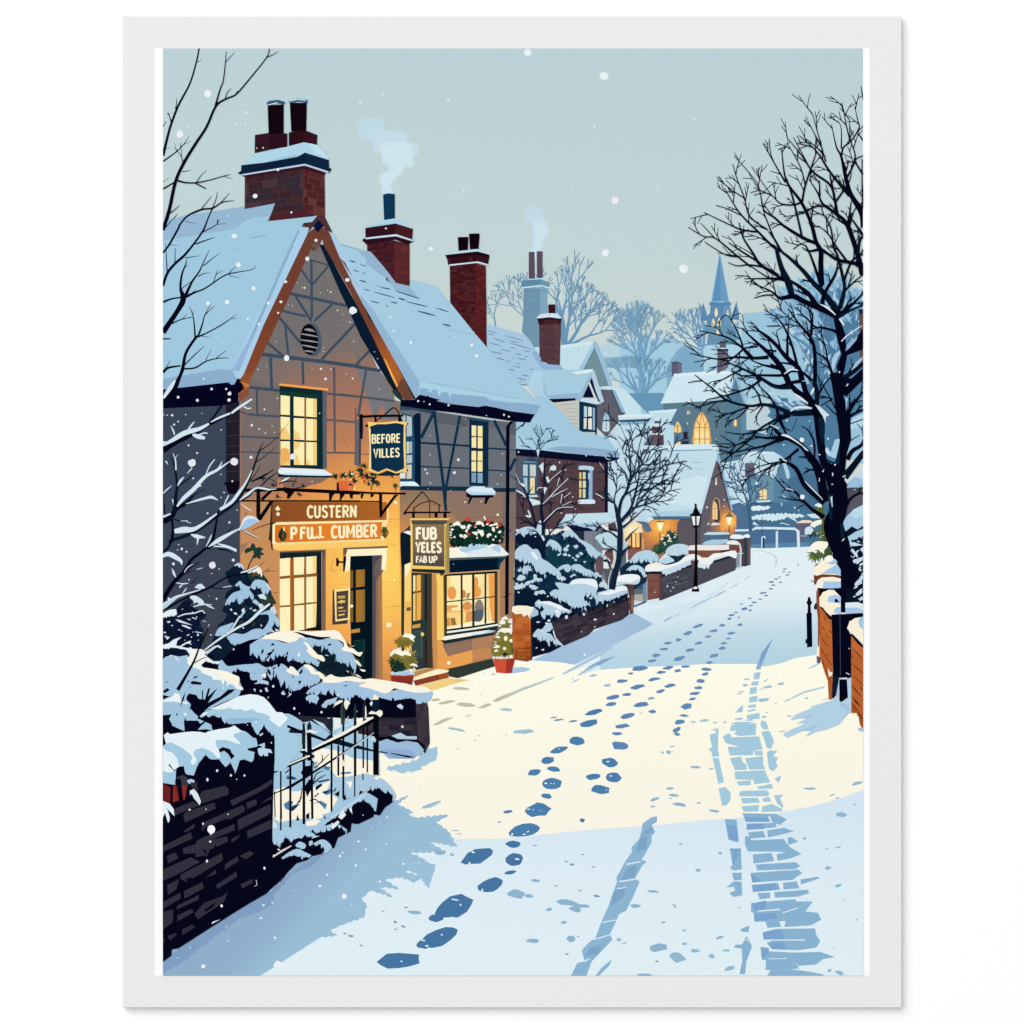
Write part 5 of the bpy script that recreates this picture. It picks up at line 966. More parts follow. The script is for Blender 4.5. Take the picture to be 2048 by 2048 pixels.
for q in ('1130 345 1225 335 12', '1135 365 1225 355 9', '1160 395 1225 400 16', '1130 415 1225 408 20', '1135 490 1200 482 20', '1140 530 1235 525 9', '1140 582 1220 570 18', '1165 415 1180 430 14'):
    a_ = [float(k) for k in q.split()]; s('#f1c877', a_[4], 'J %f %f %f %f' % tuple(a_[:4]))

# ---- chimneys on the pub roof
part('chimney', 'big red brick chimney with two black pots and a thick snow cap')
p('#4a343b', 'A 820 1270 1220 1210 1390 1175 1390 1590 1300 1660 1060 1700 1100 1540 818 1585'); p('#633634', 'A 1390 1170 1590 1250 1595 1660 1540 1640 1500 1650 1390 1640')
p('#4c2229', 'A 1070 1640 1390 1590 1500 1640 1480 1655 1050 1702')
bricks(['#38262e', '#402a2f', '#332a33', '#3a242b'], 'A 828 1275 1385 1190 1385 1590 828 1660', 6, 5, 3, .9, gap=(.05, .035), jit=.03)
p('#a0c8de', 'A 812 1590 1112 1530 1070 1640 1035 1705 900 1700 800 1640'); p('#95b7d2', 'A 812 1588 1112 1530 1050 1655 900 1668 800 1700')
bricks(['#4c2325', '#451f24', '#552826'], 'A 1395 1185 1588 1262 1590 1640 1395 1600', 6, 2, 4, .9, gap=(.05, .05), jit=.03)
p('#3a1620', 'A 790 1262 1220 1190 1390 1160 1600 1235 1590 1262 1390 1200 1250 1220 1050 1250 850 1290')
p('#0d2038', 'A 785 1165 1400 1040 1630 1110 1635 1190 1660 1195 1635 1235 1400 1150 780 1250 750 1240 785 1215'); p('#10243e', 'A 1400 1040 1630 1110 1635 1210 1400 1145'); p('#b9d2ec', 'A 785 1250 1400 1148 1630 1222 1625 1238 1400 1166 800 1262')
p('#aed4e6', 'A 785 1162 910 1050 1100 1010 1370 940 1430 945 1460 940 1530 975 1640 1100 1630 1112 1400 1040 1340 1075 1000 1138'); p('#9cc2dc', 'A 980 1140 1200 1080 1340 1060 1330 1080 1000 1140'); p('#bfe0ee', 'A 1430 945 1460 940 1530 975 1640 1100 1500 1050')
p('#331723', 'A 918 870 1050 850 1230 855 1230 985 1060 1010 915 1045'); p('#2a111c', 'A 1055 880 1230 860 1230 985 1060 1010'); p('#34151f', 'A 1245 845 1390 820 1520 870 1515 965 1390 940 1245 978'); p('#2b1019', 'A 1245 845 1385 825 1385 942 1245 978')
sub('chimney_pot'); p('#14060f', 'A 1040 585 1195 575 1195 855 1050 865'); p('#2c5a7e', 'A 1030 560 1060 540 1140 532 1212 552 1195 575 1130 560 1040 585'); p('#c9e2ee', 'A 1045 575 1130 555 1145 562 1045 585')
sub('chimney_pot'); p('#14060f', 'A 1255 560 1418 560 1412 830 1268 835'); p('#3f6f92', 'A 1245 535 1330 515 1425 528 1425 562 1340 545 1250 562'); p('#b6d5e4', 'A 1250 530 1330 517 1420 530 1400 540 1330 530 1255 548')
part('chimney', 'smoking red brick chimney with a single blue pot')
p('#431c25', 'D 262 170 525 150 530 545 460 465 320 300 262 252'); p('#56262a', 'D 525 150 672 190 672 590 540 560 525 540')
bricks(['#52262e', '#4a2028', '#3a1820'], 'D 265 190 520 165 520 520 265 560', 13, 5, 7, .7, jit=.05)
p('#93b4d0', 'D 262 250 300 262 420 400 530 545 540 565 400 480 250 420'); p('#a4cbdf', 'D 250 380 420 500 520 620 400 600 250 560'); bricks(['#5f2b2d', '#672f30'], 'D 530 190 668 215 668 560 530 545', 13, 2, 8, .6, jit=.05)
p('#2b0f1a', 'B 115 1885 150 1862 445 1838 600 1870 615 1895 580 1915 560 1932 440 1880 165 1932'); p('#32121c', 'B 148 1770 440 1725 608 1778 600 1868 445 1838 150 1865'); p('#461b22', 'B 440 1725 608 1778 600 1868 442 1838'); p('#c9def0', 'B 150 1862 445 1828 612 1885 605 1898 445 1848 150 1878'); p('#b0d3e5', 'B 148 1768 235 1712 330 1690 435 1675 500 1695 600 1758 605 1776 440 1725'); p('#a3c9df', 'B 148 1768 235 1740 440 1712 440 1726')
sub('chimney_pot'); p('#0d3452', 'B 320 1445 370 1434 432 1440 432 1676 330 1692')
part('chimney', 'tall red brick chimney with two short black pots')
p('#43191f', 'D 1060 395 1320 365 1318 1060 1065 752'); p('#551f22', 'D 1310 370 1408 395 1418 1178 1300 1045')
bricks(['#4d2128', '#56262b', '#3b151c'], 'D 1062 405 1305 378 1305 1035 1066 1000', 22, 5, 9, .75, jit=.05); bricks(['#5f2828', '#4b1b20'], 'D 1318 380 1404 405 1414 1150 1318 1060', 22, 2, 10, .6, jit=.05)
p('#a4cbdf', 'D 1060 745 1300 1045 1310 1062 1066 1010')
p('#1f0a14', 'D 1015 290 1325 255 1445 290 1430 380 1325 358 1045 385 1035 330'); p('#35131a', 'D 1040 320 1320 290 1435 320 1428 378 1325 356 1045 382'); bricks(['#4a1d24', '#2c1018'], 'D 1045 325 1318 295 1318 350 1050 372', 1, 6, 4, .9); p('#cfe2f0', 'D 1055 382 1330 352 1432 380 1430 392 1330 366 1060 396'); p('#c0dbe9', 'D 1020 290 1090 262 1325 232 1440 285 1325 256')
sub('chimney_pot'); p('#14060e', 'D 1138 118 1240 115 1235 240 1145 248'); sub('chimney_pot'); p('#14060e', 'D 1245 85 1345 82 1348 105 1338 230 1255 236')

# ---- pots by the doors
part('potted_shrub', 'red pot with a snow dusted shrub between the two doors')
p('#8c2f28', 'K 5 1350 310 1350 285 1470 300 1480 20 1440'); p('#a5432f', 'K 5 1350 310 1350 300 1375 10 1370'); p('#c4dae8', 'K 5 1320 60 1300 200 1290 300 1290 318 1340 200 1358 20 1352'); p('#a2c4e4', 'K 20 1330 100 1340 260 1300 240 1350 60 1350')
s('#2a2b25', 30, 'K 165 940 170 1280')
jag('#7b6f2e', 'K 60 900 180 860 310 900 300 970 180 980 90 980', 3, 4, 3); jag('#7b7030', 'K 0 1120 100 1050 230 1060 330 1120 370 1180 340 1240 240 1290 100 1300 0 1250', 3, 4, 6); jag('#1a3429', 'K 0 1150 60 1130 110 1200 180 1190 200 1290 60 1320 10 1290', 2, 4, 8)
for x, y, R_, a0, a1, n_, c_, sd in ((180, 910, 150, 0, 200, 9, '#7a6c2a', 1), (190, 900, 120, 170, 370, 7, '#8a7a36', 2), (100, 1150, 150, 90, 340, 10, '#7d7030', 3), (250, 1120, 150, 270, 450, 9, '#6f6a32', 4), (100, 1220, 110, 0, 350, 12, '#173028', 5), (60, 1180, 90, 60, 270, 7, '#1c3a2c', 6), (250, 1210, 120, 330, 450, 6, '#6d6530', 7), (180, 1150, 120, 200, 340, 7, '#87803c', 8)):
    tuft(c_, 780 + x * S3, 1140 + y * S3, R_ * S3, n_, a0, a1, sd)
p('#fbf9e9', 'K 155 860 200 808 290 830 330 860 300 890 320 925 270 900 240 870'); p('#fbf7e4', 'K 0 1080 40 1030 120 1000 150 1050 200 1030 275 1080 270 1110 190 1090 160 1110 110 1090 60 1070 0 1120'); p('#faf6e6', 'K 245 1225 290 1200 345 1215 360 1250 310 1235'); p('#fbf4dc', 'K 230 1270 290 1280 300 1310 260 1300'); p('#c8a450', 'K 270 1080 340 1030 320 1070')
part('potted_shrub', 'red pot with a small snowy fir tree by the shop window')
p('#a9c9e0', 'K 1590 1255 1700 1248 1790 1262 1808 1285 1740 1310 1560 1332')
p('#bd4530', 'K 1325 1135 1610 1135 1560 1325 1370 1320'); p('#cf5236', 'K 1325 1135 1505 1150 1490 1330 1372 1318'); p('#a3352a', 'K 1505 1150 1615 1130 1565 1325 1490 1330'); p('#f3efe2', 'K 1318 1120 1400 1100 1560 1090 1625 1110 1590 1135 1450 1145 1340 1138')
jag('#7d7530', 'K 1490 610 1560 690 1540 760 1640 820 1600 880 1640 940 1600 1010 1600 1090 1460 1110 1320 1100 1310 1010 1370 960 1330 880 1400 830 1390 740 1440 700', 3, 4, 3); jag('#4d5a30', 'K 1540 760 1630 820 1600 880 1640 960 1600 1080 1500 1090 1560 960 1540 860', 2, 4, 4); leaves(['#8d833a', '#6a6528', '#99903f'], 'K 1480 650 1560 800 1580 1080 1330 1080 1400 800', 40, 6, 3.4, 40, 140, 7)
for x, y, R_, a0, a1, n_, c_, sd in ((1485, 720, 110, 20, 160, 6, '#7c7430', 1), (1490, 830, 160, 10, 170, 8, '#857a32', 2), (1470, 930, 180, 5, 185, 10, '#7b722f', 3), (1480, 1010, 170, -5, 190, 10, '#80772f', 4), (1560, 900, 110, -40, 90, 5, '#4c5a30', 5), (1570, 1010, 90, -50, 100, 5, '#3f5230', 6), (1480, 1060, 90, 20, 160, 6, '#1a2c22', 7), (1400, 1020, 90, 80, 250, 5, '#8a8036', 8)):
    tuft(c_, 780 + x * S3, 1140 + y * S3, R_ * S3, n_, a0, a1, sd)
for q in ('1430 620 1490 590 1530 630 1490 640 1450 640', '1400 690 1450 645 1490 660 1480 700 1430 695', '1505 650 1570 670 1580 690 1530 680', '1375 800 1440 745 1560 750 1640 790 1610 800 1570 795 1565 835 1530 800 1480 810 1430 795', '1345 865 1400 845 1425 880 1380 875', '1320 1000 1380 960 1425 990 1380 1005', '1335 1050 1370 1015 1395 1045 1360 1055', '1600 870 1640 845 1690 875 1620 890', '1590 1000 1615 960 1660 995 1620 990', '1790 945 1840 935 1830 960'): p('#f8f6e8', 'K ' + q)
t('K'); ell('#fbf8e6', '1490 880 24 32 0 1560 910 22 22 0 1475 1010 22 20 0')
# ================================================================ PRINT: gardens and walls along the left of the road
SN, SB, SD = '#e6f2f6', '#b4d0e2', '#a4c4dc'
part('garden_gate', 'blue grey garden gate between the two brick piers')
p('#3d566e', 'W 170 1250 345 1180 345 1440 300 1460 175 1510'); p('#5a6b78', 'W 180 1280 295 1280 300 1350 180 1360'); p('#b4aba0', 'W 185 1345 295 1340 295 1440 185 1420'); p('#cfdfe6', 'W 180 1420 295 1440 180 1490'); p('#6f8ca2', 'W 295 1220 345 1180 345 1445 298 1455'); p('#48647c', 'W 175 1490 335 1430 340 1450 178 1512')

part('garden_shrub', 'dark evergreen shrubs behind the second wall with snow on top')
p('#102a40', 'W 0 1010 60 960 130 900 240 870 340 880 440 890 560 940 700 900 860 800 880 880 600 1000 350 1100 340 1180 180 1280 150 1200 0 1150'); p('#0f2038', 'W 80 1040 200 990 320 1030 340 1120 180 1250 150 1150')
p('#b8d6e6', 'W 560 870 620 860 690 890 700 920 600 950 480 940')
fringe('#b6d3e4', 'W 120 930 160 860 230 800 340 775 440 800 490 850', 'W 120 930 250 890 360 900 440 910 500 880', 5, 5, 3)
fringe('#bad7e6', 'W 80 1030 150 975 230 970 300 1010 330 1080', 'W 80 1030 150 1020 230 1010 270 1060 300 1100 330 1080', 4, 5, 4)
fringe('#c6dce9', 'W 270 1160 310 1110 345 1090', 'W 270 1165 345 1120', 2, 5, 5); p('#16304a', 'W 200 1170 340 1110 340 1160 190 1280')
part('flowering_shrub', 'green shrub with white flowers in front of the cottage')
for x, y, R_, sd in ((650, 600, 95, 1), (700, 660, 80, 2), (590, 660, 80, 3), (560, 740, 100, 4), (480, 760, 80, 5), (640, 720, 90, 6), (700, 600, 70, 7)):
    tuft('#1e4440' if sd % 2 else '#2b5144', 1240 + x * S3, 980 + y * S3, R_ * S3, 11, 0, 350, sd, .6)
p('#3f5c3c', 'W 400 770 470 720 520 730 470 800'); flecks('#f3efdc', 'W 540 560 760 560 660 700 500 790 540 660', 16, 1.2, 2.8, 4)
fringe('#c0d8e8', 'W 585 790 620 740 700 700 800 695 880 720 900 760', 'W 585 800 640 820 720 850 800 820 860 830 900 780', 5, 6, 8); p('#123040', 'W 620 840 760 850 840 820 800 890 700 900')

part('brick_pier', 'low brick wall and pier with a white iron gate by the far lamp')
p('#4f6c82', 'W 1070 580 1400 560 1400 640 1060 690'); p('#c9dfea', 'W 1070 575 1130 540 1400 545 1415 570 1200 578'); p('#a9cadf', 'W 1050 700 1100 660 1180 640 1390 635 1400 680 1200 712')
p('#82503f', 'W 880 770 1310 775 1310 840 1180 880 1060 880 900 830'); p('#6a4a44', 'W 880 770 960 770 960 830 880 820'); p('#eee9e2', 'W 870 775 900 715 1000 705 1200 712 1410 705 1410 770 1150 778')
p('#1c2436', 'W 1300 780 1405 765 1405 800 1310 830'); p('#5a3f42', 'W 1400 700 1590 610 1680 610 1680 965 1480 1000 1480 870 1410 800'); p('#7a4a40', 'W 1405 705 1530 705 1530 830 1405 800'); p('#2a3d4a', 'W 1598 615 1640 612 1640 975 1600 985'); p('#695257', 'W 1640 610 1680 605 1680 960 1640 975'); p('#53484f', 'W 1425 625 1596 625 1598 660 1420 660')
sp('#eaf3f6', 'W 1415 620 1440 580 1500 572 1580 582 1596 620 1520 632', 3); sp('#eaf3f6', 'W 1590 605 1605 575 1650 568 1672 590 1668 612 1620 614', 3); sp('#e8eff2', 'W 1370 695 1390 660 1440 648 1500 655 1545 690 1540 705 1450 702', 3)
sub('white_gate'); l('#c4dae6', 'W 1540 690 20 1555 760 26 1550 900 24 1550 990 22', sm=False); s('#c4dae6', 14, 'W 1490 820 1585 815'); p('#5f6a78', 'W 1490 830 1535 830 1535 990 1490 1005'); s('#aebfca', 8, 'W 1505 830 1505 1000'); s('#aebfca', 8, 'W 1525 830 1525 995'); s('#c4dae6', 14, 'W 1490 1010 1570 985')

part('garden_wall', 'long grey brick garden wall capped with snow, behind the black street lamp')
p('#42434f', 'W 530 1090 920 960 1000 930 1180 920 1400 855 1488 870 1488 1030 1000 1230 530 1420'); p('#4a4a56', 'W 1000 940 1488 870 1488 1030 1000 1230')
bricks(['#4d4d58', '#474853', '#3d3e4a'], 'W 535 1130 930 1010 930 1240 535 1400', 9, 6, 21, .7, jit=.06)
t('W'); dashes('#7f8894', '545 1160 600 1150 5 640 1140 730 1115 5 780 1150 870 1120 5 590 1215 690 1190 5 700 1220 780 1205 6 790 1205 880 1170 5 555 1310 600 1290 5'); ell('#d5e0e8', '745 1122 7 6 0 718 1185 7 8 0 685 1255 8 10 0 610 1240 8 16 0 652 1300 8 6 0')
p('#0e1a2c', 'W 530 1075 700 1060 930 950 920 985 700 1060 540 1120'); p('#15203a', 'W 1170 920 1400 850 1490 860 1400 880 1200 940')
fringe('#c9dce9', 'W 470 1000 600 990 760 930 920 900', 'W 470 1040 530 1070 600 1085 680 1060 800 1000 910 940', 3, 6, 12); sp('#eff3f2', 'W 320 1020 335 980 400 945 480 935 560 960 640 960 760 920 830 860 900 830 990 830 1080 885 1120 880 1200 820 1300 810 1485 780 1490 880 1400 850 1280 870 1220 890 1160 960 1010 940 1000 900 900 900 760 960 560 1020 470 1050 340 1050', 3)
p('#5a4550', 'W 910 910 1015 905 1005 960 990 1000 930 990'); fringe('#d9e8ef', 'W 1010 930 1090 950 1160 955', 'W 1000 990 1060 1000 1110 980 1160 955', 5, 5, 2); p('#fbf0da', 'W 1060 870 1150 870 1120 890 1080 890')
sub('pier'); p('#7a4f48', 'W 350 1075 535 1080 530 1420 505 1420 500 1390 350 1420'); p('#5d3f42', 'W 500 1085 535 1085 530 1420 505 1420'); bricks(['#82564c', '#734840', '#7d5048'], 'W 352 1085 500 1085 500 1390 352 1415', 10, 3, 3, .7, jit=.05); p('#121a2e', 'W 340 1045 540 1050 545 1082 345 1080'); p('#f2f2ee', 'W 322 1010 345 975 420 945 520 945 570 975 560 1030 450 1045 345 1052'); p('#fbedd6', 'W 400 955 520 950 550 970 430 975')

part('street_lamp', 'black cast iron street lamp with a pale glass lantern')
LB = '#07060f'
p(LB, 'W 968 480 990 480 998 1240 1015 1270 1018 1308 922 1308 930 1265 945 1240 962 900')
p('#f4f4ee', 'W 938 1262 960 1245 985 1245 998 1262 990 1272 945 1275'); p(LB, 'W 936 455 1010 455 1000 475 985 490 965 490 945 475')
sub('lantern'); p('#152433', 'W 905 325 1045 325 1015 462 938 462'); p('#dfe8e6', 'W 918 338 965 338 968 455 942 455'); p('#dfe8e6', 'W 985 338 1032 335 1012 450 988 455'); p('#f5f4e8', 'W 935 345 962 342 966 440 950 445')
p(LB, 'W 895 320 935 295 955 240 965 215 955 195 972 168 990 195 985 215 1000 250 1025 300 1055 320 1040 335 905 335'); s(LB, 14, 'W 975 330 977 462'); s(LB, 10, 'W 910 330 938 460'); s(LB, 10, 'W 1042 330 1014 460')

part('bare_tree', 'small dark bare tree in front of the gabled house with the lit window')
TW = '#41627e'
l('#3d6080', 'Z 392 1560 44 385 1400 40 360 1240 34 345 1150 26 340 1060 18')
br(TW, 'Z 350 1200 22 300 1040 14 250 880 10 190 720 6', 5, 26, 3, 1); br(TW, 'Z 345 1130 18 350 1000 12 375 850 6', 5, 24, 4, 1); br(TW, 'Z 355 1210 18 420 1060 12 490 920 9 540 780 5', 5, 26, 5, 1)
br(TW, 'Z 345 1220 18 240 1140 12 170 1000 9 130 920 5', 5, 24, 6, 1); br(TW, 'Z 330 1100 14 230 970 10 120 880 5', 4, 22, 7, 1); br(TW, 'Z 370 1260 18 430 1190 10 520 1000 6', 4, 22, 8, 1); br(TW, 'Z 300 1040 10 200 820 7 130 710 4', 4, 22, 9, 1)
p('#cfe3ec', 'Z 285 1170 320 1140 330 1190 310 1200'); t('Z'); ell('#d8e8ef', '345 1100 10 30 0')

part('evergreen_hedge', 'dark evergreen bushes heaped with snow beside the pub')
HD = '#0f2740'
p(HD, 'S 195 90 330 40 450 70 560 130 700 130 800 70 930 90 1040 180 1240 370 1260 420 1210 500 1230 640 1310 680 1320 740 1400 830 1500 860 1660 850 1640 930 1300 1060 1000 1160 700 1240 640 1640 415 1700 410 1200 500 1130 420 1060 180 1040')
p('#0b1830', 'S 195 120 500 100 560 400 400 520 190 560'); p('#123845', 'S 600 250 900 240 1180 420 1200 560 900 640 620 500'); p('#0a1a2e', 'S 190 800 520 860 900 1000 1000 1150 640 1250 420 1640 410 1190 500 1130 190 1040'); p('#0a1224', 'S 420 1300 640 1240 700 1450 800 1560 640 1640 415 1700')
leaves(['#16404c', '#0d2238', '#1b3f56'], 'S 200 100 560 130 900 120 1230 400 1220 650 1300 860 900 1000 400 860 190 700', 90, 11, 6, 20, 160, 6)
for top, bot, am, sd, c_ in (
    ('195 130 230 70 300 30 380 20 440 40 470 80', '195 130 260 90 330 120 400 70 450 110 470 90', 6, 1, SB),
    ('470 40 510 -60 545 -40 550 60', '470 60 500 110 530 120 550 60', 3, 2, '#b9d6e6'),
    ('190 400 200 330 260 270 340 250 420 310 480 310 520 370 540 430 610 470 700 540 760 590 790 640', '190 420 240 440 300 430 360 470 420 560 340 600 220 580 260 530 400 480 500 600 600 640 560 560 660 620 720 650 790 650', 5, 3, SB),
    ('590 260 640 190 720 210 780 270 795 310', '590 270 640 250 700 300 740 310 795 320', 6, 4, SB),
    ('800 130 850 70 930 80 990 130 1030 180 1110 220 1190 270 1260 340 1340 380 1420 450', '780 100 850 150 900 130 960 150 1040 220 1110 280 1120 340 1160 390 1250 410 1310 370 1380 420 1430 470', 5, 5, SB),
    ('740 560 800 520 880 505 910 530 960 505 1030 510 1100 560 1160 580 1220 620 1310 650', '740 580 820 560 860 610 930 560 1000 590 1060 620 1090 650 1140 640 1200 620 1310 670', 6, 6, SB),
    ('220 680 260 640 320 660 330 690', '220 690 260 720 330 690', 3, 7, '#c0d6e4'), ('300 790 340 730 430 700 430 640 470 640 480 680 540 690 545 715', '300 800 400 740 470 710 545 720', 3, 8, '#c0d6e4'),
    ('180 800 220 760 290 780 300 800', '180 810 230 830 300 800', 3, 9, '#c0d6e4'), ('400 800 430 770 470 800 470 830', '400 805 440 830 470 830', 2, 10, '#c0d6e4'), ('440 880 500 850 560 840 590 880', '440 885 500 880 590 885', 3, 11, '#c0d6e4'),
    ('640 870 700 830 760 830 710 750 780 740 880 760 920 720 1000 690 1100 690 1210 700 1250 760 1255 820 1240 880 1260 960', '640 870 700 920 780 960 860 990 940 1060 1030 1050 1160 1080 1150 1000 1060 920 1110 880 1180 870 1230 960 1240 1050 1255 980', 6, 12, SB),
    ('1255 870 1330 850 1400 830 1500 800 1570 780 1640 800 1660 840', '1240 1060 1270 980 1360 970 1430 950 1560 900 1640 870 1660 850', 5, 13, SB),
    ('450 1000 500 960 540 990 640 980 700 1010 780 1030 830 1070 920 1105', '450 1040 540 1030 600 1060 520 1120 560 1200 590 1150 700 1150 800 1130 850 1120 920 1110', 6, 14, SB),
    ('420 1420 480 1340 540 1340 600 1270 660 1260 700 1310', '420 1430 480 1440 520 1490 560 1430 600 1380 700 1320', 6, 15, SB), ('560 1400 650 1400 700 1470 760 1490 810 1530', '560 1430 610 1500 620 1540 650 1540 650 1470 730 1530 810 1535', 5, 16, SB),
    ('900 660 950 630 980 640', '900 668 940 655 980 645', 2, 17, '#c0d6e4'), ('740 670 810 660 850 690', '740 675 800 710 850 695', 3, 18, '#c0d6e4'), ('1270 780 1310 730 1380 810', '1270 790 1330 800 1390 830', 3, 19, '#c4dae6')):
    fringe(c_, 'S ' + top, 'S ' + bot, am, 6, sd)
for q in ('890 770 940 715 1000 695 1120 690 1215 700 1250 745 1258 820 1220 800 1100 760 960 760', '1270 880 1400 850 1500 800 1580 778 1640 795 1660 830 1560 850 1400 900', '480 1000 540 985 640 985 760 1030 830 1070 900 1100 780 1090 640 1030', '700 1110 740 1090 770 1120 760 1190 740 1140', '400 370 430 345 490 430 470 445'): sp('#e9f3f6', 'S ' + q, 3)
flecks('#bcd3e2', 'S 850 260 1080 280 1100 480 760 420', 9, 2, 5, 3); flecks('#cfdfe8', 'S 460 1220 640 1200 660 1620 440 1640', 8, 1.5, 4, 9); flecks('#c3d7e5', 'S 200 600 560 780 620 930 220 930', 10, 2, 5, 11)
t('S'); ell('#bcd3e2', '762 380 30 12 -30 1000 400 26 22 20 1090 475 18 12 0 870 275 28 16 -50 870 325 14 10 -40')

part('garden_wall', 'dark brick garden wall with a snowy hedge leaning over it, nearest the pub')
p('#3b323d', 'S 660 1250 800 1200 1000 1150 1250 1070 1660 930 1660 1150 1570 1220 1220 1340 1130 1420 820 1555 720 1450')
bricks(['#443a45', '#372f3a', '#2b2632'], 'S 690 1240 1660 930 1690 1130 820 1540', 8, 9, 8, .85, jit=.1, gap=(.06, .03))
p('#1a1626', 'S 1080 1180 1230 1120 1430 1040 1650 940 1660 960 1400 1070 1200 1150'); t('S'); ell('#d8e4ec', '1080 1150 18 14 40 1225 1217 18 14 0 1465 1145 10 12 0 1380 1030 8 24 0 1475 985 12 16 0 1325 1003 12 14 0 1170 942 18 12 0 965 1108 10 8 0 855 1185 18 26 10 630 1230 22 14 -20 745 1150 14 36 0 1220 1310 10 8 0 1215 1360 14 18 20')
leaves(['#0c1226', '#0e1a30'], 'S 900 1080 1260 1030 1640 900 1650 930 1250 1090 900 1190', 40, 9, 6, 60, 120, 4)
sub('end_pier'); p('#5a3f3e', 'S 1625 765 1722 760 1715 1130 1670 1150 1660 900'); p('#8a6a58', 'S 1690 900 1718 900 1715 1110 1690 1100'); p('#20182a', 'S 1570 770 1640 770 1660 830 1640 800'); sp('#f0f4f4', 'S 1480 740 1495 680 1570 645 1690 632 1780 645 1805 680 1790 740 1740 765 1620 755 1520 780', 3); p('#c0d7e5', 'S 1480 730 1560 730 1690 740 1740 720 1790 690 1795 740 1740 768 1620 757 1520 782')
sub('end_pier', 'orange brick pier with a cream snow cap next to the fir pot'); p('#b35f2b', 'S 158 1110 400 1170 405 1735 340 1755 190 1730 158 1500'); bricks(['#b9652e', '#aa5627', '#c06c34', '#b05c2a'], 'S 160 1190 400 1190 402 1735 165 1725', 7, 3, 4, 1.0, jit=.03, gap=(.04, .02)); p('#8a451f', 'S 190 1600 400 1560 404 1735 340 1755 190 1730'); bricks(['#a55526', '#b3622f'], 'S 190 1600 400 1590 402 1735 195 1725', 3, 3, 9, .8, jit=.05)
p('#2a1620', 'S 395 1200 410 1200 412 1730 400 1738'); p('#a7c6e2', 'S 380 1060 430 1050 495 1110 490 1160 420 1185 385 1175'); p('#fbf2d8', 'S 152 1110 160 1050 230 1036 350 1040 430 1062 420 1110 385 1160 390 1215 350 1150 310 1185 275 1140 200 1150'); t('S'); s('#e9dcc0', 6, 'S 170 1110 400 1110')

part('bare_tree', 'dark bare tree growing out of the hedge beside the pub, snow on its branches')
TB2 = '#0d1a30'
br(TB2, 'S 560 420 50 555 200 44 560 0 46 R 560 1610 50 530 1420 38 545 1250 28 565 1080 24 575 900 16 580 740 8', 4, 26, 2, 1)
br(TB2, 'R 545 1250 22 600 1120 18 680 1000 14 800 900 12 870 800 6', 4, 24, 3, 1); br(TB2, 'R 545 1340 20 650 1240 14 760 1120 10 880 1010 6', 4, 26, 4, 1); br(TB2, 'R 560 1600 22 650 1500 16 780 1370 12 920 1300 6', 4, 28, 5, 1)
br(TB2, 'R 460 1640 26 420 1450 24 370 1290 22 330 1180 18 250 1060 14 210 940 6', 3, 24, 6, 0); br(TB2, 'R 350 1270 18 280 1210 16 205 1170 10', 1, 14, 7, 0); br(TB2, 'R 400 1610 16 340 1520 14 290 1380 10 230 1230 6', 2, 18, 8, 0); br(TB2, 'R 440 1620 20 360 1570 18 260 1590 10', 2, 18, 9, 0)
br(TB2, 'R 560 1900 24 640 1720 16 760 1610 12 920 1550 5', 5, 22, 10, 1); br(TB2, 'R 520 1800 16 460 1690 12 340 1660 6', 1, 14, 12, 0)
br('#2c4a60', 'R 565 960 10 540 850 10 490 740 12 470 640 8 500 480 6 525 320 4', 3, 26, 13, 1); br('#2c4a60', 'R 490 720 10 530 620 7 610 530 5 705 460 4', 3, 22, 14, 1); br('#2c4a60', 'R 480 690 8 430 660 6 370 600 5 295 560 3', 2, 18, 15, 0); br('#2c4a60', 'R 495 520 6 560 430 5 610 340 3', 2, 16, 16, 0); br('#2c4a60', 'R 470 600 6 430 520 5 385 465 3', 1, 12, 17, 0)
for q in ('550 1340 8 640 1250 12 740 1140 10 880 1010 8', '660 1250 6 760 1195 10 870 1140 4', '560 1570 6 650 1480 12 760 1390 8 945 1380 8', '800 1360 6 920 1305 8', '205 940 4 250 1060 10 310 1120 10', '205 1165 14 280 1200 20 330 1250 8', '620 1070 10 680 1000 8 790 910 8', '780 1330 6 800 1210 12', '820 1260 6 910 1190 8', '735 1110 6 765 1000 10', '470 1160 6 500 1130 12 550 1130 8', '330 1490 20 390 1500 24 360 1420 14'): l('#d5e6ee', 'R ' + q)
for q in ('500 850 560 800 560 900 550 950', '630 950 650 860 690 835 725 860 720 900 690 910 650 900', '560 1120 610 1130 570 1220', '590 990 620 985 640 1050 610 1060', '470 640 510 640 490 740', '270 1070 310 1080 330 1120 290 1110', '525 1750 550 1740 580 1800 560 1820'): p('#cfe2ec', 'R ' + q)
part('bare_tree', 'tall dark bare tree standing in front of the snowy cottage roof')
l('#dceaf1', 'S 1395 840 10 1400 700 10 1440 560 8 1470 430 6 1450 300 3'); 
TC = '#12243a'
l(TC, 'S 1440 830 80 1480 640 74 1530 420 66 1545 200 70 R 1545 1650 66 1520 1500 62 1500 1400 40')
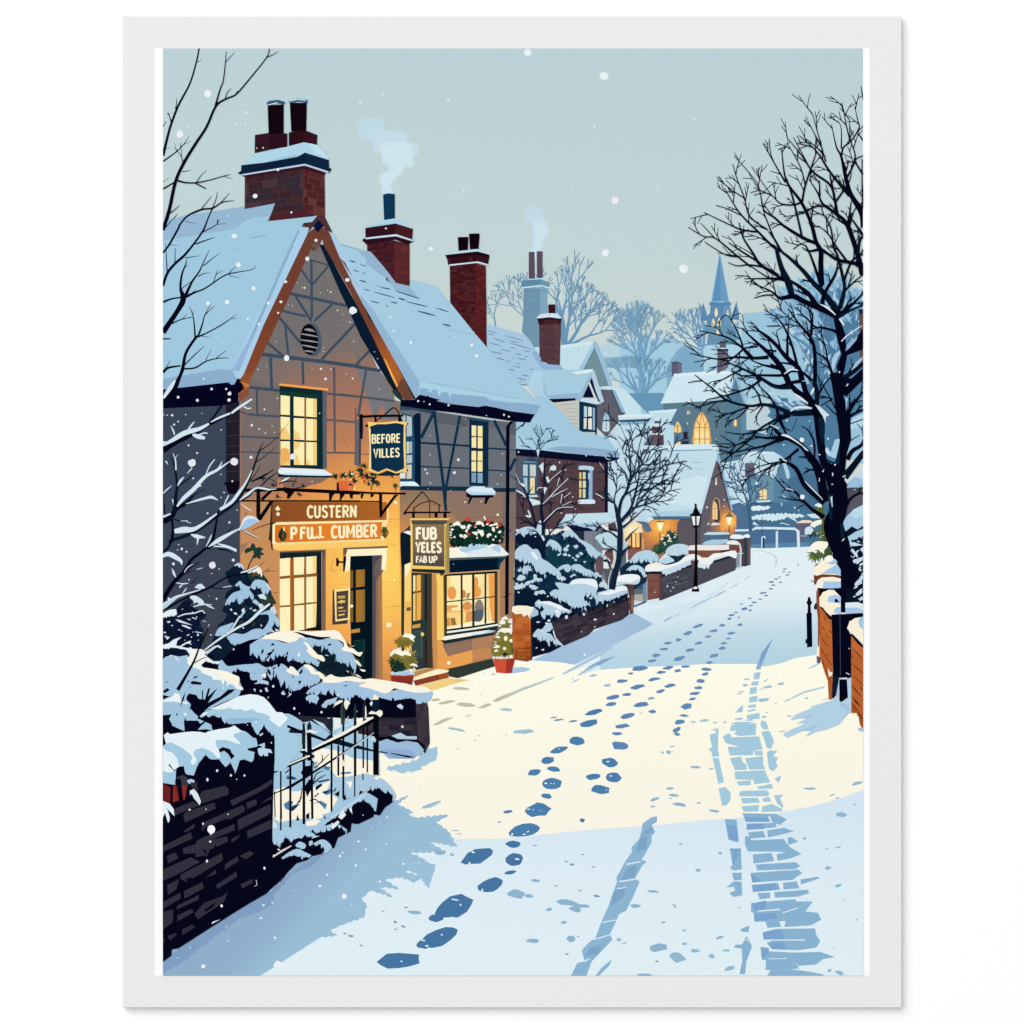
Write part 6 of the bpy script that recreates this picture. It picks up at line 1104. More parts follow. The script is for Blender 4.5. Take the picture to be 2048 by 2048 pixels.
for q, n_, L_, sd in (('R 1520 1500 50 1560 1300 36 1640 1150 28 1680 950 24 1660 650 14 1640 550 8 1550 330 4', 7, 42, 1), ('R 1560 1560 46 1680 1400 30 1740 1200 24 1790 950 14 1780 650 10 1870 330 5', 7, 40, 2),
                     ('R 1600 1230 26 1700 1000 22 1800 870 16 1900 640 10 1990 430 5', 6, 38, 3), ('R 1680 1400 26 1850 1350 18 2020 1290 14 2200 1150 6', 7, 40, 4), ('R 1580 1540 28 1700 1430 20 1900 1180 16 2080 1050 10 2230 990 5', 7, 42, 5),
                     ('R 1610 1220 22 1800 1100 16 2000 960 12 2190 740 6', 7, 44, 6), ('R 1500 1400 24 1470 1330 20 1360 1270 14 1230 1210 8', 2, 22, 7), ('R 1490 1440 20 1470 1280 14 1500 1130 10 1500 930 5', 5, 34, 8),
                     ('R 1650 1040 18 1600 920 12 1480 790 8 1460 740 4', 3, 24, 9), ('R 1500 1130 10 1390 850 6', 2, 24, 10), ('R 1690 980 12 1780 860 10 1920 760 8 2060 570 4', 5, 34, 11), ('R 1660 650 10 1720 500 8 1830 420 4', 3, 26, 12),
                     ('R 1640 550 8 1600 700 8 1560 600 5 1450 430 3', 3, 22, 13), ('R 1580 1640 30 1700 1540 18 1830 1420 8 1900 1330 4', 3, 24, 14), ('S 1510 160 26 1420 90 20 1290 50 12 1190 -30 6', 3, 22, 15), ('S 1560 400 34 1600 330 28 1680 270 24', 0, 10, 16), ('S 1500 330 18 1430 290 14 1310 225 6', 2, 16, 17), ('R 1740 1200 18 1830 1150 12 2050 1130 6', 4, 34, 18), ('R 1800 960 12 1900 900 9 2050 800 4', 4, 30, 19), ('R 1480 1300 12 1420 1240 8 1400 1190 4', 1, 14, 20), ('S 1500 80 16 1420 30 8 1330 -10 4', 1, 14, 21)):
    br(TC, q, n_, L_, 100 + sd, 1, a=(.35, .75))
for q in ('1230 1205 10 1290 1235 12 1340 1270 6', '1280 800 4 1310 850 8 1340 890 4', '1340 715 6 1380 760 8 1420 765 6'): l('#d5e3ea', 'R ' + q)
p('#0b1a2c', 'S 1320 460 1350 440 1400 460 1440 560 1440 580 1400 530 1380 480'); p('#d6e6ee', 'S 1360 480 1385 480 1405 550 1380 570')
# ================================================================ PRINT: left foreground garden
CR, WH, LBL, LB2, NV = '#fdf5e3', '#e3f1f7', '#a3c4de', '#9fc5db', '#07071a'
part('window_bush', 'tall leafy bush under snow against the pub, left of the lit window')
p('#0d1c30', 'L 840 420 900 380 960 320 1030 300 1090 370 1130 430 1240 385 1320 430 1390 520 1420 620 1440 700 1505 820 1440 800 1500 930 1540 1080 1540 1160 1400 1320 1000 1560 600 1560 600 1450 700 1240 760 1080 820 1050 870 950 800 920 820 850 900 780 830 740 870 660 960 600 890 560 870 500')
p('#24382f', 'L 1130 440 1240 385 1320 430 1390 520 1250 560 1160 520'); p('#2d4030', 'L 1260 720 1420 690 1505 820 1430 830 1330 850'); p('#5c4d28', 'L 1180 440 1240 410 1270 450 1220 470'); p('#2a3d30', 'L 1440 1040 1480 1060 1450 1100')
leaves(['#14283a', '#0a1628', '#1a3038', '#26392f'], 'L 860 420 1240 400 1480 700 1520 1150 1300 1280 760 1240 900 800', 80, 9, 5, 20, 150, 9)
for top, bot, am, sd, c_ in (('955 330 1000 295 1050 310 1085 360', '955 335 1000 325 1040 340 1085 395', 3, 1, '#b7d6e8'), ('1130 420 1200 360 1260 330 1310 390 1320 440', '1130 430 1190 410 1240 395 1290 420 1315 470', 3, 2, '#f3efe2'),
    ('970 580 1030 525 1065 560 1150 600 1200 540 1240 510 1330 520 1380 560 1410 640', '970 585 1030 580 1070 640 1120 640 1170 600 1250 590 1300 620 1370 690 1410 650', 5, 3, '#a4c6e0'), ('840 830 870 760 930 690 1000 660 1080 640 1150 640 1210 720', '840 840 920 790 990 740 1010 830 1080 760 1150 720 1210 740', 6, 4, '#a2c3de'),
    ('1190 790 1230 765 1280 810', '1190 795 1240 810 1285 815', 3, 5, '#a9c8e2'), ('710 1220 760 1130 860 1090 940 1060', '710 1230 790 1230 900 1170 950 1080', 4, 6, LBL), ('860 1240 960 1200 1080 1210 1200 1150 1290 1140 1330 1150 1400 1040 1390 960 1280 960 1420 900 1500 980 1540 1060 1500 1180', '860 1250 950 1350 1000 1330 1090 1340 1150 1320 1300 1240 1380 1190 1450 1150 1440 1060 1480 1060 1540 1090', 6, 7, LBL),
    ('1000 1010 1100 900', '1000 1020 1100 930', 4, 8, LBL), ('1420 880 1470 850 1500 930', '1420 890 1450 920 1500 960', 3, 9, '#c9dcea')): fringe(c_, 'L ' + top, 'L ' + bot, am, 6, sd)
for q in ('1260 710 1330 690 1370 740 1370 770 1290 750', '1255 820 1310 820 1340 850 1290 890', '1150 890 1185 865 1180 890', '1185 905 1230 890 1250 905 1220 920', '1050 900 1085 870 1090 910 1065 955', '900 890 920 880 935 905 915 915', '950 930 985 935 1000 965 955 955', '1420 1170 1450 1160 1490 1190 1440 1180', '1060 1125 1080 1120 1085 1140 1065 1140', '1295 1085 1310 1090 1315 1115 1300 1110', '1360 560 1390 560 1430 640 1420 650', '1480 1000 1550 1080 1510 1050', '1480 1140 1540 1165 1500 1180'): p('#d5e2ea', 'L ' + q)
sub('sprig', 'upright green sprig above the bush'); l('#26382f', 'L 1125 390 18 1150 320 16 1190 240 18 1205 190 14')
for x, y, L_, W_, an in ((1200, 90, 110, 66, 80), (1150, 125, 130, 60, 160), (1115, 140, 80, 50, 110), (1270, 125, 130, 66, -10), (1290, 175, 120, 44, 10), (1220, 210, 60, 56, 90), (1270, 210, 90, 50, 60), (1240, 170, 100, 60, 40)): leaf('#223a34', 320 + x * S3, 1080 + y * S3, L_ * S3, W_ * S3, math.radians(an))
l('#3a2c2c', 'L 1310 430 6 1370 400 8 1510 402 4'); l('#3a2c2c', 'L 1370 405 8 1425 345 4'); l('#3a2c2c', 'L 1460 690 5 1490 675 6 1530 672 4')

part('shadow_bush', 'dark bush in deep shade at the left edge')
p('#0b152d', 'L 30 980 120 960 220 880 300 790 360 760 420 800 380 840 560 940 600 960 570 1010 510 1040 550 1180 555 1270 520 1400 700 1480 600 1600 30 1600'); p('#1a2742', 'L 350 750 400 740 420 800 360 790')
leaves(['#101d38', '#09112a', '#142646'], 'L 60 990 560 960 540 1380 60 1380', 60, 8, 5, 0, 180, 3)
for q in ('450 615 530 560 585 620 520 635', '380 740 430 720 510 760 570 830 520 830 470 800 440 820 430 780', '195 1020 260 1030 420 1095 380 1090 250 1060', '410 990 470 1010 470 1025 420 1005', '555 1035 610 1060 550 1045', '455 1175 550 1195 540 1200 460 1190', '345 1010 400 1020 380 1035', '85 1050 130 1040 135 1060 105 1070', '135 1100 170 1092 165 1110', '280 1090 340 1100 410 1140 380 1145 290 1110', '225 1155 265 1150 255 1165', '340 1230 375 1210 385 1220 350 1235', '40 1185 75 1180 80 1200 40 1195', '55 1230 130 1250 95 1285', '415 1185 435 1180 430 1195', '390 1250 415 1240 410 1260', '270 900 300 880 300 900', '380 1330 410 1340 400 1350'): p('#d3dcec', 'L ' + q)
t('L'); ell('#d8e0ee', '490 1222 14 14 0 475 990 8 8 0 280 1175 6 6 0 495 1290 7 6 0 320 1290 6 6 0')
fringe(WH, 'L 30 950 120 900 210 890', 'L 30 1000 100 980 220 955', 3, 6, 4)
fringe(WH, 'L 30 1350 110 1330 180 1280 270 1250', 'L 30 1390 150 1385 200 1350 230 1290 275 1255', 2, 6, 5); fringe(WH, 'L 150 1340 240 1370 330 1320 400 1295', 'L 150 1385 260 1380 350 1330 400 1305', 2, 6, 6); fringe(WH, 'L 180 1345 260 1370 400 1400', 'L 180 1380 300 1405 380 1410', 2, 6, 7)
for q in ('330 1400 400 1380 430 1420 540 1405 590 1440 590 1480 700 1580 690 1600 560 1550 520 1620 400 1640 350 1590 400 1500',): p(WH, 'L ' + q)
l(WH, 'L 540 1470 10 640 1420 24 720 1370 20 790 1395 6')

part('low_hedge', 'wide hedge heaped with snow in front of the pub door')
p('#06061a', 'L 30 1500 250 1490 560 1560 750 1600 900 1450 1000 1350 J 0 900 130 880 330 800 600 780 1100 800 1200 880 1280 960 1400 1060 1430 1100 1420 1230 1490 1290 1430 1370 1500 1420 1932 1440 K 200 1470 530 1580 530 1660 480 1700 N 1640 430 1655 800 1600 920 1500 800 1100 800 1030 560 560 520 300 560 0 560 M 1600 620 1500 1000 900 1000 30 1100')
p('#0e2029', 'J 800 990 950 980 1110 1060 1120 1130 1200 1150 1330 1200 1310 1280 1390 1400 960 1400 800 1200'); p('#33402c', 'J 820 940 860 990 800 985'); p('#4a4c2a', 'J 1320 1100 1420 1160 1400 1180 1340 1150'); p('#3a3c22', 'J 1380 1230 1430 1250 1420 1280'); p('#5c5228', 'J 910 1320 960 1330 1000 1370 950 1380'); p('#56502a', 'J 1290 1300 1380 1370 1320 1375')
leaves(['#0b1024', '#101a30', '#0a1a28'], 'J 0 1000 700 1050 1300 1200 1380 1380 900 1400 0 1400', 70, 10, 6, 0, 180, 12)
for top, bot, am, sd, c_ in (
    ('0 960 130 880 220 860 330 900 480 940 620 880 760 870 900 900 1030 870 1130 900 1200 960 1200 1000 1320 1080 1370 1200 1360 1310', '0 1100 40 1060 120 1100 200 1160 330 1070 480 1090 560 1150 640 1180 760 1170 880 1240 900 1180 800 1080 760 980 840 960 930 980 1000 1010 1110 1080 1110 1150 1200 1190 1330 1210 1360 1330', 7, 1, LBL),
    ('0 1220 100 1200 200 1250 300 1230 400 1205 470 1240 560 1330 640 1270 720 1220 800 1240 900 1330 900 1420', '0 1400 130 1420 220 1320 370 1360 390 1430 460 1430 540 1540 620 1540 700 1490 830 1470 900 1420', 8, 2, '#a4c4df'),
    ('720 1590 780 1520 880 1470 960 1430 1100 1440 1400 1440 1700 1560 1932 1530 K 100 1520 350 1580 540 1560 530 1660', 'J 730 1590 830 1550 920 1570 1020 1540 1090 1560 1170 1640 1260 1640 1350 1600 1420 1620 1530 1640 1650 1680 1740 1710 1830 1640 1932 1640 K 30 1690 100 1640 260 1650 330 1700 480 1700', 6, 3, '#a5c5e0'),
    ('720 1640 760 1610 840 1605 890 1650 870 1690', '720 1660 790 1690 870 1700', 5, 4, '#a8c9dc'), ('920 1750 980 1680 1050 1660 1120 1640 1110 1680', '920 1755 1010 1730 1070 1710 1115 1690', 5, 5, '#a8c9dc'),
    ('0 1000 60 990 80 970', '0 1030 40 1010 80 975', 3, 6, LBL), ('60 1460 170 1420 240 1440', '60 1465 150 1450 240 1480', 2, 7, '#b4cfe0')): fringe(c_, ('J ' if top[0].isdigit() else '') + top, bot if bot[0] == 'J' else 'J ' + bot, am, 6, sd)
for q in ('140 880 240 830 330 800 480 780 620 820 700 860 740 910 700 880 640 870 590 915 490 935 400 910 280 890 200 890', '470 795 560 780 800 790 1100 775 1180 840 1240 930 1270 990 1350 970 1310 990 1260 1000 1330 1010 1390 1060 1450 1055 1420 1110 1380 1100 1300 1060 1180 1030 1210 980 1200 930 1130 895 1040 880 1030 860 900 860 740 830 620 800', '690 930 740 940 830 1040 880 1090 930 1100 965 1150 950 1180 880 1150 800 1110 730 1040 750 1010', '470 1310 520 1240 580 1270 630 1360', '690 1230 740 1215 800 1240 850 1310 900 1310 980 1390 920 1405 880 1350 800 1340 760 1290', '930 1440 1030 1345 1100 1370 1190 1380 1330 1370 1480 1410 1700 1415 1932 1450 K 200 1460 400 1520 530 1565 330 1580 150 1540 50 1520 J 1932 1520 1860 1520 1750 1590 1560 1530 1400 1490 1540 1430 1460 1450 1300 1430 1220 1430 1120 1450', '1340 1150 1400 1180 1440 1240 1390 1220', '1370 1340 1440 1385 1380 1370', '1420 1275 1490 1290 1470 1310 1430 1295', '1070 1770 1140 1680 1200 1690 1110 1740', '1210 1720 1240 1665 1290 1710 1270 1740 1240 1800', '100 1340 220 1330 200 1380', '640 1050 640 1110 610 1100'): sp(CR if 'K' in q or len(q) > 60 else '#f4f1e6', 'J ' + q, 3)
for q in ('400 1590 430 1550 460 1600 430 1610', '490 1570 540 1600 480 1640 510 1600', '190 1520 215 1510 240 1560 210 1570', '40 1530 75 1530 70 1570', '960 1100 990 1090 1020 1105', '1240 1290 1280 1310 1260 1320', '460 1140 480 1135 500 1145 480 1160', '1580 1650 1600 1610 1660 1640 1600 1665'): p('#c3d8ea', 'J ' + q)
t('J'); ell('#e2ecf3', '300 1497 14 16 0 143 1558 12 12 0 237 1640 8 10 0 572 1782 12 18 0 922 1830 14 16 0 637 1847 8 8 0 1370 1820 14 12 0 1135 1605 12 14 0')
p('#0e2340', 'J 1580 1670 1660 1670 1730 1740 1740 1820 1640 1790 1580 1810')
leaves([NV], 'J 40 1000 600 1040 700 1400 100 1300', 16, 14, 5, 60, 150, 22)
s(NV, 18, 'J 190 1160 260 1090 310 1020'); s(NV, 14, 'J 300 1360 310 1290'); s(NV, 10, 'J 545 1360 560 1395'); s(NV, 16, 'J 215 1310 215 1370'); p(NV, 'J 620 1430 665 1420 640 1480'); p(NV, 'J 260 970 300 935 320 970'); p(NV, 'J 1000 970 1020 945 1060 960 1020 975'); p(NV, 'J 1195 1490 1260 1480 1240 1500')
sub('brick_pier', 'dark brick pier at the end of the hedge wall'); p('#2c2632', 'N 860 560 1090 500 1490 380 1620 360 1640 700 1655 800 1600 920 1500 790 1300 730 1090 740 860 700'); p('#3b323d', 'N 1500 390 1620 365 1628 430 1640 440 1640 590 1645 670 1655 760 1640 840 1600 900 1520 760')
bricks(['#3e353f', '#352d39', '#42383f'], 'N 1505 400 1625 380 1650 830 1530 790', 6, 2, 7, 1.0, gap=(.06, .03), jit=.03); bricks(['#302b38', '#38323f', '#24202e'], 'N 870 580 1500 530 1500 740 870 700', 3, 5, 8, .9, gap=(.06, .02), jit=.03)
p('#07071a', 'N 1090 300 1240 340 1440 310 1500 330 1500 520 1300 530 1090 520'); p('#c6d6e8', 'N 1290 390 1330 372 1362 400 1350 435 1300 410'); p('#ccd8e4', 'N 1335 625 1350 605 1370 630 1350 640'); p('#b3cfe0', 'N 1230 725 1330 690 1400 730 1510 730 1510 765 1300 760')
p('#07071a', 'N 1100 770 1520 770 1600 830 1600 920 1570 840 1500 800 1450 860 1400 790 1350 860 1330 800 1260 820 1150 780'); p('#9dbcd9', 'N 1090 790 1180 760 1300 800 1400 780 1520 800 1590 880 1560 930 1460 960 1100 880'); p('#91aed2', 'N 1110 875 1300 870 1440 885 1500 930 1480 970 1300 960 1110 910'); l(NV, 'N 870 850 30 1000 890 24 1190 912 8', sm=False); l(NV, 'N 1220 918 10 1420 955 20 1470 958 6', sm=False)

part('fenced_garden', 'patch of snow and dead stalks behind the railings')
p('#a3c8df', 'N 0 480 100 480 250 570 340 540 480 590 560 680 700 620 820 520 840 700 1040 740 1090 780 1100 1160 1000 1180 640 1720 0 1800 M 1460 1900 1450 1500 1470 1150 1480 1000 1440 760')
p('#10182c', 'N 75 620 150 640 330 690 500 760 560 700 360 560 480 620 560 720 700 780 1030 880 1030 900 800 860 500 790 240 700 70 690'); p('#2a2734', 'N 200 500 480 520 560 540 540 680 340 560 250 580')
for q in ('400 850 640 890 800 970 1030 1000 1050 1160 900 1150 640 1190 560 1100 400 1060 360 960', '0 1330 200 1340 400 1280 560 1220 520 1330 640 1420 560 1560 440 1640 200 1640 0 1680 M 1460 1900 1460 1560 1600 1500 1700 1560', '580 520 700 600 640 580', '300 660 420 680 380 700 280 690', '840 530 1020 520 860 620 720 680 850 590', '590 720 680 660 700 690 640 740'): p(CR, 'N ' + q)
for q in ('360 540 480 590 550 680 450 620', '700 620 720 560 760 500 740 590 860 520 800 610', '580 740 640 680 790 640 720 700'): p('#b9d6e8', 'N ' + q)
for q in ('75 1160 170 1180 190 1210 120 1200 70 1190', '660 1130 780 1120 790 1140 680 1150', '40 1480 100 1440 150 1450 130 1500 200 1470 130 1560 60 1530', '360 1480 450 1440 520 1480 500 1540 440 1460', '460 1350 560 1310 600 1340 520 1380', '480 1050 560 1070 540 1110 480 1090'): p('#4f7fa6', 'N ' + q); 
for q in ('60 1200 130 1170 190 1210', '110 1520 230 1470 140 1560', '400 1230 540 1200 550 1215 440 1240', '470 1340 560 1320 500 1370'): p('#143154', 'N ' + q)
for q in ('370 1240 400 1150 480 1110', '360 1260 440 1190 510 1155', '380 1080 440 1030 545 925', '465 1020 470 970 462 930', '395 1040 405 1010', '330 1440 400 1430 490 1520', '215 1460 235 1380 245 1300', '380 1400 430 1360', '130 990 150 930 185 850', '190 1480 240 1400', '60 1140 100 1100'): l(NV, 'N ' + ' '.join('%s %s %d' % (a, b, w) for (a, b), w in zip(zip(q.split()[::2], q.split()[1::2]), (14, 12, 6))))
for q in ('230 1130 280 1060 350 1050 340 1160 260 1180', '270 1290 320 1210 360 1200 340 1330 300 1400', '285 1600 325 1570 325 1640 290 1640', '180 1660 195 1590 215 1660', '360 1000 380 1020 375 1080', '390 1290 460 1250 470 1270 400 1330'): p(NV, 'N ' + q)

part('front_hedge', 'low dark hedge with snowy leaves below the railings')
p('#07071a', 'N 0 1960 40 1840 120 1800 250 1810 360 1760 470 1740 500 1700 640 1600 780 1490 870 1370 960 1340 1110 1250 1160 1290 1240 1360 1250 1450 1160 1515 1100 1605 1040 1590 1030 1620 860 1700 790 1690 780 1780 640 1850 600 1960 O 1590 480 1560 520 1470 540 1420 580 1320 610 1240 690 1200 740 1160 790 1080 700 1085 400')
fringe('#a9c9e0', 'N 580 1220 640 1180 800 1190 960 1140 1060 1210 1110 1190 1200 1260 1280 1380 1250 1440', 'N 580 1250 640 1300 680 1440 760 1400 840 1380 930 1330 1000 1290 1080 1290 1130 1320 1190 1330 1250 1380 1240 1450', 5, 7, 3)
p(CR, 'N 640 1190 720 1230 800 1230 780 1310 740 1240'); fringe('#a3c5dd', 'N 480 1590 640 1540 800 1430 940 1350 1080 1420', 'N 480 1650 600 1620 640 1590 760 1500 860 1450 940 1420 1000 1480 1060 1560', 5, 7, 4); l('#b9d4e8', 'N 560 1630 20 700 1540 30 900 1400 34 960 1350 16')
fringe('#a6c8df', 'N 0 1750 200 1670 380 1700 500 1680 640 1700 740 1760', 'N 0 1900 60 1820 100 1860 240 1800 360 1760 480 1780 600 1700 680 1720 740 1790', 6, 7, 5); p(CR, 'N 280 1680 380 1640 450 1660 400 1710 300 1720'); p('#96b6d4', 'N 180 1810 260 1740 330 1780 260 1790 200 1830')
for q in ('0 0 60 20', ): pass
for q in ('640 1620 700 1540 730 1600 680 1650', '760 1530 790 1510 800 1590', '560 1720 640 1660 660 1680 580 1760', '380 1830 440 1830 350 1860'): p('#e6eef0', 'N ' + q)
for q in ('870 1380 885 1330 920 1340 890 1370', '990 1300 1010 1270 990 1320', '600 1370 660 1330 650 1400', '590 1330 625 1290 610 1340', '470 1590 510 1630 500 1650', '490 1720 520 1680 600 1640 560 1700', '700 1430 720 1360 735 1430 800 1400 700 1440'): p(NV, 'N ' + q)
for top, bot, sd in (('1170 560 1250 500 1330 470 1400 500 1460 530', '1180 570 1240 540 1300 530 1380 550 1460 540', 6), ('1310 430 1350 400 1400 420 1410 440', '1310 440 1380 470 1410 450', 7), ('1440 400 1470 390 1480 420', '1440 420 1480 425', 8), ('1480 420 1560 380 1620 400 1660 460 1600 520', '1490 430 1560 420 1590 470 1600 530', 9), ('1090 270 1250 260 1400 280 1500 330', '1090 400 1160 420 1220 330 1260 390 1340 360 1400 330 1500 360', 10)): fringe('#a9cbe2', 'O ' + top, 'O ' + bot, 4, 6, sd)
l('#d9d6d4', 'O 1090 550 12 1180 490 20 1270 440 10', sm=False); p('#9dbcd9', 'O 920 810 960 780 1030 730 1090 680 1120 710 1170 700 1150 780 1080 880 1000 900 985 850'); p('#4a5068', 'O 1150 790 1170 740 1215 735'); flecks('#dfe8f0', 'O 1100 430 1300 380 1300 560 1100 560', 4, 1, 2.5, 3)

part('iron_railings', 'black iron railings with spear tips and a snow dusted hand rail')
RA = '#06060f'
for x, y0, y1, w in ((10, 750, 1770, 18), (115, 720, 1735, 24), (265, 590, 1700, 30), (570, 490, 1560, 22), (645, 830, 1165, 22), (700, 600, 1420, 22), (830, 550, 1170, 28), (826, 1170, 1400, 14), (920, 560, 1080, 18), (916, 1140, 1210, 14), (965, 560, 1130, 16)): s(RA, w, 'N %d %d %d %d' % (x, y0, x, y1))
s(RA, 50, 'N 322 690 330 1000'); s(RA, 26, 'N 350 1000 358 1640'); s(RA, 62, 'N 1060 490 1060 1158'); s(RA, 20, 'M 1545 870 1550 1240'); s(RA, 18, 'M 1555 1240 1565 1910'); s(RA, 14, 'M 1475 1560 1485 1900')
for x, y, h, w, c_ in ((115, 720, 220, 34, '#12202c'), (262, 580, 240, 44, '#14242e'), (325, 560, 150, 50, '#16282e'), (565, 485, 200, 40, '#16282c'), (695, 360, 240, 50, '#1e3632'), (830, 350, 220, 36, '#1a3030'), (935, 320, 260, 44, '#182c30')):
    ox, oy, sc = FR['N']; poly(c_, [(ox + u * sc, oy + v * sc) for u, v in ((x, y), (x + w / 2, y + h * .35), (x + w * .4, y + h), (x - w * .4, y + h), (x - w / 2, y + h * .35))])
p('#0b1c30', 'N 1020 330 1095 330 1110 440 1020 460'); p('#101a2c', 'M 1520 900 1545 868 1560 900 1560 1050 1530 1050'); p(NV, 'M 1660 1000 1672 830 1695 980 1692 1180 1660 1180')
l('#5f6c4a', 'N 690 370 4 675 470 6 700 600 4'); l('#e8efe8', 'N 280 600 8 290 700 8 290 920 10', sm=False); l('#f0f2ea', 'N 945 400 10 950 500 18 940 540 8', sm=False); l('#f3efdd', 'N 695 990 12 705 1060 24', sm=False)
l(RA, 'M 1455 1310 46 1900 1120 48 N 330 965 48', sm=False); l(RA, 'N 350 895 36 600 780 44 1000 560 56 1085 505 70', sm=False); s(RA, 34, 'N 225 890 380 960'); l(RA, 'N 20 1330 16 280 1185 22 560 1005 22 1040 692 12', sm=False); l(RA, 'M 1460 1590 14 1700 1500 18 1932 1350 20', sm=False); l(RA, 'M 1480 1120 30 1580 1065 24 1660 1180 26', sm=False)
l('#f2efdf', 'M 1455 1300 10 1932 1100 22 N 320 945 14', sm=False); l('#f5f3e6', 'N 355 870 16 700 700 34 1030 520 20', sm=False); l('#c9d8e0', 'N 620 970 5 900 790 14 1040 690 6', sm=False); l('#eaf0ee', 'N 225 890 8 260 880 16 300 880 8', sm=False)
p('#f6f2e2', 'N 975 480 1010 450 1060 465 1095 440 1130 450 1135 490 1105 520 1060 485 1000 485'); p('#fbf2d4', 'N 1020 325 1050 265 1090 300 1080 325'); p('#e6eef0', 'N 990 370 1015 340 1025 360 1010 400'); p('#eceff0', 'N 285 685 330 655 370 670 360 690'); s('#e8eff0', 8, 'N 360 690 428 682'); p('#b9d6e8', 'N 980 760 1040 730 1062 770 1050 800 1010 770')

# ---- bushes right at the front
part('front_bush', 'big snow covered bush at the lower left behind the dark wall')
p('#06061a', 'L 30 1580 200 1600 900 1700 M 1100 160 1020 330 1250 400 1500 540 1480 700 1480 1000 1470 1260 1000 1420 30 1440')
p('#a2c5dd', 'L 30 1560 150 1480 250 1500 360 1480 380 1600 500 1640 700 1660 900 1740 1020 1800 1060 1900 M 1020 330 900 380 760 440 640 500 520 560 480 620 660 700 680 780 480 780 300 780 130 700 40 600')
fringe('#a2c5dd', 'L 750 1640 790 1540 870 1620 1000 1610 1100 1600 1230 1600 1360 1640 1340 1700', 'L 750 1660 900 1720 1000 1640 1060 1680 1180 1700 1340 1710', 5, 7, 5)
for q in ('30 1540 140 1480 210 1500 240 1580 340 1520 380 1500 400 1400 540 1405 600 1450 590 1490 690 1560 705 1600 600 1550 530 1610 560 1640 700 1660 860 1690 1020 1760 1030 1800 1010 1860 1070 1900 1075 1932 1000 1920 940 1860 900 1850 850 1890 870 1830 830 1810 820 1870 780 1800 690 1800 670 1760 540 1710 520 1670 440 1640 360 1600 350 1540',): p('#f2f4ee', 'L ' + q)
p('#a2c5dd', 'L 30 1545 80 1500 190 1490 220 1560 330 1510 360 1540 340 1620 30 1640'); p('#fdf6e2', 'L 720 1690 860 1700 1020 1770 1025 1810 1000 1850 900 1820 800 1770')
p(WH, 'M 40 390 160 340 200 290 260 320 270 400 350 410 370 440 260 420 200 405 40 410')
for q in ('40 320 130 340 40 380', '60 160 130 135 90 160', '40 270 100 230 130 255 60 300', '430 110 440 85 490 75 480 95', '350 150 390 120 360 160', '400 180 400 150 430 140 540 160 530 190', '330 250 380 220 460 180 350 240', '340 380 350 330 380 300 470 320 500 370 580 380 620 240 650 230 620 340 730 240 740 235 620 420 780 340 880 250 970 245 940 280 760 400 640 470 500 600 440 550 400 500 380 520 400 440', '40 580 150 570 120 630 160 700 130 740 40 780', '310 660 330 610 340 650 490 650 520 690 680 590 700 600 620 640 530 720 490 770 600 760 680 780 600 800 480 820 320 780', '690 690 790 610 800 630 780 680 860 660 960 680 1040 660 1170 680 1200 780 1240 780 1340 710 1400 780 1450 780 1480 900 1500 1200 1280 1100 1000 740 700 770', '210 580 215 555 235 560 220 590', '290 1650 300 1700', '540 260 555 260 560 380 545 380', '260 480 290 360 330 280 310 380'): p(NV, 'M ' + q)
p('#f6f0f2', 'M 160 340 200 290 240 310 265 350 250 390 200 400')
fringe('#a7cbe0', 'M 510 600 560 550 640 510 800 490 1000 500 1180 480 1400 560 1500 660 1640 570 1740 600 1840 670', 'M 515 610 600 580 700 580 790 610 850 660 900 690 1000 680 1170 660 1220 780 1290 780 1340 710 1420 780 1490 860 1600 860 1680 720 1830 700', 5, 8, 6); p('#96b9d6', 'M 830 640 900 620 1100 620 1200 610 1320 640 1240 650 1100 680 1000 690 880 690')
p('#e6f3f8', 'M 640 495 700 480 880 400 1000 340 1160 310 1260 320 1340 350 1410 420 1500 540 1580 545 1650 620 1620 660 1540 740 1480 690 1410 640 1420 600 1340 560 1240 540 1200 500 1100 530 1040 500 960 510 900 490 760 510'); p('#e6f3f8', 'M 520 590 560 550 620 540 590 570')
p('#a7cbe0', 'M 1480 740 1660 720 1660 800 1830 860 1820 1000 1600 1300 1480 1300 1480 1000'); p('#a7cbe0', 'M 1660 600 1740 600 1830 680 1840 760 1740 770 1640 740')
s(NV, 30, 'M 1640 720 1740 760 1830 800')
fringe('#a5c9df', 'M 40 980 110 930 250 920 420 1030 560 980 700 900 860 880 960 820 1080 780 1200 870 1240 880 1260 970', 'M 40 1100 190 1150 250 1240 310 1230 330 1330 440 1350 500 1190 590 1080 650 1140 770 1150 840 1240 910 1190 970 1310 1020 1240 1030 1160 1100 1150 1190 1180 1220 1060', 5, 9, 7)
p('#e5f3f8', 'M 50 840 100 800 130 825 300 800 420 790 520 795 590 810 620 790 760 760 900 740 960 712 1050 780 1070 790 960 820 950 850 1020 920 1040 960 980 940 860 900 720 900 720 960 760 1030 780 1130 740 1130 680 1060 600 1020 540 1000 450 1030 430 1080 480 1160 440 1220 400 1210 400 1160 420 1140 400 1090 300 1010 150 930 80 945')
p(NV, 'M 760 1020 810 990 910 1020 920 1060 965 1105 920 1150 880 1080 830 1040 770 1060'); p(NV, 'M 1125 1010 1250 985 1270 1000 1220 1055 1140 1035')
p('#b9d6e8', 'M 1260 1010 1330 990 1360 1010 1430 1020 1450 1070 1390 1060 1400 1130 1425 1170 1360 1190 1340 1080 1305 1120 1270 1080'); p('#b3cfe0', 'M 1265 965 1350 935 1355 1000'); p('#cfe0e8', 'M 1280 830 1330 805 1325 830 1290 850')
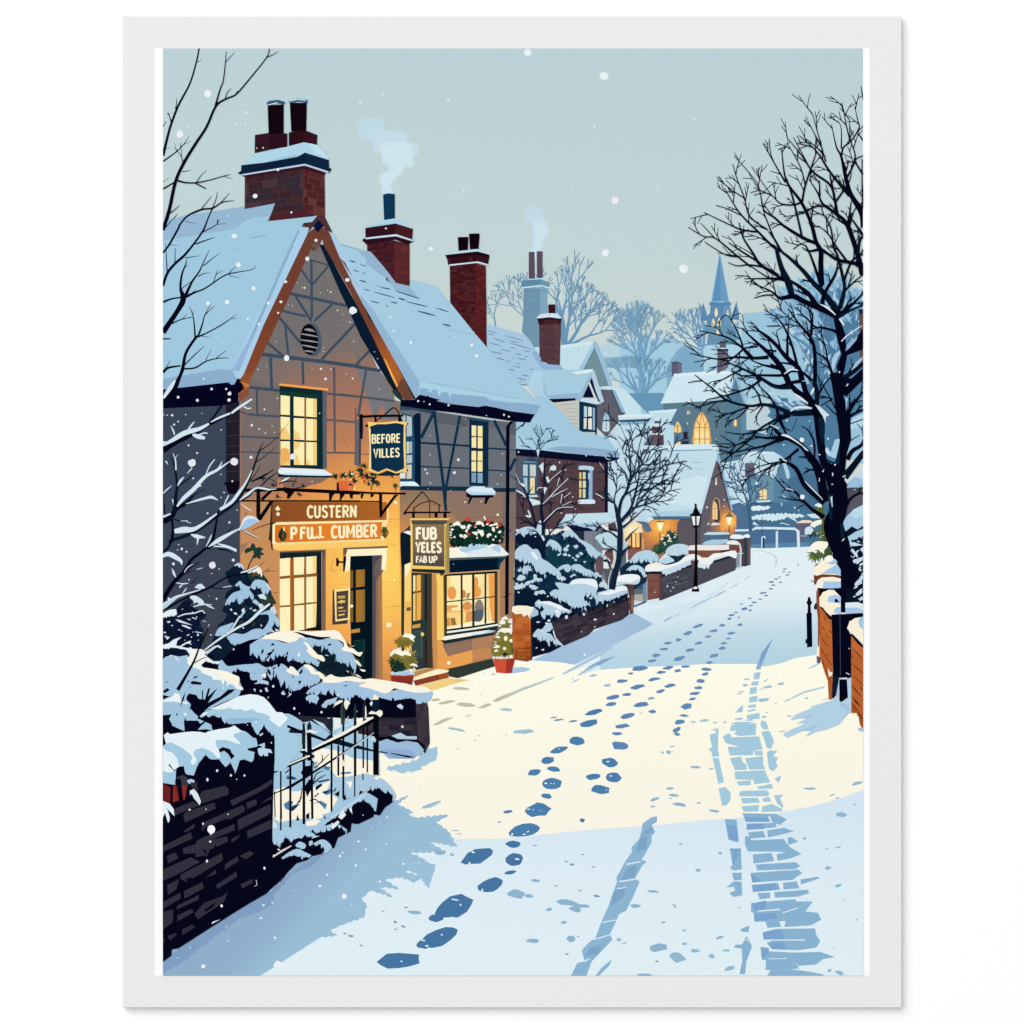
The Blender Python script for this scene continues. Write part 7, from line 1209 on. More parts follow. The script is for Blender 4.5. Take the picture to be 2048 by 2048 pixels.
p('#e5f3f8', 'M 40 990 80 1040 160 1060 220 1130 250 1240 180 1290 130 1210 110 1220 190 1310 120 1320 40 1300'); p('#a5c9df', 'M 40 1300 120 1320 190 1305 215 1260 205 1400 180 1490 130 1500 40 1460')

part('front_wall', 'dark brick wall in deep shade at the lower left corner')
p('#07071a', 'M 30 1450 200 1480 210 1280 250 1240 310 1240 330 1340 440 1360 500 1200 590 1090 650 1150 760 1150 845 1250 905 1200 970 1340 1030 1160 1090 1150 1190 1190 1270 1110 1480 1100 1470 1300 1450 1932 O 1085 300 1090 560 1160 640 1230 700 1150 790 1030 900 840 1010 680 1110 460 1250 180 1430 115 1440 110 1500 30 1560')
p('#3a3a46', 'M 210 1380 300 1350 360 1390 360 1500 280 1500'); p('#2f2d38', 'M 390 1440 480 1440 490 1560 420 1530')
BK = '#33303e'
for q in ('M 510 1620 540 1560 840 1490 890 1530 880 1600 540 1720', 'M 905 1680 1150 1570 1290 1500 1450 1400 1450 1460 1300 1560 1150 1630 940 1750', 'M 1110 1710 1240 1660 1250 1720 1130 1790', 'M 1290 1720 1440 1620 1440 1660', 'M 200 1780 430 1690 520 1740 190 1870', 'M 300 1870 330 1830 680 1710 715 1720 700 1770 320 1932', 'M 720 1900 1060 1740 1095 1760 1090 1820 900 1920', 'M 1100 1920 1430 1730 1430 1830 1200 1932',
          'O 235 150 530 30 540 80 245 215', 'O 410 220 790 50 820 70 815 110 440 260 405 300', 'O 840 30 920 0 940 40 845 85', 'O 750 190 1060 40 1070 130 760 290', 'O 840 300 1070 190 1080 270 850 370', 'O 690 375 780 330 750 370 695 410', 'O 360 390 460 340 720 230 720 290 400 420 350 420', 'O 230 300 340 225 330 270 250 310', 'O 30 440 300 310 315 370 30 500', 'O 220 465 460 390 650 350 660 400 480 480 350 540 350 510 230 520', 'O 65 540 150 505 180 560 80 610',
          'O 30 670 300 550 390 595 200 700 30 780', 'O 340 530 480 470 470 530 350 550', 'O 200 720 600 510 610 580 260 790 200 760', 'O 630 620 750 540 760 590 630 670', 'O 770 540 870 490 910 515 830 570', 'O 70 820 190 760 160 860 80 915', 'O 440 750 540 670 545 710', 'O 540 820 740 690 745 740 560 855', 'O 780 810 900 760 895 800 790 855', 'O 30 985 200 890 200 950 30 1050', 'O 230 880 410 790 425 850 240 950', 'O 165 1020 375 915 375 960 165 1055', 'O 170 1110 310 1050 330 1080 170 1170', 'O 340 1090 430 990 540 950 600 930 655 885 620 980 370 1150 340 1110', 'O 30 1080 130 1055 125 1180 30 1250', 'O 215 1250 310 1200 340 1225 215 1305', 'O 75 1310 155 1280 165 1300 95 1355', 'O 30 1340 55 1350 30 1385'):
    P_ = pts(q); poly(BK if P_[0][1] < 1850 else '#2f2d3d', P_)
leaves([NV], 'O 200 500 600 380 640 640 300 800', 5, 18, 7, 0, 180, 4)
p(NV, 'O 500 470 580 455 590 500 470 540 460 520'); p(NV, 'O 430 1060 540 980 520 1030 440 1080')
p('#d9e6ee', 'M 385 1555 440 1530 490 1590 530 1690 515 1740 440 1650 410 1590 390 1610'); p('#b3cce0', 'M 350 1420 400 1400 450 1420 440 1450 400 1440 390 1470 355 1440')
p('#6e1f1e', 'M 40 1460 130 1505 190 1490 340 1480 340 1600 320 1670 250 1680 130 1720 40 1690'); p('#8a2d24', 'M 170 1500 200 1490 210 1560 240 1670 170 1700'); p('#07071a', 'M 140 1500 175 1500 165 1710 130 1720'); p('#07071a', 'M 215 1400 270 1400 300 1670 250 1690'); p('#8a2f28', 'M 290 1490 350 1490 325 1660 305 1670')
p(WH, 'M 30 1680 130 1720 180 1790 190 1880 110 1800 90 1760 130 1900 120 1932 O 100 190 80 220 50 120 30 170')
t('M'); ell('#e9eef4', '738 1295 14 18 0 915 1355 13 16 0 1090 1357 12 14 0 613 1410 14 22 0 385 1798 12 10 0 595 1790 8 8 0 878 1857 8 8 0 990 1405 7 8 0 1435 935 8 10 0 1128 706 6 6 0')
t('O'); ell('#f4f6fb', '497 282 38 42 0 455 588 10 14 0 487 400 10 10 0 597 1020 12 14 0 1010 657 10 14 0 418 228 9 10 0 288 92 10 8 0'); p('#f4f6fb', 'O 470 300 525 300 495 338'); p('#dfe6ee', 'O 500 1185 520 1170 590 1150 530 1180 505 1195'); s('#c9d2dc', 6, 'O 930 770 940 820 915 830')
# ================================================================ PRINT: right side - misty trees, big tree, walls
part('misty_tree', 'large misty blue leafy tree behind the big black tree')
M1, M2, M3 = '#6f9fc2', '#4f7b9c', '#9cc3dc'
def spray(cols, st, n, L, W, seed, cx, cy, wob=.5):
    for x, y, r in scatter(st, n, seed):
        k = r.uniform(.6, 1.3); leaf(r.choice(cols), x, y, L * k, W * k, math.atan2(y - cy, x - cx) + r.uniform(-wob, wob))
spray(['#93bcd6', '#86b1ce', '#9cc4da'], 'Y 960 440 1060 380 1130 430 1200 290 1320 330 1370 230 1480 290 1490 190 1570 210 1620 300 1720 320 1780 400 1870 440 1870 800 1500 800 1100 700 1000 560', 170, 30, 8, 61, 1660, 700)
jag('#8db7d1', 'Y 1050 470 1140 470 1230 380 1340 400 1400 330 1490 340 1540 290 1620 350 1700 390 1780 460 1860 520 1860 1400 1400 1400 1380 1200 1250 1000 1150 850 1000 700 880 640 1000 600 1080 540', 9, 11, 3, only=range(0, 13))
jag(M2, 'Y 1380 520 1480 400 1620 380 1740 460 1860 560 1860 1932 1240 1932 940 1932 900 1560 1000 1480 1200 1560 1300 1300 1240 1100 1330 900 1420 760', 7, 8, 5)
p(M2, 'Z 600 250 900 60 1200 40 1540 0 1540 640 1320 1330 1240 1240 900 900 870 560 600 400'); p('#476f8e', 'Z 880 880 1280 800 1320 1320 880 1230'); p('#54809f', 'Z 690 540 900 440 1000 520 900 700 800 600')
for k in range(3):
    spray(['#7fadcc', '#6d9cbf', '#8fbbd6', '#a6cde2'], ['Y 1000 430 1240 330 1500 240 1620 320 1400 560 1100 560', 'Y 900 650 1100 560 1400 600 1380 900 1200 900 1000 760', 'Y 1440 300 1700 330 1860 500 1840 760 1560 640 1440 480'][k], 80, 22, 5, 30 + k, 1680, 700)
leaves(['#9cc3dc', '#5f8cae', '#86b2d0'], 'Y 1280 560 1600 560 1840 700 1840 1000 1560 1000 1320 900', 60, 18, 5, 220, 320, 44); leaves([M1, '#8fb9d4', '#b4d2e0'], 'Y 1300 900 1560 1000 1540 1300 1380 1400 1260 1100', 34, 17, 5, 240, 300, 45)
leaves(['#9fc6de', '#b9d6e6'], 'Y 860 1350 1300 1500 1240 1640 900 1560', 26, 18, 5, 190, 240, 46); leaves(['#86b2d0', '#a3c8df'], 'Y 840 880 1200 900 1330 1130 1100 1160 900 1050', 40, 16, 4, 190, 250, 47)
for q in ('1400 930 1420 900 1450 990 1430 1050', '1370 860 1360 910 1380 880', '1420 1180 1460 1170 1440 1240', '1300 1070 1325 1140 1250 1190', '1110 770 1180 840 1120 870'): p('#b7d2de', 'Y ' + q)
l('#5a88aa', 'Y 1900 1300 40 1500 1200 36 1300 980 26 1150 880 14 1060 790 8'); l('#5a88aa', 'Y 1450 1300 30 1400 900 22 1300 700 14 1180 600 6'); l('#5a88aa', 'Y 1560 900 20 1500 600 12 1560 420 8 1600 300 4')
part('brick_chimney', 'sliver of a brown chimney at the right edge behind the tree')
p('#5f4a4c', 'Y 1820 620 1870 610 1870 1200 1830 1200'); p('#2a2838', 'Y 1810 605 1870 600 1870 640 1825 650')
part('snowy_roof', 'pale snowy roofs glimpsed behind the big tree at the right edge')
p('#9cc6dc', 'Z 1650 300 1700 100 1860 20 1860 700 1640 600'); p('#b6d6e6', 'Z 1660 260 1700 110 1860 40 1860 200 1700 250'); p('#a7cde0', 'Z 1340 510 1420 560 1480 380 1540 370 1560 620 1470 620 1400 590'); p('#c6dcec', 'Z 1340 520 1380 475 1430 560 1400 590')
p('#c2dcea', 'Z 1620 960 1700 880 1860 780 1860 1010 1650 1000'); p('#9cc0de', 'Z 1640 940 1740 860 1860 900 1860 990 1650 1000'); p('#4d4c5a', 'Z 1620 1000 1860 995 1860 1230 1700 1300 1600 1420'); p('#5a5864', 'Z 1700 1100 1860 1060 1860 1200 1720 1270 1640 1340')
p('#a9cbe2', 'Z 1580 1440 1640 1360 1720 1280 1860 1210 1860 1600 1620 1640'); p('#bddbea', 'Z 1720 1280 1860 1215 1860 1330 1760 1400 1680 1360')
part('conifer', 'green conifer dusted with snow beside the big tree trunk')
for x, y, R_, a0, a1, c_, sd in ((1280, 1260, 90, 40, 200, '#5b6a3a', 1), (1290, 1420, 90, 20, 200, '#4f6238', 2), (1220, 1560, 110, 20, 220, '#2a4246', 3), (1310, 1560, 110, 20, 200, '#566a36', 4), (1290, 1680, 110, 0, 200, '#5c6d38', 5), (1240, 1850, 140, 20, 220, '#51602f', 6), (1340, 1820, 150, 0, 200, '#3e5236', 7), (1180, 1600, 70, 100, 220, '#14203a', 8), (1200, 1880, 90, 60, 220, '#6a753c', 9), (1330, 1350, 80, 40, 180, '#55663a', 10)):
    tuft(c_, 1440 + x * S3, 820 + y * S3, R_ * S3, 9, a0, a1, sd, .5)
p('#54643a', 'Z 1270 1250 1330 1220 1400 1700 1380 1900 1240 1880 1300 1600'); p('#3e5236', 'Z 1330 1600 1440 1800 1460 1932 1340 1900')
fringe('#e6eff0', 'Z 1220 1220 1270 1200 1310 1220', 'Z 1220 1230 1310 1250', 2, 4, 4); fringe('#f2f2ea', 'Z 1160 1480 1220 1430 1310 1410', 'Z 1160 1490 1240 1490 1310 1460', 3, 5, 5); fringe('#cfe2ec', 'Z 1090 1590 1100 1520 1160 1500 1200 1540', 'Z 1090 1600 1150 1600 1200 1560', 3, 5, 6)
fringe('#fbf7e6', 'Z 1135 1810 1180 1730 1260 1690 1390 1700', 'Z 1135 1815 1180 1820 1260 1790 1310 1830 1390 1740', 4, 5, 7); p('#fdf8e8', 'Z 1350 1900 1400 1870 1470 1880 1490 1932 1350 1932'); flecks('#e8efee', 'Z 1240 1560 1380 1580 1380 1680 1260 1640', 7, 1, 2.5, 8)

part('garden_shrub', 'dark shrub under snow at the right edge behind the brick wall')
p('#0a1428', 'Z 1560 1700 1620 1560 1700 1500 1770 1540 1860 1480 1860 1932 a 1120 1080 1120 620 900 620 860 300 960 100'); p('#abcde2', 'Z 1620 1650 1740 1570 1860 1520 1860 1720 1760 1700 1690 1760 1660 1800 1700 1850 1640 1780'); p('#0a1428', 'Z 1600 1600 1690 1500 1710 1530 1770 1545 1740 1570 1640 1610'); leaves(['#0a1428', '#14263e'], 'Z 1680 1660 1850 1640 1850 1900 1720 1850', 22, 12, 6, -40, 40, 5)
for q in ('970 100 990 80 1030 130 1045 160 1030 170', '965 215 1000 190 1060 170 1095 160 1095 180 1050 205 1000 230', '1000 420 1050 380 1075 330 1090 350 1080 400 1060 430 1020 450', '1020 520 1060 480 1090 500 1060 530 1030 540', '1040 570 1090 545 1090 580', '940 30 1000 20 1090 50 1000 60', '1060 90 1095 60 1095 130'): p('#c3d9ea', 'a ' + q)
leaves(['#bcd4e6', '#d3e3ee'], 'a 960 60 1095 80 1095 580 1010 560', 26, 9, 3.5, 110, 160, 6)

part('big_tree', 'big black bare tree with snow in its forks, at the right edge of the road')
BT = '#05071a'; BT2 = '#0b2236'
br(BT, 'Z 1500 1400 150 1440 1000 100 1330 640 95 1290 350 110 1270 0 150 Y 1400 1660 120 1340 1560 90 1200 1450 60 1120 1370 50', 0)
l(BT, 'a 905 700 54 900 480 62 890 300 96 850 150 110 Z 1560 1800 250 1460 1500 260 1510 1300 200 1540 1000 160')
p(BT, 'Z 1330 1180 1420 1420 1340 1520 1480 1932 a 880 280 880 700 920 700 925 460 1000 480 1010 420 1080 330 1000 220 940 80 Z 1720 1932 1600 1640 1560 1440 1600 1420 1650 1200 1630 1000 1640 960 1560 850 1440 900 1440 1300 1430 1420 1330 1190')
p(BT, 'Z 1250 560 1320 610 1440 700 1500 640 1540 400 1520 200 Y 1580 1620 1540 1350 1515 1270 1660 1270 1650 1450 1730 1700 1740 1932 Z 1630 570 1600 900 1440 900 1300 720')
p(BT, 'Y 1520 1265 1600 1240 1590 1180 1640 1060 1600 920 1560 700 1620 690 1680 860 1690 1020 1860 800 1860 1010 1700 1070 1660 1280 1740 1310 1860 1200 1860 1320 1700 1480 1600 1480')
p('#a9c8dc', 'Y 1540 1200 1540 1120 1570 1060 1620 1020 1630 1050 1590 1130 1560 1240 1545 1245'); p('#8fb4cf', 'Y 1680 1030 1700 960 1740 920 1806 875 1790 920 1720 1000'); p('#a3c3d8', 'Y 1720 1230 1740 1180 1800 1130 1860 1080 1850 1120 1800 1180 1750 1220'); p('#9fc0d6', 'Y 1680 1500 1720 1490 1700 1540 1690 1640')
p(BT2, 'Z 1400 1180 1440 1300 1450 1400 1420 1420 1400 1340'); p(BT2, 'Z 1320 600 1480 680 1540 420 1540 700 1480 700 1420 680'); p(BT2, 'Z 1260 100 1350 80 1350 300 1310 450 1280 300'); p(BT2, 'Z 1540 1460 1580 1460 1600 1640 1560 1640'); p(BT2, 'Z 1240 760 1300 860 1400 1050 1400 1140 1330 1000')
for q in ('Y 1430 1640 1480 1700 1520 1680 1480 1700 1475 1760 1460 1680 1375 1580 1410 1585',): p('#dbe8ef', q)
for i_, (q, n_, L_) in enumerate((
    # upper right crown
    ('Y 1620 690 84 1580 600 64 1460 440 50 1350 330 42 1240 200 34 1100 70 24 X 1030 1740 20 960 1620 16 900 1540 10', 3, 26),
    ('Y 1610 680 70 1500 620 62 1390 570 54 1300 440 36 1130 320 24 1000 270 20 X 810 1870 26 740 1760 18 640 1600 12 600 1450 6', 4, 28),
    ('X 1000 1985 20 870 1910 16 700 1880 10 580 1890 7 490 1855 4', 0, 20), ('X 780 1840 16 620 1740 12 490 1650 5', 2, 22), ('X 720 1900 14 580 1790 14 360 1610 9 240 1590 7 80 1495 4', 4, 26), ('X 600 1800 10 470 1780 8 330 1700 6 250 1645 5', 0, 18), ('X 360 1615 7 210 1455 3', 0, 10),
    ('X 1030 1740 26 950 1700 20 790 1540 16 620 1370 11 520 1220 7 450 1100 4', 5, 28), ('X 780 1545 14 620 1520 12 480 1460 8 240 1345 4', 3, 22), ('X 700 1400 0 900 1530 12 710 1390 10 650 1190 8 580 1010 6 535 855 4', 4, 26), ('X 650 1200 8 530 1120 6 385 1010 4', 2, 20), ('X 950 1600 12 890 1450 9 850 1340 7 825 1200 5', 2, 22), ('X 630 1380 8 480 1310 5 365 1275 4', 0, 12),
    ('Y 1440 360 48 1430 150 44 X 1430 1740 40 1380 1640 34 1330 1450 30 1230 1240 24 1110 1080 18 1060 950 12 1030 690 5', 4, 30), ('X 1380 1660 26 1240 1600 28 1050 1480 20 960 1400 16 850 1320 10 820 1180 7 770 1030 5 550 770 4', 4, 30), ('X 1240 1600 18 1190 1380 16 1140 1180 14 1080 1000 12', 1, 24), ('X 1070 1040 14 960 850 8 840 640 4', 2, 24), ('X 970 870 6 920 750 5 905 590 3', 0, 10), ('X 1230 1245 16 1150 1270 12 1030 1260 10 960 1200 7 890 1120 5 725 880 3', 4, 24),
    ('X 1240 1240 18 1270 1080 14 1330 900 12 1390 720 5', 3, 24), ('X 1270 1060 10 1220 880 7 1100 660 4', 3, 24), ('X 1320 900 12 1230 760 8 1090 590 4', 2, 22), ('X 1310 880 8 1150 580 3', 0, 10), ('X 1330 910 14 1380 960 16 1540 1090 18 1590 1340 16', 1, 20),
    ('Y 1850 250 44 X 1800 1760 44 1700 1480 36 1600 1370 28 1450 1260 18 1400 1150 12 1310 1010 4', 4, 28), ('X 1440 1270 12 1320 1310 9 1190 1370 7 1050 1390 4', 4, 20), ('X 1600 1370 24 1550 1100 18 1520 960 8', 2, 22), ('X 1420 1180 14 1415 1020 7', 1, 16),
    ('X 1860 1500 40 1850 1350 56 1740 1170 40 1690 1010 36 1640 780 20 1590 680 12 1540 450 4', 3, 28), ('X 1720 1180 24 1520 930 18 1390 730 10 1210 565 4', 4, 26), ('X 1480 830 12 1440 690 8 1345 345 3', 3, 28), ('X 1440 690 8 1300 420 3', 1, 20), ('X 1640 800 16 1660 690 14 1740 620 12 1820 490 10 1810 420 8 1775 270 3', 4, 24), ('X 1730 620 12 1690 460 9 1670 340 7 1645 225 3', 3, 24), ('X 1640 700 12 1640 500 6 1610 420 3', 1, 16),
    ('X 1580 1240 16 1670 1110 12 1730 1000 6 1740 860 4', 2, 20), ('X 1680 1020 16 1780 800 10 1730 600 6 1720 400 3', 3, 24), ('X 1700 1490 30 1720 1380 16 1740 1230 6', 1, 20), ('X 1720 1480 20 1760 1350 8 1800 1270 4', 2, 20), ('X 1860 1580 24 1750 1420 12', 1, 20), ('X 1800 1900 30 1820 1650 24 1860 1590 20', 1, 20), ('X 1860 960 18 1780 820 8 1860 770 6', 2, 20), ('X 1860 1300 20 1850 1050 10 1850 800 6', 2, 24), ('X 1865 620 14 1810 540 8', 0, 10), ('X 1840 60 4 1855 150 10 1862 200 12', 0, 10),
    ('Y 1620 600 40 1670 400 30 1650 260 26 1600 60 20 X 1560 1700 16 1530 1500 12 1450 1350 8 1440 1290 6', 3, 26), ('Y 1660 330 18 1740 120 16 X 1830 1780 14 1860 1720 10', 2, 22), ('Y 1670 420 16 1760 330 10 1860 250 6', 3, 22), ('Y 1440 560 40 1470 440 30 1580 240 18 1600 120 8', 2, 22), ('Y 1610 660 36 1720 580 24 1860 440 10', 3, 24), ('Y 1620 670 30 1740 610 18 1860 560 10', 1, 22), ('Y 1440 380 30 1280 -40 12 1150 -10 6', 2, 22), ('X 1420 1720 26 1310 1740 14 1240 1700 6', 0, 20), ('X 1860 1880 30 1700 1850 30 1580 1820 24 1440 1720 20', 0, 22), ('X 1700 1850 20 1590 1700 14 1500 1560 9 1400 1480 4', 3, 24),
    # upper middle
    ('Y 1140 480 50 1100 330 60 1030 180 44 980 0 30', 1, 18), ('Y 1390 580 50 1250 520 44 1150 470 46 1020 490 26 940 430 14 840 380 10 720 335 4', 4, 26), ('Y 950 460 12 860 460 9 750 488 5', 0, 18), ('Y 1060 290 20 900 290 12 650 292 4', 1, 18), ('Y 1060 300 20 900 280 10 700 150 6', 1, 18), ('Y 830 390 10 690 270 4', 1, 16),
    ('Y 1640 860 30 1560 820 22 1450 790 18 1370 780 14 1270 680 10 1190 655 5', 2, 22), ('Y 1370 1350 36 1370 1060 30 1330 900 26 1200 740 16 1100 600 6', 4, 28), ('Y 1330 900 18 1330 700 12 1290 540 7', 1, 20), ('Y 1340 860 14 1350 640 8', 1, 16), ('Y 1230 770 10 1100 680 6 980 570 4', 2, 20),
    # middle left limbs
    ('Y 1120 1390 50 1060 1250 54 980 1130 46 860 1010 32 780 940 22 620 790 6', 4, 28), ('Y 1240 1330 50 1200 1200 44 1080 1090 38 970 960 28 860 870 18 770 800 5', 3, 26), ('Y 1230 1330 20 1180 1130 22 1130 950 18 1060 790 14 970 660 5', 3, 26), ('Y 1090 1090 24 1090 870 12', 0, 16), ('Y 900 1090 34 750 1100 24 560 1090 18 400 1110 12 250 1085 8 100 1048 4', 4, 28), ('Y 750 1110 26 640 1000 20 500 900 14 380 860 9 200 820 4', 3, 26), ('Y 640 1000 16 600 870 11 500 680 6 440 670 4', 3, 22), ('Y 640 1010 16 560 1080 12 450 1160 6', 2, 20), ('Y 980 1030 16 870 1015 12', 0, 10), ('Y 790 980 16 640 1000 10', 0, 10), ('Y 1010 1210 20 850 1170 14 720 1120 5', 2, 20), ('Y 1020 1000 14 900 880 10 720 770 4', 2, 20), ('Y 1020 770 10 880 775 6', 0, 10),
    ('Y 1340 1330 26 1250 1250 22 1150 1220 26 1050 1270 22 900 1275 18 780 1270 14', 1, 22), ('Y 1120 1390 44 960 1385 34 800 1290 24 640 1210 16 480 1140 7', 3, 28), ('Y 640 1205 14 520 1270 10 340 1365 4', 3, 22), ('Y 820 1320 20 700 1400 14 500 1470 11 280 1520 6', 3, 24), ('Y 790 1280 14 610 1275 5', 2, 20), ('Y 1240 1330 34 1130 1350 24 1000 1390 18', 0, 22),
    ('Y 1340 1650 56 1140 1660 44 980 1600 30 840 1570 24 700 1585 18 480 1530 18 330 1410 11 150 1270 5', 3, 26), ('Y 480 1530 14 340 1545 10 150 1608 4', 2, 22), ('Y 700 1590 12 540 1650 8 390 1690 4', 3, 20), ('Y 700 1590 10 590 1700 6 480 1740 4', 1, 16), ('Y 850 1570 12 760 1710 4', 1, 16), ('Y 820 1560 16 780 1440 10 660 1350 4', 2, 20), ('Y 980 1600 18 900 1480 14 790 1370 5', 2, 24), ('Y 980 1600 14 1000 1720 12 1080 1870 12', 1, 18), ('Y 220 1330 9 150 1335 6 80 1350 4', 0, 12),
    ('Y 1360 1570 50 1280 1450 44 1250 1340 48', 0, 16), ('Y 1390 1570 36 1390 1440 40 1360 1340 40', 0, 16), ('Y 1400 1480 20 1470 1360 10 1560 1260 6', 2, 18), ('Y 1560 1300 26 1490 1120 18 1380 1040 8', 1, 20), ('Y 1500 1130 16 1470 960 10 1415 830 4', 2, 22), ('Y 1160 860 0 1600 1650 10 1480 1570 5', 0, 12), ('Y 1550 1515 10 1430 1480 5', 1, 14), ('Y 1550 1515 9 1430 1580 4', 0, 12),
    # right edge
    ('Y 1680 1720 50 1740 1600 30 1860 1440 12', 3, 24), ('Y 1700 1700 26 1800 1650 16 1870 1620 10', 1, 18), ('Y 1860 1720 6 1670 1790 6', 0, 10), ('Y 1660 1300 40 1760 1240 36 1860 1150 30', 1, 20),
    # lower limbs
    ('Z 1180 640 90 1060 470 60 900 370 60 790 330 50 690 240 24', 1, 24), ('Z 1340 1180 110 1300 900 100 1230 700 90 1160 620 80', 1, 20), ('Z 800 360 40 600 450 24 400 500 16 80 560 8', 4, 26), ('Z 790 350 36 600 360 24 450 340 14', 1, 20), ('Z 880 40 44 700 130 24 500 250 20 380 380 18 200 530 14 0 680 8', 3, 26), ('Z 900 70 30 760 130 20 640 220 16 520 265 14 380 265 8', 1, 20), ('Z 480 280 14 270 310 10 60 280 4', 1, 16), ('Z 360 400 14 200 450 10 80 490 5', 2, 20), ('Z 190 440 10 0 430 4', 0, 10), ('Z 190 440 10 0 320 4', 0, 10), ('Z 840 290 20 790 150 18 740 0 14', 1, 18),
    ('Z 1340 1200 60 1200 1080 50 1080 960 48 980 760 44 850 670 30 760 630 20', 1, 22), ('Z 1010 500 30 900 590 22 800 660 18', 1, 20), ('Z 820 660 18 640 690 12 480 730 5', 3, 20), ('Z 720 690 14 560 800 10 490 910 4', 1, 18), ('Z 740 680 12 440 830 8 270 855 4', 1, 18), ('Z 1340 1380 54 1200 1290 38 1080 1180 30 960 1050 22 840 1020 16 670 825 4', 2, 22), ('Z 1040 1165 18 900 1150 12 750 1118 5', 0, 14), ('Z 840 1020 12 780 1070 4', 0, 8), ('Z 1080 1220 12 980 1265 4', 0, 8), ('Z 1230 780 20 1150 770 14 1060 830 5', 1, 10), ('Z 1150 770 12 1090 740 5', 0, 8), ('Z 1215 640 16 1210 420 20 1140 270 12 1050 210 5', 1, 18), ('Z 930 260 6 990 110 5', 0, 6),
    ('Z 1600 860 90 1700 740 70 1840 560 60 1870 540 50', 0, 16), ('Z 1640 640 50 1700 530 46 1820 450 36 1870 330 26', 1, 18), ('Z 1600 1260 50 1680 1140 26 1800 1070 20 1870 1090 14', 1, 18), ('Z 1640 420 12 1800 320 4', 0, 8), ('Z 1640 100 40 1740 40 24 1860 -10 14', 1, 16))):
    q = [k for k in q.split()]; j_ = 0
    for n2_, k in enumerate(q):
        if not k.isalpha():
            j_ += 1
            if j_ % 3 == 0: q[n2_] = str(float(k) * 1.12 + 3)
    br(BT if i_ % 5 else '#071524', ' '.join(q), n_, L_ * 1.45, 300 + i_, 1, a=(.35, .7))
t('Z')
for q in ('790 318 10 860 330 22 960 390 20 1060 460 10', '1050 450 6 1100 500 20 1135 530 6', '1090 915 6 1180 1010 14 1300 1130 10 1320 1160 4', '840 1015 4 900 1020 12 950 1045 4', '1570 1690 8 1600 1655 16', '1260 570 8 1290 580 14', '1450 810 16 1450 850 12', '1575 865 8 1615 845 16', '1280 870 6 1275 920 12', '650 190 8 740 230 16 760 240 6', '800 640 8 840 650 16 860 670 6'): l('#dbe8ef', 'Z ' + q)
for q in ('1120 1640 10 1180 1605 22 1260 1600 26 1340 1610 14', '1060 1260 8 1130 1215 20 1200 1225 8', '1160 1460 10 1230 1510 24 1300 1560 10', '1420 550 6 1500 590 20 1580 660 10', '1330 1470 14 1350 1430 24 1360 1400 8', '1620 700 14 1650 740 20 1670 770 6', '1640 930 10 1700 870 12 1800 800 10 1850 770 6', '1030 1880 14 1080 1890 20 1160 1930 10', '1690 1385 8 1710 1360 12'): l('#dbe8ef', 'Y ' + q)
p('#cfdfe9', 'Y 1370 1570 1420 1590 1520 1680 1480 1700 1480 1760 1450 1690'); p('#bcd6e6', 'Z 1420 1130 1445 1100 1450 1250 1440 1250'); p('#d6e6ee', 'Z 1340 760 1330 800 1310 795')
t('Z'); ell('#e6eef4', '1480 705 10 12 40 1445 957 12 6 0')
t('Y'); ell('#f0e6ea', '1620 1242 7 10 0')

part('lit_wall', 'orange brick garden wall under thick snow on the right of the road, in the lamp light')
OR = '#b5622f'; OD = '#2c1410'
p('#8a4a2c', 'a 620 350 640 340 640 430 620 430'); p('#6e3a26', 'a 615 340 700 330 860 330 870 370 700 370 650 390 635 430 620 425'); s('#9c5a34', 10, 'a 590 390 625 410')
p('#fdf3dc', 'a 610 330 620 240 700 200 800 190 870 280 870 340 700 330 640 345'); p('#a9c8e6', 'a 690 325 760 280 840 230 875 290 875 350 830 330'); p('#a9c8e6', 'a 735 225 790 200 820 180 845 215 800 240'); p('#fdf6e4', 'a 720 180 745 150 790 155 810 190 760 220'); p('#3e4f58', 'a 615 260 640 230 670 220 640 250')
p(BT, 'a 650 470 680 440 880 450 880 560 700 520 660 560 640 520'); p('#fbf2da', 'a 640 460 650 390 690 362 800 355 876 372 876 450 720 468'); p('#a9c9e8', 'a 700 465 712 400 876 400 876 462 780 468')
p('#8a4a30', 'a 640 500 665 470 675 800 665 1030 655 1020 655 760 640 640'); p('#fdf3dc', 'a 645 1040 670 1030 668 1120 645 1120'); p('#6d4a48', 'a 645 1120 680 1130 680 1190 650 1190')
p(OR, 'a 672 640 700 650 760 760 795 770 798 1260 790 1540 760 1540 752 1360 720 1280 690 1180 670 1110'); p('#a85628', 'a 690 1180 750 1360 760 1540 790 1540 796 1300 760 1250'); p('#c06a34', 'a 680 700 760 780 790 1000 700 900')
for q in ('710 730 740 790', '680 820 730 880', '725 890 770 955', '690 945 760 1035', '680 1040 730 1130', '740 1090 760 1125', '690 1150 720 1215', '720 1110 795 1210', '760 870 792 900', '675 880 690 900'): a_ = [float(k) for k in q.split()]; l(OD, 'a %f %f 3 %f %f 7 %f %f 3' % (a_[0], a_[1], (a_[0] + a_[2]) / 2 - 2, (a_[1] + a_[3]) / 2 + 2, a_[2], a_[3]), sm=False)
p(OD, 'a 670 640 700 645 740 700 790 740 795 770 760 765 720 700')
p('#fbf2da', 'a 672 560 700 505 760 480 810 482 876 550 876 700 780 735 740 700 700 650 672 640'); p('#a9c9e8', 'a 745 600 760 545 830 525 876 550 876 620 850 610 850 580 820 570 820 605'); p('#a9c9e8', 'a 806 705 820 660 876 640 876 712'); p(BT, 'a 815 575 835 565 862 600 820 605')
p('#f5ede0', 'a 750 1230 770 1270 796 1280 790 1310 760 1320')
part('gate_post', 'tall black gate post between the two orange walls')
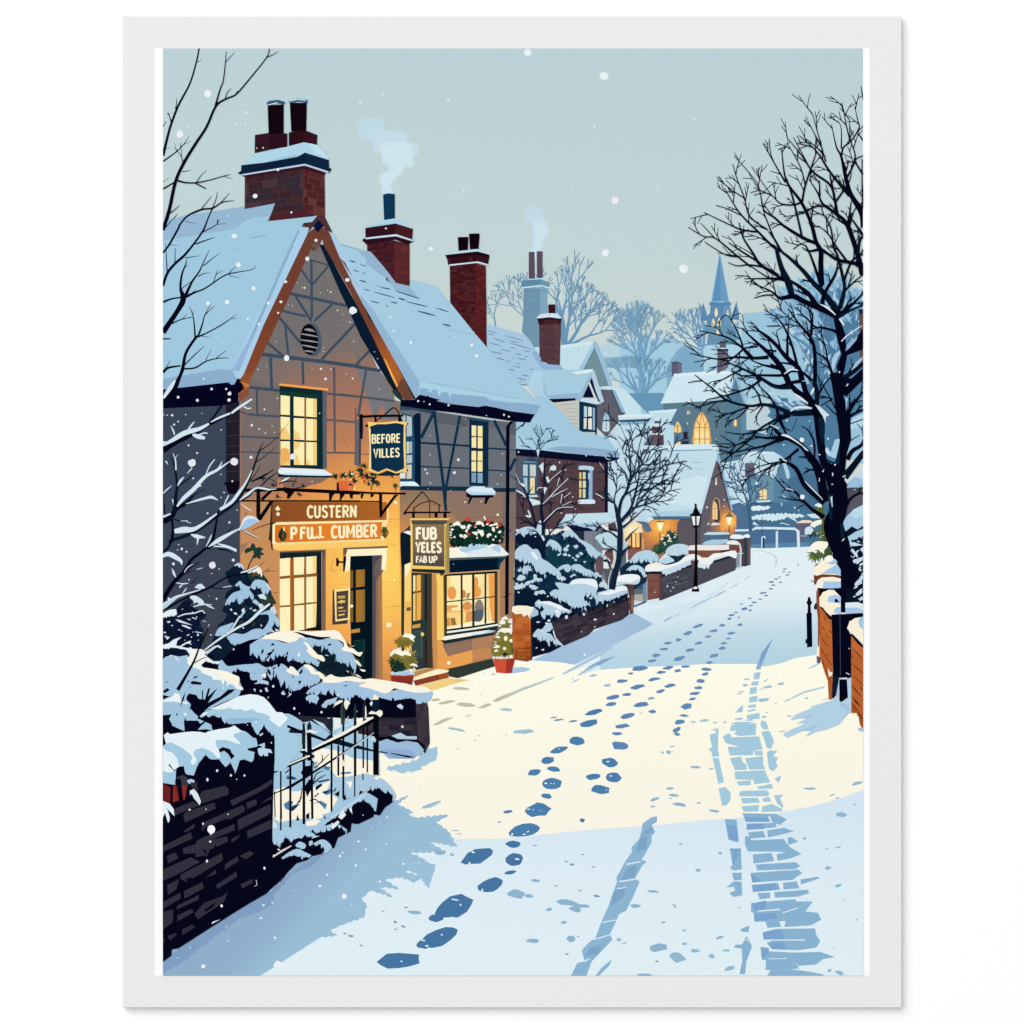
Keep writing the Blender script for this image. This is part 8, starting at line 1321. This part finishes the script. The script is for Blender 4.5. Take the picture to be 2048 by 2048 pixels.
p(BT, 'a 785 720 1095 705 1095 800 960 780 940 850 975 920 978 1320 960 1335 860 1330 830 1500 800 1535 790 1500 800 1260 792 900'); p('#0d1b30', 'a 800 1310 862 1320 830 1490 790 1530'); p(BT, 'a 862 1345 935 1345 945 1520 860 1580'); p('#a4c4de', 'a 830 1500 862 1340 850 1570'); p('#b4d0e4', 'a 935 1340 970 1330 978 1660 900 1620 880 1570 945 1525'); s('#dbe6ee', 6, 'a 860 1335 935 1330'); s('#4a5a70', 4, 'a 868 720 872 1310'); l('#e6eef2', 'a 925 1280 4 945 1292 8 965 1300 3'); t('a'); ell('#e6eef2', '957 1047 6 5 0')
p('#dfecf2', 'a 920 605 1040 600 1095 620 1095 705 920 708'); p('#a9c9e8', 'a 920 655 1030 650 1095 680 1095 706 920 708')
part('lit_wall', 'orange brick garden wall cut off by the right border, nearest the viewer')
p(OR, 'a 975 920 1040 980 1095 1040 1095 1850 1060 1780 1040 1670 978 1670'); p('#a65326', 'a 978 1560 1040 1640 1095 1700 1095 1850 1060 1780 1040 1670 978 1670'); p('#c06a34', 'a 978 950 1095 1060 1095 1150 978 1060')
for q in ('985 1045 1095 1150 9', '980 1190 1095 1290 9', '985 1400 1060 1500 12', '1000 1420 1070 1510 8', '985 1510 1070 1610 14', '980 1575 1040 1650 9', '1040 1650 1095 1750 9', '1065 1420 1095 1450 12', '980 1110 1000 1135 9', '985 1300 1095 1400 6', '1000 1545 1060 1600 6'): a_ = [float(k) for k in q.split()]; l(OD, 'a %f %f 3 %f %f %f %f %f 4' % (a_[0], a_[1], (a_[0] + a_[2]) / 2, (a_[1] + a_[3]) / 2 + 3, a_[4], a_[2], a_[3]), sm=False)
p(BT, 'a 965 910 985 905 1040 960 1095 1020 1095 1045 1040 1000 1000 950'); p('#fbf2da', 'a 935 855 960 790 1010 755 1095 740 1095 1015 1040 950 980 890'); p('#a9c9e8', 'a 1045 790 1060 745 1095 742 1095 870 1060 840'); s('#7a5a48', 8, 'a 1032 1660 1040 1700')
p('#a7c3d8', 'a 1050 1840 1075 1800 1095 1830 1085 1850')
part('bollard', 'black iron bollard with a ball top by the right wall')
p(BT, 'a 558 560 570 545 584 560 586 580 600 605 585 630 588 700 600 715 596 730 602 1030 550 1038 545 730 542 715 556 700 558 630 544 605 556 580'); p('#0d1b30', 'a 535 960 550 955 550 1000 535 1000'); p('#20202c', 'a 615 650 630 610 645 610 645 670 620 670')
part('wall_shadow', 'ragged blue shade on the snow by the gate post')
p('#b3d2e6', 'a 830 1510 880 1570 980 1640 975 1670 930 1680 900 1740 860 1780 740 1830 640 1850 540 1900 560 1870 640 1800 670 1790 600 1800 360 1910 320 1870 420 1820 560 1760 460 1770 600 1690 500 1720 390 1740 430 1690 600 1620 580 1610 780 1550'); p('#a5c8df', 'a 850 1580 900 1570 978 1640 940 1655')
l('#b5cfdc', 'a 400 1530 14 520 1470 20 720 1420 16', sm=False); l('#b5cfdc', 'a 330 1560 8 370 1545 18 400 1530 4', sm=False); l('#b9d0dd', 'a 565 1240 6 620 1215 16 680 1185 6', sm=False); l('#b9d0dd', 'a 690 1545 4 760 1530 8', sm=False)

# ================================================================ left tree
part('bare_tree', 'black bare tree reaching in from the left edge, upper twigs bare and lower ones snowy')
LT = '#05081a'
for i_, (q, n_, L_) in enumerate((
    ('A 30 1070 30 70 900 26 110 760 24 180 580 22 290 370 18 355 150 16 378 30 16', 1, 10), ('A 150 620 12 160 560 8 160 515 4', 0, 8), ('A 110 750 12 95 700 10 85 655 6', 1, 8), ('A 30 790 10 60 735 5', 0, 6), ('A 355 165 8 400 150 4', 0, 6),
    ('A 30 1790 38 90 1590 32 150 1320 30 230 1140 28 340 960 26 450 790 22 540 590 20 640 520 16 730 480 14 830 370 12 1030 120 9 1055 30 8', 1, 12), ('A 1030 120 8 1090 95 6 1145 62 3', 0, 5), ('A 535 590 18 580 430 12 610 350 10 632 170 8 640 60 4', 0, 10), ('A 640 160 6 720 70 3', 0, 5), ('A 630 515 8 650 460 6 690 420 3', 0, 6),
    ('A 30 1125 16 160 1030 12 230 960 8 285 870 3', 1, 10), ('A 220 965 6 300 930 3', 0, 5), ('A 160 1030 6 138 945 3', 0, 6), ('A 225 1150 12 205 1080 6 140 985 3', 0, 6), ('A 205 1080 6 208 1000 3', 0, 6), ('A 215 1225 10 295 1212 5', 0, 6), ('A 60 1000 5 95 992 3', 0, 5),
    ('A 170 1310 18 250 1330 14 350 1330 12 480 1305 9 620 1265 7 682 1250 3', 0, 8), ('A 610 1268 5 695 1290 3', 0, 5), ('A 355 1325 8 400 1255 5 452 1212 3', 0, 6), ('A 340 1335 12 390 1360 12 445 1388 10', 0, 6), ('A 30 1390 14 150 1320 10', 0, 8), ('A 30 1325 6 85 1282 3', 0, 5),
    ('A 85 1630 12 130 1600 8 188 1550 4', 0, 8), ('A 40 1780 12 110 1700 8 168 1632 4', 0, 8),
    ('C 30 270 20 90 190 20 180 30 20 A 190 1740 18 270 1650 18 400 1590 16 510 1575 14 600 1520 10 715 1502 4', 0, 10), ('A 580 1530 8 670 1432 3', 0, 6), ('A 395 1590 8 450 1520 6 502 1455 3', 0, 6), ('A 505 1580 8 540 1490 6 555 1415 3', 0, 6), ('A 245 1705 6 350 1725 3', 0, 5), ('C 100 190 6 175 198 3', 0, 5),
    ('C 30 590 26 70 470 26 140 380 26 230 300 24 330 180 20 420 50 18 A 460 1690 14 505 1580 12', 0, 10), ('A 410 1810 12 540 1740 8 575 1680 4', 1, 8), ('A 540 1735 6 640 1725 3', 0, 5), ('A 340 1925 10 430 1890 8 528 1860 4', 0, 6), ('C 350 185 12 430 155 8 528 122 4', 0, 6), ('C 240 320 10 380 298 4', 0, 6), ('C 70 450 10 62 300 8 55 170 3', 0, 6), ('C 145 370 10 148 220 5', 0, 6),
    ('C 30 1040 54 90 950 50 170 830 46 225 720 56 200 620 26 200 560 22 215 470 18 245 390 12 262 330 5', 1, 8), ('C 245 410 8 272 388 3', 0, 5), ('C 240 700 34 310 550 20 380 450 14 430 340 9 475 245 4', 0, 8), ('C 420 395 10 500 330 8 575 275 3', 0, 6), ('C 370 500 10 420 470 7 495 462 3', 0, 6), ('C 210 615 8 310 540 5', 0, 6), ('C 240 700 30 330 655 18 440 610 14 620 490 12 730 460 10 885 432 6 930 395 3', 0, 8), ('C 515 560 8 545 470 6 560 432 3', 0, 6), ('C 545 480 5 605 440 3', 0, 5), ('C 665 470 7 700 430 6 745 400 4', 0, 5), ('C 660 485 6 768 512 3', 0, 5), ('C 280 685 8 345 625 4', 0, 5), ('C 30 745 22 110 715 16 200 700 14', 0, 8),
    ('C 100 960 14 200 915 10 310 890 6', 0, 8), ('C 215 910 7 262 862 3', 0, 5),
    ('E 60 250 70 130 150 60 190 20 34 C 220 1390 34 250 1240 28 330 1110 26 370 1070 24', 0, 10), ('C 340 1090 18 335 1000 14 320 880 10 285 785 3', 0, 6), ('C 318 880 6 325 825 3', 0, 5), ('C 370 1075 20 410 960 14 430 880 10 490 768 4', 0, 6), ('C 435 870 8 525 780 4', 0, 5), ('C 370 1080 16 480 1030 12 620 950 10 690 900 6 738 862 3', 0, 6), ('C 680 905 5 742 902 3', 0, 5), ('C 390 1070 7 482 1088 3', 0, 5), ('C 235 1355 12 330 1260 10 428 1172 4', 0, 6), ('C 225 1390 16 340 1380 16 440 1320 12 550 1290 10 665 1284 5', 0, 6), ('C 545 1285 8 640 1212 4', 0, 5), ('C 440 1310 7 495 1202 3', 0, 5), ('C 30 1425 30 80 1380 22 200 1360 14', 0, 8), ('C 40 1415 10 100 1308 4', 0, 6), ('C 30 1100 16 105 1100 10', 0, 8),
    # snowy limbs
    ('E 30 730 60 150 650 50 330 565 40 470 480 34 680 380 20 760 350 8', 0, 10), ('E 470 470 22 530 390 18 600 290 18 640 240 10', 0, 8), ('E 760 350 10 850 380 4', 0, 6),
    ('E 30 1690 0 L 30 180 40 130 60 30 E 110 1600 30 330 1520 26 560 1360 28 740 1220 28 830 1080 24 880 960 20 920 850 18 960 730 12 1000 645 4', 0, 10), ('E 950 740 10 1080 650 6 1240 470 3', 0, 8), ('E 930 840 10 1020 780 6 1120 690 3', 0, 6), ('E 880 1030 14 1000 980 12 1100 910 4', 0, 8), ('E 870 1020 10 920 960 8 975 870 3', 0, 6), ('E 760 1220 14 860 1170 12 950 1090 8 1120 1100 6', 0, 8), ('E 110 1620 30 125 1500 24 115 1400 20', 0, 6),
    ('E 30 1420 50 110 1370 50 160 1290 40 250 1240 34 340 1150 10 440 1105 4', 0, 8), ('E 140 1320 44 155 1150 30 165 1060 24 140 880 16 95 780 4', 0, 8), ('E 165 1075 12 240 1030 12 318 968 5', 0, 6), ('E 240 1240 12 330 1235 8 400 1210 5', 0, 6), ('E 130 1390 12 200 1412 10 295 1425 4', 0, 6), ('E 30 1160 8 50 1340 14', 0, 6),
    ('L 30 780 60 170 560 56 300 420 50 400 260 40 500 180 36 620 90 30 740 80 16', 0, 10), ('E 460 1680 40 510 1600 26 540 1450 20 570 1300 12', 0, 8), ('L 330 420 16 420 340 16 510 280 10', 0, 8), ('L 320 440 12 420 400 8 550 360 4', 0, 6), ('L 400 560 10 470 500 7 545 445 3', 0, 6), ('L 370 560 8 440 550 4', 0, 5),
    ('L 70 890 30 300 760 26 620 620 24 860 480 20 1080 430 14 1240 360 8 1350 275 3', 0, 10), ('L 660 610 12 780 625 10 950 600 6', 0, 6), ('L 1060 430 10 1160 450 5', 0, 5),
    ('L 230 1932 50 330 1760 36 440 1560 28 520 1350 20 590 1200 14 635 1080 5', 0, 8), ('L 450 1580 14 560 1520 10 680 1495 5', 0, 8), ('M 30 0 2 35 5 2', 0, 1), ('L 560 1430 20 760 1290 18 940 1180 18 1140 1060 14', 0, 8), ('L 910 1160 10 940 1090 6', 0, 6), ('L 580 1480 12 700 1380 10 740 1360 6', 0, 6), ('L 250 920 16 370 870 14 470 850 6', 0, 8), ('E 760 1520 8 800 1420 7 840 1320 4', 0, 6), ('E 650 1520 12 715 1455 4', 0, 5), ('E 885 1500 4 1000 1455 8 1115 1420 4', 0, 5), ('E 780 1490 12 880 1550 7 960 1585 4', 0, 5), ('E 560 1680 18 640 1690 12 700 1720 6', 0, 8))):
    br(LT if i_ % 4 else '#0a1626', q, n_, L_, 700 + i_, 0, a=(.5, .9))
SL = '#d4e6f0'
for q in ('E 30 680 20 120 630 36 240 560 48 380 520 36 475 470 20', 'E 490 455 10 580 410 20 680 370 18', 'E 690 370 20 770 310 24 890 232 16', 'E 810 305 14 850 325 12 880 318 14', 'E 265 540 14 300 490 16 335 450 6', 'E 105 490 5 130 540 16 142 580 10', 'E 315 575 20 370 595 44 435 610 24', 'E 370 580 10 430 560 12 465 565 6', 'E 30 225 20 90 130 30 140 60 20', 'C 40 1670 16 110 1570 26 150 1500 10',
          'E 125 755 4 150 820 12 155 920 14', 'E 150 800 6 175 770 4', 'E 170 1070 8 200 1020 22 235 985 6', 'E 30 1145 8 70 1105 12 115 1068 4', 'E 165 1270 16 230 1190 36 330 1100 40 440 980 30 550 920 24 680 830 6', 'E 445 960 8 480 880 12 530 815 10', 'E 555 910 14 580 880 14 600 835 6', 'E 330 1090 10 400 1068 12', 'E 250 1245 6 350 1215 20 440 1190 24 500 1180 28 560 1210 6', 'E 265 950 6 310 900 12', 'E 140 1510 40 230 1495 60 350 1480 36 550 1340 14', 'E 580 1300 30 690 1230 30 760 1140 30 830 1040 18 890 920 8',
          'E 610 1280 6 640 1210 12 668 1160 10', 'E 770 1210 10 850 1150 24 940 1090 16 1060 1110 20', 'E 940 1090 10 1040 1105 14 1125 1100 6', 'E 470 1660 6 560 1600 40 680 1530 26 780 1480 10', 'E 560 1630 10 660 1660 24 740 1700 22', 'E 445 1660 5 480 1590 14 500 1540 6', 'E 760 1500 14 800 1450 30 840 1400 70 900 1395 60 960 1415 10', 'E 300 1540 10 360 1560 40 440 1570 8', 'E 370 1560 24 360 1640 8', 'E 810 1505 8 880 1540 8 960 1580 6', 'E 200 1410 5 270 1410 10', 'E 260 1420 5 300 1430 6', 'E 780 1240 5 830 1280 10 885 1310 8', 'E 30 1370 20 105 1340 14',
          'L 40 840 40 200 740 36 320 700 22 520 640 12', 'L 290 690 8 320 650 14 345 615 10', 'L 450 610 10 520 580 36 580 620 10', 'L 390 730 14 450 740 50 540 790 36 570 830 10', 'L 430 860 12 540 830 20 670 835 8', 'L 600 840 14 660 865 20 700 885 6', 'L 230 990 12 320 955 16 450 940 16 540 910 16 580 950 10', 'L 205 550 6 290 565 18 370 555 6', 'L 250 610 20 290 580 10', 'L 155 365 6 180 430 30 205 480 8', 'L 315 415 10 360 350 12 430 310 5', 'L 470 380 8 550 358 8', 'L 30 210 40 110 180 60 200 220 60 270 270 40 280 320 8', 'L 1040 420 16 1150 390 22 1260 330 12', 'L 690 80 16 850 90 20 980 130 34', 'L 810 610 8 920 592 12',
          'L 560 1430 14 760 1280 26 1000 1130 30 1150 1050 34 1300 910 40 1420 820 24', 'L 910 1170 12 950 1110 22 1030 980 20', 'L 1030 990 14 1060 995 8', 'L 970 1080 10 1000 1040 10', 'L 620 1120 6 640 1080 8', 'L 600 1470 14 720 1375 18 760 1365 20 795 1395 6'): l(SL, q)
p('#a3c6e4', 'E 780 1480 830 1400 900 1385 960 1412 860 1470 790 1505'); p('#b6d2e2', 'L 40 840 200 740 260 720 130 830 70 880 40 890'); p('#c9dff0', 'E 30 640 60 640 75 660 30 690')
for q in ('45 830 70 835 80 870', '115 1200 130 1200 130 1260'): p(SL, 'E ' + q)
# ================================================================ PRINT: falling snow
part('snowflakes', 'white snowflakes drifting over the whole picture', kind='stuff')
SF = '#eaf1f5'; SF2 = '#d3e3e8'
def flakes(c, st, seed=1):
    v = st.split(); rnd = random.Random(seed)
    for i in range(0, len(v), 3):
        x, y, r = map(float, v[i:i + 3]); ox, oy, sc = TILE
        blob(c, ox + x * sc, oy + y * sc, r * sc, r * sc * rnd.uniform(1.0, 1.15), rnd.uniform(0, 3), rnd, 10, .12)
t('A'); flakes(SF, '462 470 36 190 860 32 920 1460 24 718 1845 22 1508 1888 14 1140 1205 14 1270 1618 10 655 1648 6'); flakes(SF2, '755 86 9 832 652 17 735 763 12 823 768 11 280 788 12 666 797 6 997 995 8 935 997 6', 2)
t('B'); flakes(SF, '1714 72 36', 3); flakes(SF2, '952 533 16 1098 1406 15 965 1492 9 1062 1486 8 990 1428 7 98 562 16 320 470 13 728 1882 9 348 1772 10', 4)
t('f'); flakes(SF, '1208 152 8 1230 401 7 1211 506 7 1368 538 9', 5); flakes(SF2, '1189 253 3 1388 238 3 1317 373 2.5 1346 613 2 860 498 4 1150 330 2', 6)
t('C'); flakes(SF, '758 384 26 903 612 20 648 745 22 463 758 18 1046 754 14 848 908 10 958 957 12 1424 328 20 1215 549 14 1168 742 13 1142 849 11 1862 826 38 1810 532 20 1222 1286 26 1556 1389 10 1600 1486 12 422 1486 9 1300 180 6 545 1085 6', 7)
flakes(SF2, '1330 560 4 1375 604 5 1398 608 10 1620 630 5 1650 648 8 1550 655 4 1240 768 5 1276 780 5 1715 824 8 1772 864 4 1836 938 7 1748 970 4 1118 1126 5 1872 1126 5 1580 1188 5 1580 1220 5 1470 1392 5 1650 1392 6 950 1396 6 1028 1370 4 1860 1480 8 1800 1440 5', 8)
t('E'); flakes('#e6e6f0', '310 850 38 716 838 36 505 1836 34 1282 788 28 708 1788 14 672 180 18 640 135 10 500 135 12 176 215 13 362 245 14 118 388 12 888 485 12 880 794 15 958 522 8 360 754 9 322 998 8 670 1424 10 460 1336 9 210 1680 12 258 1708 9 1018 562 7 1136 226 6 1010 332 9 592 530 7 404 370 5 248 384 6 176 450 8 138 480 10 70 388 6 276 680 9 700 1026 8 620 1135 7 590 1184 6 745 1304 6 572 1872 6 502 1918 5 590 960 6 1084 494 6 1108 554 5 38 384 5 1542 370 6 1470 1028 6 1600 38 12 1862 36 8 130 1824 14 182 1640 5 668 242 16', 9)
t('D'); flakes(SF, '878 228 20 486 890 9 518 1020 9 684 1136 14 1272 1160 14 1318 1264 16 1112 1080 6 755 1700 10 866 1732 9 1048 1742 9 812 1706 5 1584 1834 9 1632 1852 9 1414 1842 5', 10); flakes(SF2, '825 142 6 334 1226 5 364 1292 5 378 1586 5 124 1482 6 62 1440 5 133 1125 5 98 940 5', 11)
t('G'); flakes('#e3e6ea', '880 898 18 830 1065 20 480 1074 13 455 1025 12 515 588 6 515 836 8 520 1200 9 1448 820 8 1434 1096 8 1386 1210 8 968 1444 10 1388 1606 14 1178 1434 7 780 1296 6 490 1272 5 1654 800 9 970 380 5', 12)
t('I'); flakes('#fdf0c8', '115 1735 36 182 1165 15 203 160 20 1516 320 14 1095 156 10 1303 148 7 945 955 5', 13)
t('K'); flakes('#fdf0d0', '758 1194 24 1288 902 5', 14); flakes('#f4e6c2', '1310 1500 4', 15)
t('H'); flakes('#fff0c4', '1310 1495 22 945 1830 0 855 1880 0', 16)
t('R'); flakes('#e0e8ee', '768 805 10 1108 718 9 1232 714 7 936 1248 8 790 1456 9 238 670 10 845 900 8 970 1405 6', 17)
t('V'); flakes('#e2edf1', '880 458 6 868 688 9 1240 888 7 1120 1770 12 745 1790 10 1340 1668 7 1340 1758 6 1310 540 4', 18)
t('Z'); flakes('#e8f0f5', '1055 385 30 1058 1120 32 470 945 18 1390 370 12 1176 462 12 1153 140 9 1012 1294 8 1735 1026 7 53 1157 7 55 1237 6 860 135 12 820 450 10', 19)
t('W'); flakes('#dce8ee', '1120 220 9 1344 122 7 448 1316 5', 20)
t('c'); flakes('#e6eef2', '127 680 8 505 480 5', 21)
t('S'); flakes('#e3eef6', '1090 1668 16 1050 1375 6 455 150 8', 22)
t('L'); flakes('#dfe6ee', '115 757 16 730 757 12 655 1222 10 282 115 13 340 150 10 227 127 7 242 60 8 375 512 9 765 372 7 668 432 7 632 720 5 420 930 8 945 260 18 950 1408 12', 23)
t('M'); flakes('#eef3f6', '328 568 18 818 232 10 1240 665 10 1300 268 12 1460 208 13 1796 558 8 1730 493 12', 24)
t('e'); flakes('#f3eef4', '134 641 14', 25)
t('O'); flakes('#f3f0f6', '1135 1590 36 418 1604 18 1782 932 22 1852 1008 6 1300 875 5 170 1526 6', 26)
t('N'); flakes('#eaf2f8', '1182 1624 9 1018 1752 6 870 1890 11 1092 1672 6 918 1598 6 1175 1918 7 1390 1860 4', 27)
AMB = 0.36; DIST = 8.0; LX, LZ = .55, .65; LSX, LSY = 1.3, 1.35; POW = 1390
# ================================================================ build the ink layers
def link(ob, parent):
    col.objects.link(ob); ob.parent = parent
for P in PARTS:
    if P.f:
        me = bpy.data.meshes.new(P.name)
        me.from_pydata(P.v, [], [q[0] for q in P.f])
        for m in P.m: me.materials.append(m)
        me.polygons.foreach_set('material_index', [q[1] for q in P.f])
        me.update()
        ob = bpy.data.objects.new(P.name, me)
    else:
        if not any(q.parent is P for q in PARTS): continue
        ob = bpy.data.objects.new(P.name, None)
    P.ob = ob
    link(ob, P.parent.ob if P.parent else root)
    if P.label: ob['label'] = P.label
    if P.kind: ob['kind'] = P.kind
print('ink layers', int(GRID.max()), 'objects', len(PARTS), 'faces', sum(len(P.f) for P in PARTS))

# ================================================================ board, wall
def box(name, x0, x1, y0, y1, z0, z1, m, bevel=0.0):
    v = [(x, y, z) for x in (x0, x1) for y in (y0, y1) for z in (z0, z1)]
    f = [(0, 1, 3, 2), (4, 6, 7, 5), (0, 4, 5, 1), (2, 3, 7, 6), (0, 2, 6, 4), (1, 5, 7, 3)]
    me = bpy.data.meshes.new(name); me.from_pydata(v, [], f); me.materials.append(m); me.update()
    ob = bpy.data.objects.new(name, me)
    if bevel:
        b = ob.modifiers.new('edge', 'BEVEL'); b.width = bevel; b.segments = 2
    return ob
pm, nt, b = _new('board_paper', .8)
tc = _grain(nt, b, lin('#ececec'), .010)
n2 = nt.nodes.new('ShaderNodeTexNoise'); n2.inputs['Scale'].default_value = 1400.0; n2.inputs['Detail'].default_value = 4.0
nt.links.new(tc.outputs['Object'], n2.inputs['Vector'])
bp = nt.nodes.new('ShaderNodeBump'); bp.inputs['Strength'].default_value = .12; bp.inputs['Distance'].default_value = .00004
nt.links.new(n2.outputs['Fac'], bp.inputs['Height']); nt.links.new(bp.outputs['Normal'], b.inputs['Normal'])
x0, zt = loc(244.4, 32.0); x1, zb = loc(1803.0, 2015.0)
bd = box('board', x0, x1, -TH, 0.0, zb, zt, pm, .00012); link(bd, root)
bd['label'] = 'pale grey board with a plain border'

wm, nt, b = _new('wall_paint', .85)
tc = _grain(nt, b, (.935, .935, .935, 1), .004)
wall = box('wall', -4, 4, 0.0, .1, -.5, 4, wm); col.objects.link(wall)
wall['kind'] = 'structure'

# ================================================================ light and camera
world = bpy.data.worlds.new('World'); scene.world = world; world.use_nodes = True
bg = world.node_tree.nodes['Background']
bg.inputs['Color'].default_value = (1, 1, 1, 1); bg.inputs['Strength'].default_value = AMB
def lamp(name, loc_, target, sx, sy, power):
    L = bpy.data.lights.new(name, 'AREA'); L.shape = 'RECTANGLE'; L.size = sx; L.size_y = sy; L.energy = power
    o = bpy.data.objects.new(name, L); col.objects.link(o); o.location = loc_
    o.rotation_euler = (Vector(target) - Vector(loc_)).to_track_quat('-Z', 'Y').to_euler()
    return o
zc = Z0 + (BY - 1024) * K
lamp('studio_softbox', (-DIST * LX, -DIST, zc + DIST * LZ), (0, 0, zc), DIST * LSX, DIST * LSY, POW)

cam = bpy.data.cameras.new('camera'); cam.lens = 85; cam.sensor_width = 36; cam.clip_start = .01; cam.clip_end = 50
co = bpy.data.objects.new('camera', cam); col.objects.link(co)
W = 2048 * K; D = 85 / 36 * W
xc = (1024 - BX) * K
co.location = (xc, -TH - D, zc); co.rotation_euler = (math.radians(90), 0, 0)
scene.camera = co
scene.view_settings.view_transform = 'Standard'; scene.view_settings.look = 'None'
scene.view_settings.exposure = 0; scene.view_settings.gamma = 1; scene.view_settings.use_curve_mapping = False
scene.render.resolution_x = scene.render.resolution_y = 1024
scene.render.engine = 'CYCLES'
